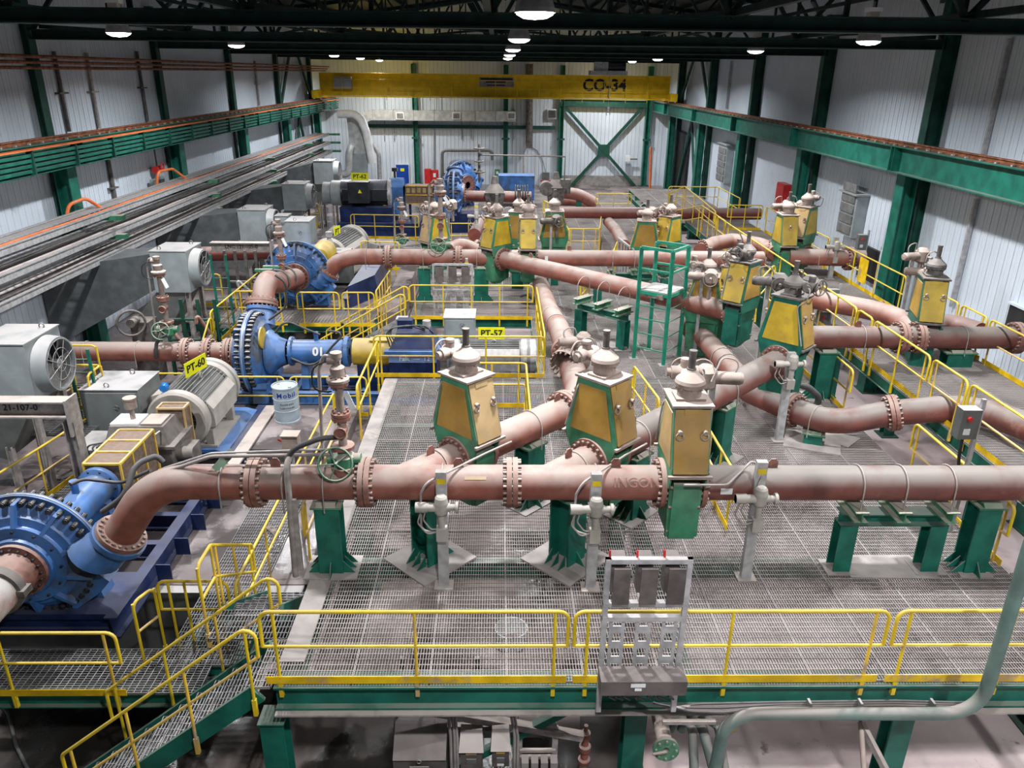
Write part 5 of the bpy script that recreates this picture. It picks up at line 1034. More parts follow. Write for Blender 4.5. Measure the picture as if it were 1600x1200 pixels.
def motor(label, c, rz, L0=1.9, r=.58, body='motor', fins='fin', tbox=1, fan=True, group=None):
    """electric motor, shaft on local y, drive end at y=0, axis at z=0"""
    t = thing('electric_motor', label, 'motor', c, rz); L = dict(local=True)
    part('stator_shell', MB().cyl((0, .2, 0), (0, L0-.45, 0), r*.86, 36), fins, t, **L)
    fm = MB().box(-.008, .008, .28, L0-.5, 0, r*.16); me = fm.mesh('cooling_fin', fins)
    for i in range(44):
        a = 2*PI*i/44
        if abs(math.cos(a)) > .96 or math.sin(a) < -.8: continue
        o = inst('cooling_fin', me, t, (r*.84*math.cos(a), 0, r*.84*math.sin(a))); o.rotation_euler = (0, PI/2-a, 0)
    part('drive_end_shield', MB().lathe((0, 0, 0), YY, [(r*.62, .03), (r*.95, 0), (r*1.02, .05), (r*1.02, .22), (r*.9, .28)], 40), body, t, **L)
    part('drive_end_opening', MB().cyl((0, .05, 0), (0, .08, 0), r*.64, 30), 'black', t, **L)
    sp = MB()
    for i in range(18): a = 2*PI*i/18; sp.beam((r*.2*math.cos(a), .04, r*.2*math.sin(a)), (r*.64*math.cos(a), .04, r*.64*math.sin(a)), .015, .02, YY)
    part('spokes', sp, 'darkm', t, stuff=True, **L)
    part('shaft', MB().cyl((0, -.3, 0), (0, .05, 0), .08, 12), 'dkbolt', t, **L)
    y1 = L0-.46
    part('fan_cowl', MB().lathe((0, y1, 0), YY, [(r*.88, 0), (r*1.0, .0), (r*1.03, .05), (r*1.03, .40), (r*.93, .46), (r*.3, .465)], 40), body, t, **L)
    part('cowl_band', MB().lathe((0, y1+.16, 0), YY, [(r*1.035, 0), (r*1.035, .09)], 40), 'fin', t, **L)
    for sx in (-1, 1):
        part('side_duct', MB().prism([(sx*r*.78, .3, -.30), (sx*r*1.08, .3, -.26), (sx*r*1.08, .3, .16), (sx*r*.86, .3, .34)], (0, y1-.34, 0)), body, t, **L)
        part('foot', MB().box(sx*r*.72, sx*r*.98, .25, .4, -r*1.12, -r*.5).box(sx*r*.72, sx*r*.98, y1-.25, y1-.1, -r*1.12, -r*.5).box(min(sx*r*.4, sx*r*1.1), max(sx*r*.4, sx*r*1.1), .2, y1, -r*1.12, -r*1.04), body, t, **L)
    part('lifting_eye', MB().torus((r*.3, L0*.5, r*.98), XX, .06, .016, 12, 5), body, t, **L)
    if tbox: part('terminal_box', MB().hexa([(tbox*r*1.4, .55, .0), (tbox*r*.9, .55, .0), (tbox*r*.9, 1.0, .0), (tbox*r*1.4, 1.0, .0), (tbox*r*1.4, .55, .3), (tbox*r*.7, .55, .42), (tbox*r*.7, 1.0, .42), (tbox*r*1.4, 1.0, .3)]), body, t, **L)
    return t
def sign(label, s_, c, xd, yd, w_=.62, h_=.3, par=None, legs=None):
    t = thing('machine_sign', label, 'sign', c); F4 = frame4(V(c), xd, yd); bm = MB().box(-w_/2, w_/2, -h_/2, h_/2, -.01, 0); bm.v = [tuple(F4 @ V(p)) for p in bm.v]
    b_ = part('board', bm, 'sign', t); text(s_, h_*.72, b_, F4 @ Matrix.Translation((0, 0, .004)), 'ink', ext=.002, bold=.006)
    if legs:
        lm_ = MB()
        for k in (-.4, .4): p = F4 @ V((w_*k, -h_/2, -.005)); lm_.cyl(p, (p.x, p.y, p.z-legs), .012, 6)
        part('legs', lm_, 'galv', t)
    return t
def cabinet(label, x0, x1, y0, y1, z0, z1, m='grey', doors=1, eye=True, legs=None, face='y'):
    t = thing('electrical_cabinet', label, 'cabinet', ((x0+x1)/2, (y0+y1)/2, z0-(legs or 0)))
    part('body', MB().box(x0, x1, y0, y1, z0, z1), m, t); part('lid', MB().box(x0-.02, x1+.02, y0-.02, y1+.02, z1, z1+.025), m, t)
    d = part('door', MB().box(x0+.04, x1-.04, y0-.02, y0, z0+.05, z1-.05), m, t)
    for k in (.3, .75): part('hasp', MB().torus(((x0*.4+x1*.6), y0-.04, z0+(z1-z0)*k), YY, .06, .008, 4, 4), 'dgrey', d)
    if eye: part('lifting_eye', MB().torus(((x0+x1)/2-.1, y0+.15, z1+.07), YY, .05, .012, 10, 5), 'dgrey', t); part('lifting_eye', MB().torus(((x0+x1)/2+.1, y1-.15, z1+.07), YY, .05, .012, 10, 5), 'dgrey', t)
    if legs:
        for x in (x0+.06, x1-.06): part('leg', MB().cyl((x, (y0+y1)/2, z0), (x, (y0+y1)/2, z0-legs), .03, 6), m, t)
    return t
# --- pump PT-60 train (shaft runs straight back)
c1 = PUMP1
pump('large blue slurry pump nearest the camera with studs round its rim', c1, 0, 1, 55, dis=(dis1.x-c1.x, dis1.y-c1.y, dis1.z-c1.z), s=1.0, nst=44)
for nm, pts, rr in (('front', None, 0),):
    t = thing('suction_pipe', 'pink and grey suction pipe entering the nearest pump from the lower left', 'pipe', c1+V((0, -1.2, 0)))
    part('spool', MB().lathe(c1+V((0, -.5, 0)), -YY, [(.33, 0), (.33, .42), (.34, .42)], 30), 'flange', t, label='rusty pink spool piece')
    part('coupling', MB().ring(c1+V((0, -.86, 0)), -YY, .37, .28, .14, 30).cbox(c1+V((.37, -.93, 0)), .1, .2, .1), 'cast_dark', t)
    part('pipe_run', MB().cyl(c1+V((0, -.95, 0)), c1+V((0, -3.1, 0)), .31, 30), 'pipe_end', t)
    part('far_coupling', MB().ring(c1+V((0, -2.6, 0)), -YY, .38, .3, .16, 30).bolts(c1+V((0, -2.6, 0)), -YY, .35, 14, .02, -.05, .2), 'cast_dark', t)
bearing('blue cylindrical bearing housing behind the nearest pump', (c1.x, c1.y+.72, c1.z), 0, 1.35)
def guard_box(label, x0, x1, y0, y1, z0, z1, m='yellow_dusty', mm='guard_mesh', nx=1, ny=3):
    t = thing('coupling_guard', label, 'guard', ((x0+x1)/2, (y0+y1)/2, z0))
    part('mesh_panel', MB().box(x0+.01, x1-.01, y0+.01, y1-.01, z0, z1-.01), mm, t)
    for x in (x0, x1):
        for z in (z0, z1): part('frame_bar', MB().beam((x, y0, z), (x, y1, z), .04, .04), m, t)
    for i in range(ny+1):
        y = y0+(y1-y0)*i/ny
        part('frame_bar', MB().beam((x0, y, z1), (x1, y, z1), .04, .035), m, t)
        for x in (x0, x1): part('frame_bar', MB().beam((x, y, z0), (x, y, z1), .035, .035, YY), m, t)
    return t
guard_box('long yellow framed mesh guard between the near pump and gearbox', c1.x-.24, c1.x+.40, 12.1, 13.5, -.25, .60, 'yellow_dusty', ny=3)
guard_box('tall orange framed guard in front of motor PT-60', c1.x+.06, c1.x+.60, 14.5, 14.8, -.65, .60, 'guard_tan', ny=1)
t = thing('gearbox', 'dusty grey gearbox with pipes and plates between guard and motor PT-60', 'gearbox', (c1.x, 14.1, -.8)); x = c1.x
part('lower_case', MB().box(x-.75, x+.62, 13.65, 14.55, -.8, .15), 'cast_dark', t); part('upper_case', MB().hexa([(x-.7, 13.68, .16), (x+.58, 13.68, .16), (x+.58, 14.52, .16), (x-.7, 14.52, .16), (x-.6, 13.8, .52), (x+.45, 13.8, .52), (x+.45, 14.42, .52), (x-.6, 14.42, .52)]), 'cast_dark', t)
part('cover_plate', MB().box(x-.6, x-.05, 13.85, 14.35, .52, .56), 'white', t, label='pale cover plate'); part('cover_plate', MB().box(x, x+.4, 13.85, 14.35, .52, .56), 'cast', t)
part('split_flange', MB().box(x-.82, x+.7, 13.6, 14.6, .12, .18), 'cast_dark', t)
part('breather', MB().cyl((x-.25, 14.1, .56), (x-.25, 14.1, .8), .05, 10).cyl((x-.25, 14.1, .8), (x-.25, 14.1, .98), .12, 16).cyl((x-.25, 14.1, .98), (x-.25, 14.1, 1.02), .13, 16), 'cast', t)
part('side_pump', MB().cyl((x+.6, 13.9, -.1), (x+.95, 13.9, -.1), .14, 14).cbox((x+.75, 14.2, -.2), .3, .3, .35), 'cast_dark', t)
part('oil_tank', MB().box(x-1.35, x-.85, 13.6, 14.5, -.9, .1), 'dgrey', t)
for k in range(4): part('oil_pipe', MB().tube(bend([(x-.9+.1*k, 13.55, -.2+.12*k), (x-.9+.1*k, 13.4, .3), (x-.3+.2*k, 13.4, .42), (x-.2+.2*k, 13.75, .45)], .15, 4), .018, 6), 'galv' if k % 2 else 'hose', t)
motor('large light grey ribbed motor PT-60 on the blue frame', (c1.x+.20, 15.0, .08), 0, 2.25, .64, tbox=-1)
sign('yellow PT-60 sign standing slanted on the nearest grey motor', 'PT-60', W(306, 571, Y=16.1), (0.35, 1, .05), (0, -.1, 1), .70, .34)
part('sight_glass', MB().cyl(W(258, 604, Y=15.3)-XX*.05, W(258, 604, Y=15.3)+XX*.05, .085, 16).cyl(W(258, 604, Y=15.3)-YY*.12, W(258, 604, Y=15.3), .08, 16), 'screen', bpy.data.objects['electric_motor'], label='blue round gauge glass')
t = thing('pump_base_frame', 'long blue steel base frame under the PT-60 pump, gearbox and motor', 'base frame', (c1.x, 13.6, PZ)); x = c1.x+.1
for sx in (-.95, 1.05): part('side_beam', MB().hbeam((x+sx, 9.6, PZ+.2), (x+sx, 17.7, PZ+.2), .2, .38, .025), 'navy', t)
for i in range(9): part('cross_member', MB().hbeam((x-.9, 9.8+i*.95, PZ+.2), (x+1.0, 9.8+i*.95, PZ+.2), .14, .3, .02), 'navy', t)
part('motor_plinth', MB().hexa([(x-.6, 15.1, PZ+.38), (x+1.05, 15.1, PZ+.38), (x+1.05, 17.4, PZ+.38), (x-.6, 17.4, PZ+.38), (x-.5, 15.1, -.64), (x+.78, 15.1, -.64), (x+.78, 17.4, -.64), (x-.5, 17.4, -.64)]), 'blue', t)
part('drip_plate', MB().box(x+.95, x+1.45, 13.6, 17.7, PZ+.34, PZ+.38), 'galv_dusty', t)
for i in range(8): part('stiffener', MB().box(x+1.15, x+1.4, 11+i*.8, 11.02+i*.8, PZ+.02, PZ+.36), 'navy', t)
part('pump_stool', MB().box(x-.95, x+.95, 9.7, 10.7, PZ+.38, -.82), 'navy', t)
cabinet('grey electrical cabinet with sloping shadow beside motor PT-60', -8.84, -7.62, 15.1, 16.2, -.75, .74, 'cab', legs=.32)
bx = base_of(450, 656, PZ+.32)
t = thing('floor_pad', 'wet concrete pad under the oil drum', 'pad', (bx.x, bx.y, PZ)); part('slab', MB().box(-5.9, -3.5, 15.4, 17.7, PZ, PZ+.32), 'slab', t)
dk_c = base_of(450, 655, PZ+.32)
t = thing('oil_drum', 'pale blue-grey oil drum with a brand name in dark blue on its side', 'drum', dk_c); L = dict(local=True)
part('shell', MB().lathe((0, 0, 0), Z, [(.29, 0), (.305, .0), (.305, .03), (.29, .04), (.29, .29), (.302, .305), (.29, .32), (.29, .58), (.302, .595), (.29, .61), (.29, .86), (.305, .865), (.305, .9), (.285, .9), (.285, .875), (0, .875)], 36), 'barrel', t, **L)
part('bung', MB().cyl((.15, -.1, .875), (.15, -.1, .9), .04, 10), 'galv', t, **L); part('bung', MB().cyl((-.17, .1, .875), (-.17, .1, .895), .025, 10), 'galv', t, **L)
def wrap_text(par, s_, size, z, r, m_, ph=0):
    n0 = len(s_)
    for i, ch in enumerate(s_):
        if ch == ' ': continue
        wd_ = {'M': .95, 'i': .32, 'l': .32, 't': .4, 'm': .95}; wl_ = [wd_.get(q_, .62) for q_ in s_]; a = -PI/2+.33+ph+(sum(wl_[:i])+wl_[i]/2-sum(wl_)/2)*size/r; u = V((math.cos(a), math.sin(a), 0)); c_ = WM[par.name] @ (u*r+Z*z)
        text(ch, size, par, frame4(c_, V((-u.y, u.x, 0)), Z), m_, ext=.003, bold=.003, name='letter')
wrap_text(t, 'Mobil', .17, .72, .291, 'barrel_ink'); wrap_text(t, 'Synthetic', .07, .50, .291, 'dgrey'); wrap_text(t, 'Lubricant', .07, .41, .291, 'dgrey')
# --- tall edge-on pump 2 (shaft along +X)
c2 = V((-6.45, YS, ZS)); YP2 = 19.3
d2 = V((0, 1.0, 1.25))
t = pump('tall blue slurry pump seen edge-on, marked 01 on its bearing housing', c2, -PI/2, -1, 60, dis=(-1.0, 0, .95), s=1.08, nst=44)
part('name_disc', MB().cyl(c2+V((.36, -.45, .55)), c2+V((.40, -.45, .55)), .28, 24), 'guard_yellow', t, label='round yellow maker plate')
br_ = bearing('blue bearing housing numbered 01 right of the tall edge-on pump', c2+V((.95, 0, .03)), -PI/2, 1.55, r=.34)
text('01', .3, br_, frame4(c2+V((1.75, -.315, .12)), XX, V((0, .35, 1))), 'white', ext=.006, bold=.012)
c3_ = c2+V((2.62, 0, .03)); t = thing('coupling_guard', 'yellow cylindrical coupling guard right of the 01 bearing housing', 'guard', c3_); part('drum', MB().cyl(c3_, c3_+XX*1.25, .36, 28), 'guard_yellow', t); part('hatch', MB().cbox(c3_+V((.7, -.05, .36)), .5, .3, .03), 'guard_yellow', t); part('band', MB().cyl(c3_+XX*.6, c3_+XX*.65, .375, 28), 'yellow', t); part('stand', MB().box(c3_.x+.1, c3_.x+1.1, c3_.y-.25, c3_.y+.25, PZ, c3_.z-.3), 'navy', t)
t = thing('pump_base_frame', 'blue steel frame under the tall edge-on pump and its bearing housing', 'base frame', c2+V((1.4, 0, -1.2)))
part('sole_beam', MB().hbeam(c2+V((-.8, -.6, -1.05)), c2+V((7.5, -.6, -1.05)), .2, .3, .02), 'blue', t); part('sole_beam', MB().hbeam(c2+V((-.8, .6, -1.05)), c2+V((7.5, .6, -1.05)), .2, .3, .02), 'blue', t)
for k in range(4): part('cross_member', MB().cbox(c2+V((.2+k*.9, 0, -1.0)), .14, 1.2, .2), 'blue', t)
# gearbox and motor PT-57
gx = W(650, 560, Y=YP2+.3).x
t = thing('gearbox', 'blue gearbox of the PT-57 drive with lettered side plate', 'gearbox', (gx, YP2+.2, PZ))
part('case', MB().box(gx-.62, gx+.62, YP2-.45, YP2+.75, PZ+.1, .35), 'navy', t); part('top_case', MB().frus(.36, .6, .5, .72, .42, .35, (gx, YP2+.15)), 'navy', t)
part('split_flange', MB().box(gx-.72, gx+.72, YP2-.55, YP2+.85, .26, .34), 'blue', t); pl = part('side_plate', MB().box(gx-.62, gx+.62, YP2-.5, YP2-.45, .02, .24), 'blue_pale', t)
text('Falk  \u2014  12', .17, pl, frame4(V((gx+.05, YP2-.505, .13)), XX, Z), 'white')
part('breather', MB().cyl((gx+.35, YP2, .7), (gx+.35, YP2, .86), .06, 10).cyl((gx+.35, YP2, .86), (gx+.35, YP2, 1.02), .11, 14), 'galv', t); part('filler', MB().box(gx-.45, gx-.05, YP2+.2, YP2+.5, .7, .95), 'navy', t)
for k in range(3): part('hose', MB().tube(bend([(gx-.6+.1*k, YP2-.3, .4), (gx-.7, YP2-.4+.1*k, .9), (gx-.1+.2*k, YP2-.2, .95), (gx+.5, YP2+.2, .6)], .2, 4), .02, 6), 'hose', t)
mx = W(703, 560, Y=YP2).x
motor('silver grey motor of PT-57 lying behind the pit handrail', (mx, YP2+.25, -.05), -PI/2, 2.35, .45, body='galv', fins='fin', tbox=0)
sign('yellow PT-57 sign above the pit handrail', 'PT-57', W(768, 521, Y=19.95), XX, (0, .05, 1), .72, .34)
cabinet('pale topped grey box behind the PT-57 gearbox', W(694, 510, Y=21).x, W(742, 510, Y=21).x, 20.9, 21.8, -.1, .58, 'grey', eye=False, legs=.95)
cabinet('small grey junction box beside the rising stair by PT-57', W(620, 515, Y=21).x, W(636, 515, Y=21).x, 21, 21.3, .1, .5, 'grey', eye=False, legs=1.15)
# hoses over pump 2
for i, pts in enumerate(([(430, 520), (445, 500), (480, 515), (500, 523)], [(455, 560), (490, 575), (520, 540), (540, 520), (512, 517)], [(420, 500), (448, 480), (446, 440), (430, 430)])):
    solo('hydraulic_hose', MB().tube(bend([W(px, py, Y=18.75+.2*i) for px, py in pts], .4, 5), .03, 8), 'hose', ['black hose curving over the front of the 01 bearing housing', 'long black hose looping below the number 01', 'dark hose climbing the pipe between the two tall pumps'][i], 'hose')
t = pipe('dusty pink pipe joining the two tall blue pumps', [c2+V((.0, 1.0, .95)), c2+V((.0, 1.6, 1.55)), c2+V((0, 2.6, 1.55))-V((0, 0, .35)), V((c2.x, PUMP3.y-.5, PUMP3.z))], R=1.4, r=.30, fl=[(c2+V((0, 1.06, 1.03)), V((0, .5, .86)))])
for f in (.45, .75):
    part('pipe_clamp', MB().torus(V((c2.x, c2.y+1.6+f*2.6, c2.z+1.35-.3*f)), YY, .33, .03, 24, 6), 'cast_dark', t)
    part('green_bracket', MB().cbox(V((c2.x-.35, c2.y+1.5+f*2.6, c2.z+1.7-.3*f)), .5, .12, .06), 'green_dusty', t)
# --- pump 3 train
pump('second tall blue slurry pump facing the camera, beyond the edge-on one', PUMP3, 0, 1, 48, dis=(dis3.x-PUMP3.x, 0, dis3.z-PUMP3.z), s=1.05, nst=38)
bearing('blue bearing housing behind the second tall blue pump', PUMP3+V((0, .8, 0)), 0, 1.2)
t = thing('coupling_guard', 'round yellow coupling guard behind the second tall blue pump', 'guard', PUMP3+V((.3, 2.1, .1))); part('drum', MB().lathe(PUMP3+V((.3, 2.0, .15)), YY, [(0, -.1), (.25, -.05), (.4, .1), (.4, .8), (0, .8)], 24), 'guard_yellow', t)
t = thing('gearbox', 'grey-blue gearbox with a cone top in front of the second grey motor', 'gearbox', (PUMP3.x+.6, 27.8, 0)); x = PUMP3.x+.5
part('case', MB().box(x-1.3, x+.6, 27.4, 28.3, -.1, 1.0), 'dgrey', t); part('cone_breather', MB().lathe((x-.1, 27.7, 1.0), Z, [(.25, 0), (.08, .45), (.08, .5), (.12, .52), (.12, .7), (0, .71)], 16), 'galv', t); part('top_plate', MB().box(x-1.35, x-.4, 27.3, 28.3, 1.0, 1.12), 'blue_pale', t)
m3 = W(515, 405, Y=28.8); motor('second grey motor behind the second tall blue pump', (m3.x, 28.6, m3.z+.12), rad(-8), 3.0, .68, tbox=-1)
cabinet('grey cabinet left of the second grey motor', W(452, 385, Y=28.5).x, W(489, 385, Y=28.5).x, 28.2, 29.3, .55, 1.95, 'grey', legs=.8)
cabinet('smaller grey cabinet just left behind the other motor cabinet', W(437, 375, Y=30).x, W(457, 375, Y=30).x, 29.6, 30.2, .9, 1.9, 'grey', legs=1.1, eye=False)
q = W(527, 362, Y=29.6); sign('small yellow sign on the second grey motor', 'PT', q, (.3, 1, 0), Z, .5, .42)
t = thing('pump_base_frame', 'blue base frame under the second tall pump running back to its motor', 'base frame', (PUMP3.x+.3, 28, -.25)); x = PUMP3.x+.3
for sx in (-1.0, 1.2): part('side_beam', MB().hbeam((x+sx, 24.3, -.03), (x+sx, 32.6, -.03), .25, .42, .03), 'navy', t)
part('skid_plate', MB().hexa([(x+1.25, 24.6, -.24), (x+2.0, 26.2, -.24), (x+2.0, 29.0, -.24), (x+1.25, 29, -.24), (x+1.25, 24.6, .5), (x+1.9, 26.2, .5), (x+1.9, 29.0, .5), (x+1.25, 29, .5)]), 'navy', t)
# --- PT-62 train (shaft along X)
Y62 = 36.5; z62 = W(590, 302, Y=Y62).z
m0 = W(612, 302, Y=Y62).x; m1 = W(505, 302, Y=Y62).x
t = thing('electric_motor', 'black motor PT-62 with pale round fan cowl at the far left', 'motor', ((m0+m1)/2, Y62, z62-.7)); r = .62
part('shell', MB().cyl((m1+.9, Y62, z62), (m0, Y62, z62), r, 28).box(m1+1.0, m0-.1, Y62-r-.05, Y62, z62-.25, z62+.25), 'darkm', t)
part('cowl', MB().lathe((m1+1.0, Y62, z62), -XX, [(r, 0), (r*.93, .1), (r*.93, .55), (r*.8, .6), (r*.8, .95), (r*.3, 1.0)], 28), 'grey', t, label='pale round fan cowl')
part('end_bell', MB().lathe((m0-.12, Y62, z62), XX, [(r*1.12, 0), (r*1.12, .14), (r*.8, .2), (.1, .2)], 28), 'galv', t)
tx0, tx1 = W(546, 300, Y=35.8).x, W(578, 300, Y=35.8).x
bxz = W(560, 312, Y=35.8).z; tz1 = W(560, 283, Y=35.8).z
part('terminal_box', MB().box(tx0, tx1, 35.4, 36.0, bxz-.1, tz1), 'darkm', t)
part('warning_mark', MB().prism([(tx0+.45, 35.39, bxz+.35), (tx0+.63, 35.39, bxz+.35), (tx0+.54, 35.39, bxz+.52)], (0, -.01, 0)), 'sign', t)
sign('yellow PT-62 sign on top of the black motor', 'PT-62', W(562, 276, Y=35.6), XX, Z, .78, .34)
bz1 = W(600, 322, Y=35.4).z
t = thing('pump_base_frame', 'tall navy base frame below the black motor PT-62', 'base frame', ((m0+m1)/2, Y62, .0))
part('upper_frame', MB().box(W(530, 330, Y=35.4).x, W(612, 330, Y=35.4).x, 35.5, 37.5, bz1-.75, z62-r*.8), 'navy', t); part('lower_frame', MB().box(W(527, 345, Y=35.2).x, W(655, 345, Y=35.2).x, 35.2, 37.6, .02, bz1-.75), 'navy', t)
part('sole_plate', MB().box(W(500, 348, Y=35).x, W(655, 348, Y=35).x, 35, 37.8, .0, .06), 'plate', t)
gx0, gx1 = W(618, 300, Y=Y62).x, W(635, 300, Y=Y62).x
t = thing('gearbox', 'blue gearbox between motor PT-62 and the far pump', 'gearbox', ((gx0+gx1)/2, Y62, z62-.9)); part('case', MB().box(gx0-.25, gx1-.1, 36.0, 37.1, z62-.9, z62+.35), 'blue', t); part('dome', MB().cyl((gx0-.25, Y62, z62+.3), (gx1-.1, Y62, z62+.3), .42, 16), 'blue', t); part('breather', MB().cyl((gx0, Y62, z62+.6), (gx0, Y62, z62+1.1), .05, 8).cyl((gx0, Y62, z62+1.0), (gx0, Y62, z62+1.15), .13, 10), 'black', t)
part('orange_guard', MB().box(gx0-.55, gx0-.3, 36.1, 36.9, z62-.6, z62+.2), 'guard_tan', t)
t = thing('cage_guard', 'brown cage guard with railing over the far shaft right of the PT-62 gearbox', 'guard', (gx1+.7, Y62, z62-.5)); part('mesh_panel', MB().box(gx1, gx1+1.25, 36.1, 36.9, z62-.4, z62+.4), 'guard_mesh', t)
part('leg', MB().box(gx1+.1, gx1+.2, 36.4, 36.6, .03, z62-.4).box(gx1+1.0, gx1+1.1, 36.4, 36.6, .03, z62-.4), 'navy', t)
for k in range(5): part('slat', MB().box(gx1+.05+.25*k, gx1+.2+.25*k, 36.05, 36.1, z62+.1, z62+.3), 'guard_tan', t)
for k in range(3): part('bar', MB().beam((gx1, 36.07, z62-.4+.4*k), (gx1+1.25, 36.07, z62-.4+.4*k), .04, .04), 'yellow_dusty', t)
p4 = W(706, 300, Y=37.2)
bearing('dark blue bearing housing of the far pump', V((gx1+1.35, Y62, z62)), -PI/2, 1.1, r=.45)
pump('far blue slurry pump seen edge-on right of the PT-62 drive', V((p4.x+.15, Y62+.2, z62)), PI/2, 1, 60, dis=(1.1, 0, 1.0), s=1.0, nst=30, supp=True)
pump('farthest bright blue slurry pump against the back wall', W(720, 288, Y=44), PI/4, 1, 60, s=1.25, nst=30)
t = thing('pump_base_frame', 'navy box frame right of the far edge-on pump', 'base frame', W(735, 322, Y=37)); x0 = W(700, 330, Y=36.5).x; x1 = W(760, 330, Y=36.5).x; part('box', MB().box(x0, x1, 36.4, 37.4, .02, z62-.9), 'navy', t)
# dark valves at the back
for i, (px, py, Yv, lb) in enumerate(((773, 308, 38.5, 'dark dusty far gate valve with tall spindle left of the spring coupling'), (868, 300, 40.5, 'dark far gate valve right of the spring coupling'))):
    c = W(px, py, Y=Yv); t = thing('gate_valve', lb, 'valve', c-Z*.5); part('body', MB().frus(c.z-.6, .35, .3, c.z+.25, .5, .4, (c.x, c.y)), 'cast_dark', t); part('stand', MB().box(c.x-.15, c.x+.15, c.y-.15, c.y+.15, .01, c.z-.55), 'cast_dark', t); part('bonnet', MB().lathe(c+Z*.25, Z, [(.5, 0), (.4, .15), (.2, .4), (.12, .75), (0, .76)], 16), 'cast_dark', t)
    if i == 0: part('spindle', MB().cyl(c+Z*.7+V((-.75, 0, 0)), c+Z*2.5+V((-.75, 0, 0)), .06, 8).torus(c+Z*2.3+V((-.75, 0, 0)), Z, .25, .04, 14, 5).torus(c+Z*1.7+V((-.75, 0, 0)), Z, .2, .04, 14, 5).torus(c+Z*1.2+V((-.75, 0, 0)), Z, .25, .04, 14, 5).tube([c+V((-.75, 0, 2.0)), c+V((3.4, 0, 1.95)), c+V((3.4, 0, .8))], .04, 6), 'cast_dark', t)
    else: part('gear_head', MB().cyl(c+V((-.5, -.4, .2)), c+V((-.5, .3, .2)), .35, 14).cbox(c+V((.5, 0, .3)), .5, .5, .7), 'cast_dark', t)
c = W(812, 300, Y=38.6); t = thing('spring_coupling', 'black ribbed expansion coupling on the far pipe', 'coupling', c-Z*.6); [part('ring', MB().ring(V((c.x-.25+.12*k, c.y, c.z-.15)), XX, .5, .3, .05, 20), 'black', t) for k in range(6)]
for k in (-1, 1): part('leg', MB().cyl((c.x+k*.25, c.y, c.z-1.4), (c.x+k*.25, c.y, c.z-.4), .08, 8), 'black', t)
c = W(807, 290, Y=44); cabinet('far blue and grey equipment box behind the dark valves', c.x-1.0, c.x+1.0, 44, 45.2, c.z-.8, c.z+.5, 'blue', eye=False, legs=max(.1, c.z-.81))
t = pipe('far dusty pipe behind the dark valves running to the floor bend', [W(872, 300, Y=43), W(905, 304, Y=43), W(930, 318, Y=43)], R=2, r=.32)
q = W(905, 304, Y=43); part('prop', MB().box(q.x-.15, q.x+.15, 42.9, 43.1, .01, q.z-.25), 'green', t)
# ------------------------------------------------------------------ instrument columns with green handwheels
def inst_column(label, base, h=1.75, s=1.0, wheel=.24, wheelz=0, tall=True):
    b = V(base); t = thing('instrument_column', label, 'valve', b)
    part('green_valve', MB().lathe(b, Z, [(.12*s, -.28*s), (.2*s, -.2*s), (.2*s, .0), (.1*s, .06), (.1*s, .12)], 16).cyl(b+V((-.3*s, 0, -.05)), b+V((.3*s, 0, -.05)), .1*s, 12), 'green_dusty', t)
    wc = b+V((-.08, -.3*s, -.02)); wd = V((.12, -1, .35))
    wm = MB().torus(wc, wd, wheel, .02*s, 28, 6).cyl(wc-wd.normalized()*-.04, b, .022, 6); a_, b_ = perp(wd)
    for j in range(5): q_ = a_*math.cos(j*1.257)+b_*math.sin(j*1.257); wm.cyl(wc, wc+q_*wheel, .014*s, 6)
    part('handwheel', wm, 'green_dusty', t)
    part('lower_flange', MB().ring(b+Z*.12, Z, .2*s, .05, .05, 20), 'flange', t)
    part('pipe', MB().cyl(b+Z*.17, b+Z*h, .075*s, 14), 'cast', t)
    for k, z in enumerate((.5, .95)): part('flange', MB().ring(b+Z*h*z, Z, .17*s, .05, .045, 18).ring(b+Z*(h*z+.06), Z, .17*s, .05, .045, 18).bolts(b+Z*h*z, Z, .13*s, 8, .018, -.03, .14), 'flange', t)
    part('side_valve', MB().cyl(b+Z*h*.36+V((.0, -.16*s, 0)), b+Z*h*.36+V((.0, .05, 0)), .1*s, 12).torus(b+Z*h*.36+V((0, -.18*s, 0)), YY, .1*s, .014, 12, 5), 'flange', t)
    part('head', MB().lathe(b+Z*h, Z, [(.2*s, 0), (.2*s, .04), (.12*s, .07), (.13*s, .2), (.07*s, .24), (.07*s, .34), (.1*s, .35), (.1*s, .42), (0, .43)], 16).cyl(b+Z*(h+.3)-XX*.16*s, b+Z*(h+.3)+XX*.05, .07*s, 12), 'cast', t)
    part('name_tag', MB().beam(b+V((.14*s, -.12, h-.12)), b+V((.28*s, -.2, h-.34)), .1*s, .01, YY), 'white', t)
    part('stand_pipe', MB().tube(bend([b+V((-.42*s, .1, -.2)), b+V((-.34*s, .1, h+.15)), b+V((-.2*s, 0, h+.38)), b+V((-.08*s, 0, h+.34))], .15, 5), .026, 8), 'conduit', t)
    part('cable', MB().tube(bend([b+V((-.1, 0, h+.3)), b+V((-.4*s, -.1, h+.25)), b+V((-.42*s, -.1, h-.1)), b+V((-.15*s, -.05, h-.15))], .18, 5), .012, 6), 'black', t)
    return t
ic = A(541)+V((0, 0, PR+.18)); inst_column('instrument column with green handwheel on the foreground pipe', ic, 1.15, .8, .235)
part('mount_block', MB().cyl(ic-Z*.3, ic-Z*.15, .2, 16), 'flange', bpy.data.objects['instrument_column'])
inst_column('instrument column with round green handwheel on the left suction pipe', SP(268)+V((0, 0, PR+.42)), 1.45, .9, .22)
inst_column('instrument column with green handwheel in front of the pale yellow valve', B(690)+V((0, 0, PR+.2)), 1.6, 1.0, .24)
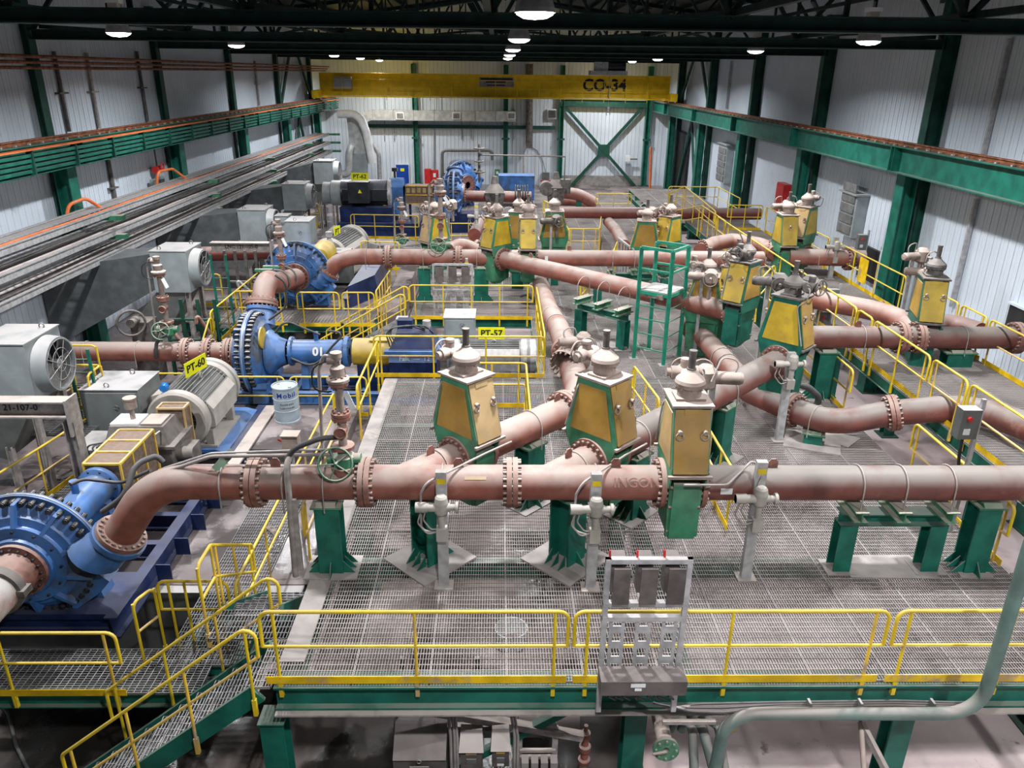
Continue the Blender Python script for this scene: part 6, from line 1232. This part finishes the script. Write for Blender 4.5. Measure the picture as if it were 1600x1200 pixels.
inst_column('thin instrument column rising from the pipe before the second tall pump', W(450, 452, Y=22.9)+V((-.1, 0, .2)), 1.5, .85, .2)
inst_column('far instrument column with green handwheel in front of the navy base', W(629, 372, Y=33), 1.3, .9, .24)
# long conduit above the elbow
pts = [W(400, 712, Y=9.6)+V((.1, 0, 0)), W(322, 716, Y=9.7), W(240, 752, Y=9.9), W(228, 760, Y=10.2)]
solo('sample_pipe', MB().tube(bend([W(520, 710, Y=9.75), W(330, 713, Y=9.75), W(236, 745, Y=9.9), W(225, 775, Y=9.9)], .4, 5), .028, 8), 'conduit', 'thin grey pipe running above the near pipe bend to the pump', 'pipe')
solo('sample_pipe', MB().tube(bend([W(512, 702, Y=9.9), W(330, 708, Y=9.9), W(245, 735, Y=10), W(230, 770, Y=10)], .4, 5), .016, 6), 'galv', 'thinner bright tube beside the grey pipe above the near bend', 'pipe')
solo('hydraulic_hose', MB().tube(bend([W(160, 800, Y=9.9), W(196, 775, Y=9.9), W(210, 725, Y=10.2), W(245, 712, Y=10.4), W(255, 722, Y=10.4)], .35, 6), .045, 8), 'hose', 'thick black hose arching beside the discharge flange of the nearest pump', 'hose')
solo('hydraulic_hose', MB().tube(bend([W(110, 757, Y=10.3), W(130, 748, Y=10.5), W(190, 755, Y=10.5), W(235, 735, Y=10.3)], .35, 6), .028, 8), 'hose', 'thin black hose crossing over the blue bearing housing', 'hose')
solo('hydraulic_hose', MB().tube(bend([W(448, 718, Y=9.7), W(460, 700, Y=9.7), W(500, 685, Y=9.8), W(528, 683, Y=9.9)], .4, 6), .04, 8), 'hose', 'dark hose rising to the instrument column on the foreground pipe', 'hose')
solo('hydraulic_hose', MB().tube(bend([W(243, 545, Y=19.0), W(244, 570, Y=18.9), W(244, 532, Y=19), W(262, 523, Y=19)], .3, 6), .045, 8), 'hose', 'dark hose hooking over the left suction pipe', 'hose')
a = W(455, 755, Y=9.5)
t = thing('conduit_post', 'dusty grey conduit post crossing in front of the foreground pipe near the stair', 'post', (a.x, 9.5, 0)); part('post', MB().tube(bend([W(462, 900, Y=9.5), W(449, 745, Y=9.5), W(448, 722, Y=9.55), W(456, 712, Y=9.8)], .15, 4), .045, 10), 'galv_dusty', t); part('brace', MB().beam(W(470, 890, Y=9.5), W(458, 780, Y=9.5), .08, .05, YY), 'galv_dusty', t)
# green strut on bend + bracket
q = A(352)+Z*.3; solo('pipe_bracket', MB().beam(q+V((-.08, -.1, -.05)), q+V((.14, .1, .16)), .12, .02, YY), 'green_dusty', 'small green bracket plate on the near pipe bend', 'bracket')
# ------------------------------------------------------------------ front switch rack
def rack(label, px0, px1, Yr, z0, z1, s=1.0, plates=3, switches=True, hooks=True):
    x0, x1 = px0, px1; t = thing('switch_rack', label, 'rack', ((x0+x1)/2, Yr, z0)); H = z1-z0
    for x in (x0, x1): part('upright', MB().box(x-.03, x+.03, Yr-.03, Yr+.03, z0, z1), 'galv', t)
    for z in (z1-.03, z1-.62*s, z1-.82*s): part('cross_bar', MB().box(x0-.03, x1+.03, Yr-.035, Yr+.035, z-.03, z+.03), 'galv', t)
    n = plates
    for k in range(n):
        xc = x0+(x1-x0)*(k+.5)/n; w_ = (x1-x0)/n*.62
        pl_ = part('shield_plate', MB().box(xc-w_/2, xc+w_/2, Yr-.1, Yr-.08, z1-.56*s, z1-.08), 'dkdust', t)
        part('switch_box', MB().box(xc-w_*.55, xc+w_*.3, Yr+.04, Yr+.22, z1-.5*s, z1-.04), 'dkdust', t)
        if hooks: part('switch_handle', MB().beam((xc-w_*.7, Yr+.02, z1-.03), (xc-w_*.72, Yr+.02, z1+.09), .022, .02, YY), 'red', t, label='red switch handle')
        pt_ = MB(); xa = xc-.09; pt_.box(xa, xa+.04, Yr-.01, Yr+.01, z0+.25*s, z1-.85*s); pt_.box(xa+.14, xa+.18, Yr-.01, Yr+.01, z0+.25*s, z1-.85*s)
        zz = z0+.3*s
        while zz < z1-.9*s: pt_.box(xa+.04, xa+.14, Yr-.01, Yr+.01, zz, zz+.1); zz += .22
        part('perforated_strut', pt_, 'galv', t)
    return t
xa, xb = W(942, 1000, Y=7.2).x, W(1064, 1000, Y=7.2).x
zt_ = W(1000, 872, Y=7.2).z; zb_ = W(1000, 1100, Y=7.2).z
t = rack('grey switch rack with red handles standing at the front edge of the deck', xa, xb, 7.2, zb_-.1, zt_)
part('cable_box', MB().box(xa-.04, xb+.04, 6.88, 7.14, W(1000, 1085, Y=6.9).z, W(1000, 1064, Y=6.9).z), 'dkdust', t, label='dusty cable entry box')
zq = W(1000, 1075, Y=6.87).z
part('white_tag', MB().cbox((W(997, 1075, Y=6.87).x, 6.873, zq+.03), .17, .006, .05), 'white', t); part('white_tag', MB().cbox((W(997, 1080, Y=6.87).x, 6.873, zq-.03), .08, .006, .035), 'white', t)
for k in range(9): x = xa+.1+k*(xb-xa-.2)/8; part('cable', MB().tube([(x, 7.0, zq-.05), (x+random.uniform(-.05, .05), 7.05, zq-.3), (x+.1, 7.2, zq-.5)], .015, 6), 'black', t)
xa, xb = W(676, 400, Y=22.6).x, W(706, 400, Y=22.6).x
xa, xb = W(677, 430, Y=22.9).x, W(738, 430, Y=22.9).x
t = rack('grey switch rack at the front of the rear deck below the middle red pipe', xa, xb, 22.9, .0, W(706, 412, Y=22.9).z, 1.0, hooks=False)
xa, xb = W(966, 395, Y=29.5).x, W(985, 395, Y=29.5).x
for i, (px, py, Yr, lb) in enumerate(((1510, 660, 10.9, 'local control box with red button on a post by the walkway handrail'), (1285, 500, 19.9, 'control box on a post behind the tall right-hand valve'), (1300, 465, 21, 'second control box on a post behind the tall right-hand valve'), (1346, 378, 25.5, 'control station with lamp on a post before the wall opening'), (270, 690-25, 12, ''))):
    if not lb: continue
    c = W(px, py, Y=Yr); t = thing('control_station', lb, 'control box', (c.x, c.y, .0)); part('box', MB().cbox(c, .3, .2, .5), 'dgrey', t); part('post', MB().box(c.x+.16, c.x+.22, c.y-.03, c.y+.03, .0 if c.x < 7.8 else (.8 if RW0 < c.x < RW1 else GZ), c.z+.4), 'galv', t); part('button', MB().cyl(c+V((-.03, -.1, .1)), c+V((-.03, -.14, .1)), .04, 10), 'red', t); part('label_plate', MB().cbox(c+V((-.03, -.105, -.12)), .1, .01, .1), 'white', t); part('cable', MB().tube([c+V((0, 0, -.25)), c+V((.02, 0, -.6)), (c.x+.1, c.y, c.z-1.0)], .025, 6), 'black', t)
c = W(288, 697-12, Y=12); 
c = W(455, 690, Y=13.5); t = thing('junction_box', 'small dusty junction box with red handle beside the short stair walkway', 'electrical box', c-Z*.4); part('box', MB().cbox(c, .3, .25, .32), 'cast', t); part('lid', MB().cbox(c+Z*.17, .34, .29, .02), 'cast', t); part('handle', MB().beam(c+V((-.25, 0, .05)), c+V((-.12, 0, -.02)), .05, .03), 'red', t); part('post', MB().cyl((c.x, c.y, PZ), c-Z*.16, .03, 6), 'galv', t)
# grey cluster rack in the far middle (silver tubes)
t = thing('tube_rack', 'silver frame of upright tubes beside the pipe in the far middle', 'rack', W(975, 405, z=0)); 
for k in range(6): a = W(967+k*4.5, 372+k*3.2, Y=28.5-k*.4); part('tube', MB().cyl((a.x, a.y, a.z), (a.x, a.y, .05), .035, 6), 'galv', t)
a = W(966, 372, Y=28.5); c = W(990, 390, Y=26.5); part('cross_bar', MB().beam(a, c, .06, .06), 'galv', t); part('cross_bar', MB().beam(a-Z*.5, c-Z*.5, .06, .06), 'galv', t)
# ------------------------------------------------------------------ green access stand
t = thing('access_stand', 'tall green access stand with ladder and small platform beside the diagonal pipe', 'access stand', base_of(1030, 560))
F_ = [base_of(990, 560), base_of(1036, 571), base_of(1060, 557), base_of(1013, 547)]
zP = 1.85
tops = [W(1004, 395, Y=F_[0].y).z, W(1044, 396, Y=F_[1].y).z, W(1080, 386, Y=F_[2].y).z, W(1030, 382, Y=F_[3].y).z]
ztop = 3.0
for i, f in enumerate(F_):
    part('leg', MB().beam((f.x, f.y, .02), (f.x, f.y, ztop), .09, .09, YY), 'green_br', t); part('foot_plate', MB().cbox((f.x, f.y, .01), .24, .22, .02), 'galv', t)
for i in range(4):
    a, c = F_[i], F_[(i+1) % 4]
    part('platform_beam', MB().beam((a.x, a.y, zP), (c.x, c.y, zP), .05, .09), 'green_br', t)
    if i != 3:
        part('guard_bar', MB().beam((a.x, a.y, ztop), (c.x, c.y, ztop), .06, .07), 'green_br', t); part('guard_bar', MB().beam((a.x, a.y, zP+.6), (c.x, c.y, zP+.6), .05, .05), 'green_br', t)
c0 = sum(F_, V((0, 0, 0)))/4
part('platform', MB().prism([V((f.x, f.y, zP+.04)) for f in F_], (0, 0, .03)), 'grate', t)
for z in (.35, .75, 1.15, 1.5): part('rung', MB().beam((F_[0].x, F_[0].y, z), (F_[1].x, F_[1].y, z), .03, .03), 'green_br', t); part('rung', MB().beam((F_[1].x, F_[1].y, z), (F_[2].x, F_[2].y, z), .02, .02), 'green_br', t)
solo('timber_block', MB().beam(W(1012, 457, z=1.8), W(1042, 464, z=1.8), .35, .12), 'wood', 'dark weathered timber pad on the diagonal pipe under the green stand', 'pad')
# ------------------------------------------------------------------ under the deck, front
def low(px, py, Y=8.0): return W(px, py, Y=Y)
Yu = 7.9
t = thing('air_duct', 'horizontal dusty grey air duct under the front of the deck', 'duct', low(750, 1110, 8.6)); a = low(618, 1120, 8.6); c = low(905, 1120, 8.6)
for k in range(3): x0 = a.x+(c.x-a.x)*k/3; part('duct_section', MB().cyl((x0+.01, 8.75, a.z-.05), (x0+(c.x-a.x)/3-.01, 8.75, a.z-.05), .36, 24).ring((x0, 8.75, a.z-.05), XX, .38, .3, .03, 24), 'duct_dusty', t)
for px in (625, 745, 868): q = low(px, 1095, Yu); part('hanger', MB().box(q.x-.03, q.x+.03, 8.25, 8.3, q.z-.5, q.z+.4), 'dgrey', t)
t = thing('electrical_enclosure', 'large dusty grey enclosure with sloping lid below the deck', 'enclosure', low(655, 1190, Yu)); a = low(616, 1140, Yu); c = low(698, 1140, Yu); d_ = low(655, 1162, Yu)
part('body', MB().box(a.x, c.x, Yu-.25, Yu+.3, a.z-1.8, d_.z), 'dkdust', t); part('lid', MB().hexa([(a.x, Yu-.28, d_.z), (c.x, Yu-.28, d_.z), (c.x, Yu+.3, d_.z), (a.x, Yu+.3, d_.z), (a.x, Yu+.1, a.z), (c.x, Yu+.1, a.z), (c.x, Yu+.3, a.z), (a.x, Yu+.3, a.z)]), 'dkdust', t); part('label_mark', MB().cbox(((a.x+c.x)/2, Yu-.29, d_.z-.13), .26, .01, .07), 'galv_dusty', t)
part('hasp', MB().torus(((a.x+c.x)/2, Yu-.3, d_.z), YY, .03, .008, 8, 4), 'dgrey', t)
for i, (p0, p1, pt, pb) in enumerate(((720, 754, 1158, 1198), (769, 795, 1156, 1184))):
    a = low(p0, pt, Yu); c = low(p1, pb, Yu); t = thing('control_unit', ['larger of two dusty control units with yellow label under the deck', 'smaller of two dusty control units with yellow label under the deck'][i], 'control box', c)
    part('body', MB().box(a.x, c.x, Yu-.15, Yu+.1, c.z, a.z), 'dkdust', t); part('hood', MB().hexa([(a.x-.02, Yu-.2, a.z), (c.x+.02, Yu-.2, a.z), (c.x+.02, Yu+.1, a.z), (a.x-.02, Yu+.1, a.z), (a.x, Yu, a.z+.2), (c.x, Yu, a.z+.2), (c.x, Yu+.1, a.z+.2), (a.x, Yu+.1, a.z+.2)]), 'conduit', t)
    part('yellow_label', MB().cbox(((a.x+c.x)/2, Yu-.155, a.z-.06), (c.x-a.x)*.5, .01, .04), 'yellow_dusty', t); part('display', MB().cbox(((a.x+c.x)/2, Yu-.155, a.z-.2), (c.x-a.x)*.45, .01, .08), 'dgrey', t); part('white_label', MB().cbox(((a.x+c.x)/2, Yu-.155, c.z+.04), (c.x-a.x)*.4, .01, .035), 'white', t)
    for k in range(3): part('cable', MB().cyl(((a.x+c.x)/2-.05+.05*k, Yu, c.z), ((a.x+c.x)/2-.05+.05*k, Yu, c.z-.6), .012, 6), 'black', t)
t = thing('equipment_frame', 'dusty steel frame with rails carrying the control units under the deck', 'frame', low(750, 1190, Yu+.2)); a = low(618, 1136, Yu+.2); c = low(870, 1136, Yu+.2)
part('top_rail', MB().beam((a.x, Yu+.2, a.z), (c.x, Yu+.2, a.z), .08, .08), 'galv_dusty', t)
for px in (702, 812, 868): q = low(px, 1136, Yu+.2); part('upright', MB().box(q.x-.04, q.x+.04, Yu+.16, Yu+.24, GZ+.02, q.z), 'galv_dusty', t)
for py in (1168, 1178): q = low(812, py, Yu+.2); e = low(868, py, Yu+.2); part('shelf_rail', MB().beam((q.x, Yu+.15, q.z), (e.x, Yu+.15, q.z), .05, .04), 'galv_dusty', t)
for k in range(4): q = low(820+k*15, 1190, Yu+.1); part('breaker', MB().box(q.x-.05, q.x+.05, Yu, Yu+.15, q.z-.25, q.z+.08), 'conduit', t)
for i, px in enumerate((706, 712, 716, 798, 803)):
    q = low(px, 1098, Yu-.1); e = low(px-2 if px < 750 else px+6, 1150, Yu-.15); solo('power_cable', MB().tube([q, (q+e)/2+V((-.03 if px < 750 else -.01, 0, 0)), e, e-Z*.9], .022, 6), 'conduit', f'dusty power cable dropping under the deck front, {words[i]} from the left', 'cable')
t = thing('red_drain_valve', 'small pink-red valve stem hanging below the deck between the frame and the green column', 'valve', low(913, 1190, 8.2)); q = low(914, 1165, 8.2)
part('stem', MB().lathe(q-Z*.3, Z, [(.09, 0), (.09, .05), (.055, .07), (.055, .2), (.085, .22), (.085, .3), (.05, .32), (.05, .42), (.07, .44), (.07, .55), (.03, .58), (.03, .68), (0, .69)], 14), 'pipe', t); part('outlet', MB().cyl(q-Z*.6, q-Z*.3, .07, 12), 'cast', t)
t = thing('flanged_pipe', 'dusty pipe with green flanged end dropping below the deck right of the green column', 'pipe', low(1035, 1180, 7.4)); a = low(1028, 1110, 8.1); c = low(1040, 1168, 7.4)
part('pipe', MB().cyl(a, c, .105, 16), 'cast', t); dd = (c-a).normalized(); part('flange', MB().ring(c, dd, .17, .04, .05, 22).bolts(c, dd, .13, 8, .02, -.02, .08), 'green_dusty', t); part('lever', MB().beam(c+dd*.08, c+dd*.1+V((-.18, 0, -.02)), .03, .02), 'cast', t)
for i, (px0, px1, r_) in enumerate(((1075, 1085, .06), (1090, 1118, .065), (1115, 1135, .055))):
    a = low(px0, 1145, 7.5); c = low(px1, 1215, 7.2); solo('drain_pipe', MB().tube(bend([V((a.x-.12, 7.8, a.z-.25)), V((a.x-.1, 7.75, a.z+.02)), V((a.x+.08, 7.6, a.z+.02)), c, c-Z*.5], .12, 6), r_, 12), 'pipe_green', f'bent grey-green drain pipe below the deck right of the flanged pipe, {words[i]} of three', 'pipe')
t = thing('cable_bundle', 'bundle of grey cables sagging under the right half of the deck front', 'cable', low(1300, 1105, 7.3))
for k in range(7):
    a = low(1020+5*k, 1098+2*k, 7.25+.02*k); pts = [a, low(1080, 1112-2*k, 7.25), low(1130, 1114-2.5*k, 7.25), low(1220, 1103-k, 7.3), low(1400, 1102-k*1.2, 7.3), low(1510, 1104-k, 7.3)]; part('cable', MB().tube(bend(pts, .8, 4), .016, 6), 'conduit' if k % 3 else 'hose', t)
part('support_bar', MB().beam(low(1035, 1128, 7.3), low(1118, 1128, 7.3), .05, .05), 'galv_dusty', t)
a = low(1345, 1128, 7.4); c = low(1385, 1205, 7.0); solo('slanted_brace', MB().beam(a, c, .06, .08), 'galv_dusty', 'dusty slanted brace below the grey-green pipe', 'brace')
c = low(1350, 1205, 7.0); solo('hanging_pipe', MB().cyl(a, c, .035, 8).cyl(a, a+V((0, .3, 0)), .02, 6), 'cast', 'thin hanging pipe below the grey-green pipe', 'pipe')
solo('orange_bracket', MB().cbox(low(1142, 1134, 7.5), .1, .1, .12), 'toe', 'small orange-yellow bracket under the grey-green pipe elbow', 'bracket')
solo('floor_bucket', MB().lathe(V((.25, 11.2, GZ)), Z, [(.25, 0), (.29, .35), (.30, .37), (.28, .37), (.24, .02)], 20), 'white', 'white bucket seen through the grating behind the first wye', 'bucket')
# service machinery low on the left wall side
t = thing('wall_pump_unit', 'dark small pump with handwheel low by the left wall column', 'pump', W(205, 515, Y=20)); c = W(205, 505, Y=20)
part('wheel', MB().torus(c, V((.6, -1, 0)), .35, .035, 20, 6).cyl(c-YY*.05, c+YY*.3, .12, 12), 'cast_dark', t); part('body', MB().cbox(c+V((.1, .5, -.4)), .5, .6, .7), 'cast_dark', t); part('stand', MB().box(c.x-.2, c.x+.4, c.y+.3, c.y+.8, PZ, c.z-.7), 'cast_dark', t)
rnd = random.Random(3)
for i, (px, py, Yv, w_, m_, lb) in enumerate(((300, 500, 20.7, .7, 'green_dark', 'dark green steel frame of service equipment behind the left instrument column'), (378, 420, 24.9, .5, 'cast_dark', 'cluster of dark service piping right of the second fan unit'), (100, 395, 17, .6, 'cast_dark', ''))):
    if not lb: continue
    c = W(px, py, Y=Yv); t = thing('service_rack', lb, 'rack', (c.x, c.y, PZ))
    for k in range(4): x = c.x-w_+k*w_*.66; part('upright', MB().box(x-.04, x+.04, c.y-.04, c.y+.04, PZ, c.z+.6), m_, t)
    for k in range(3): z = PZ+.5+k*.6; part('shelf_bar', MB().box(c.x-w_, c.x+w_, c.y-.05, c.y+.05, z-.05, z), m_, t)
    for k in range(5): a = V((c.x+rnd.uniform(-w_, w_), c.y-.2, PZ+rnd.uniform(.4, 1.8))); part('small_pipe', MB().tube(bend([a, a+V((rnd.uniform(-.6, .6), 0, .3)), a+V((rnd.uniform(-.6, .6), .2, -.4))], .1, 3), .05, 8), ['flange', 'navy', 'cast_dark', 'galv'][k % 4], t)
    part('tank', MB().cyl((c.x-.4, c.y+.5, PZ+.5), (c.x+.7, c.y+.5, PZ+.5), .35, 16), 'grey', t)
# green tall ladders by the yellow platforms at the left
for i, (px, py, Yv) in enumerate(((140, 640, 15.5), (350, 470, 22.5))):
    c = W(px, py, Y=Yv); t = thing('vertical_ladder', ['green ladder beside the near fan unit', 'green ladder beside the second fan unit'][i], 'ladder', (c.x, c.y, PZ))
    for s_ in (-.22, .22): part('stile', MB().beam((c.x+s_, c.y, PZ), (c.x+s_, c.y, c.z+1.4), .06, .04, YY), 'green', t)
    for k in range(8): part('rung', MB().cyl((c.x-.2, c.y, PZ+.3+k*.3), (c.x+.2, c.y, PZ+.3+k*.3), .015, 6), 'green', t)
c = W(133, 575, Y=15.9); handrail('yellow rail cage at the top of the ladder beside the near fan unit', [V((c.x-.9, 15.9, -.05)), V((c.x+.35, 15.9, -.05)), V((c.x+.35, 15.3, -.05))], toe=True, post=.8)
deck('fan_platform', 'small grating platform beside the near fan unit', c.x-1.2, c.x+.5, 14.6, 16.0, -.05, beams=False, kind='coarse')
deck('second_fan_platform', 'small grating platform beside the second fan unit', W(330, 475, Y=22.8).x, W(362, 475, Y=22.8).x, 22.4, 23.4, -.2, beams=False, kind='coarse')
# far actuators cluster on valves
def head(label, c, d=XX, s=1.0, m='cast'):
    c = V(c); d = V(d).normalized(); t = thing('valve_actuator', label, 'actuator', c); a, b = perp(d)
    part('motor_can', MB().cyl(c-d*.3*s, c+d*.1*s, .09*s, 12).lathe(c-d*.3*s, -d, [(.09*s, 0), (.07*s, .05), (0, .06)], 12), m, t); part('gear_case', MB().lathe(c+d*.15*s-b*.15*s, b, [(.1*s, 0), (.15*s, .05), (.15*s, .25*s), (.08*s, .32*s), (0, .33*s)], 14), m, t)
    part('handwheel', MB().torus(c+d*.15*s+a*.28*s, a, .15*s, .014*s, 18, 5).cyl(c+d*.15*s, c+d*.15*s+a*.28*s, .03, 8), m, t); part('conduit', MB().tube(bend([c-d*.2*s, c-d*.3*s+b*.25*s, c-d*.05+b*.3*s, c+d*.1*s-a*.2], .12, 4), .015, 6), 'conduit', t); c.z > 1.9 and part('stand_post', MB().box(c.x-.04, c.x+.04, c.y+.1*s, c.y+.1*s+.08, .0 if c.x < 8.7 else .81, c.z), 'galv', t); part('mount', MB().cyl(c+d*.15*s-b*.15*s, c+d*.15*s-b*.5*s, .05*s, 8), m, t); return t
hd_ = W(898, 541, z=1.95); t = thing('header_valve', 'dusty round valve body with bolt circles on the middle header behind the second front valve', 'valve', hd_-Z*.6)
part('body', MB().lathe(hd_-V((.2, .25, .35)), V((.55, .75, .25)), [(.36, 0), (.36, .08), (.30, .12), (.26, .3), (.34, .34), (.34, .42), (.2, .5), (0, .52)], 26), 'cast', t); part('bolts', MB().bolts(hd_-V((.2, .25, .35)), V((.55, .75, .25)), .33, 18, .022, -.04, .12), 'bolt', t, stuff=True)
head('dusty actuator with handwheel on the middle header valve', hd_+V((.0, -.2, .18)), V((1, .2, 0)))
head('dusty actuator with large handwheel in front of the long inclined pipe', V((W(1120, 590, Y=11.4).x, 11.4, W(1120, 590, Y=11.4).z)), V((-1, .1, 0)), 1.2)
for i, (px, py, z_, lb) in enumerate(((1222, 322, 2.9, 'left actuator of the cluster above the two far right valves'), (1243, 322, 3.0, 'right actuator of the cluster above the two far right valves'), (1432, 400, 2.9, 'upper actuator beside the valve at the right wall'), (1440, 425, 2.5, 'lower actuator beside the valve at the right wall'), (1012, 332, 2.4, 'dusty actuator on top of the left far middle valve'), (1100, 432, 2.3, 'actuator on top of the trapezoid valve right of the green stand'), (862, 345, 2.4, 'dusty actuator on the dark ochre valve behind the narrow yellow one'), (700, 320, 2.6, 'cream actuator on the pale yellow valve behind the switch rack'), (800, 338, 2.3, 'pale actuator left of the bright yellow valve'), (1205, 440, 2.9, 'dark actuator beside the square faced valve'), (1255, 445, 2.9, 'dark actuator right of the tall right-hand valve'), (520, 560, .9, ''))):
    if lb: head(lb, W(px, py, z=z_), V((1, .3*(-1)**i, 0)), 1.15, 'cast_dark' if 'dark' in lb else 'cast')
# ------------------------------------------------------------------ concrete edge and debris
t = thing('floor_hose', 'thin dark hose lying on the wet ground at the lower left', 'hose', (-9, 5.5, GZ)); part('hose', MB().tube(bend([g(-30, 1080, GZ+.04), g(12, 1110, GZ+.04), g(25, 1165, GZ+.04), g(50, 1215, GZ+.04)], 1.0, 5), .03, 6), 'hose', t)

for i, (pts, Yv, r_, lb) in enumerate((([(812, 462), (822, 458), (838, 470), (846, 498)], 23.6, .07, 'short black hose bending down below the bright yellow valve'), ([(1238, 600), (1262, 604), (1282, 622), (1272, 640)], 15.6, .075, 'thick dark hose curling over the low bent pipe flange'))):
    solo('drain_hose', MB().tube(bend([W(a, b, Y=Yv) for a, b in pts], .4, 5), r_, 10), 'hose', lb, 'hose')
c = W(1350, 412, X=RW1-.07); solo('rail_gate_plate', MB().box(c.x-.01, c.x+.01, c.y-.28, c.y+.28, RWZ+.25, RWZ+1.0), 'toe', 'solid yellow plate on the wall side walkway handrail', 'plate')
t = thing('steel_plates', 'small pile of dusty plates and hose on the grating below the middle trestle', 'plates', base_of(1000, 545)); q = base_of(985, 545)
for k in range(3): part('plate', MB().box(q.x-.9+.1*k, q.x-.2+.05*k, q.y-.1, q.y+.5, .01+.02*k, .025+.02*k), 'plate', t)
part('paper_scrap', MB().prism([base_of(427+0, 822, PZ+.03), base_of(437, 835, PZ+.03), base_of(432, 840, PZ+.03), base_of(413, 823, PZ+.03)], (0, 0, .004)), 'wood', bpy.data.objects['left_walkway'], label='thin wooden offcut on the walkway')
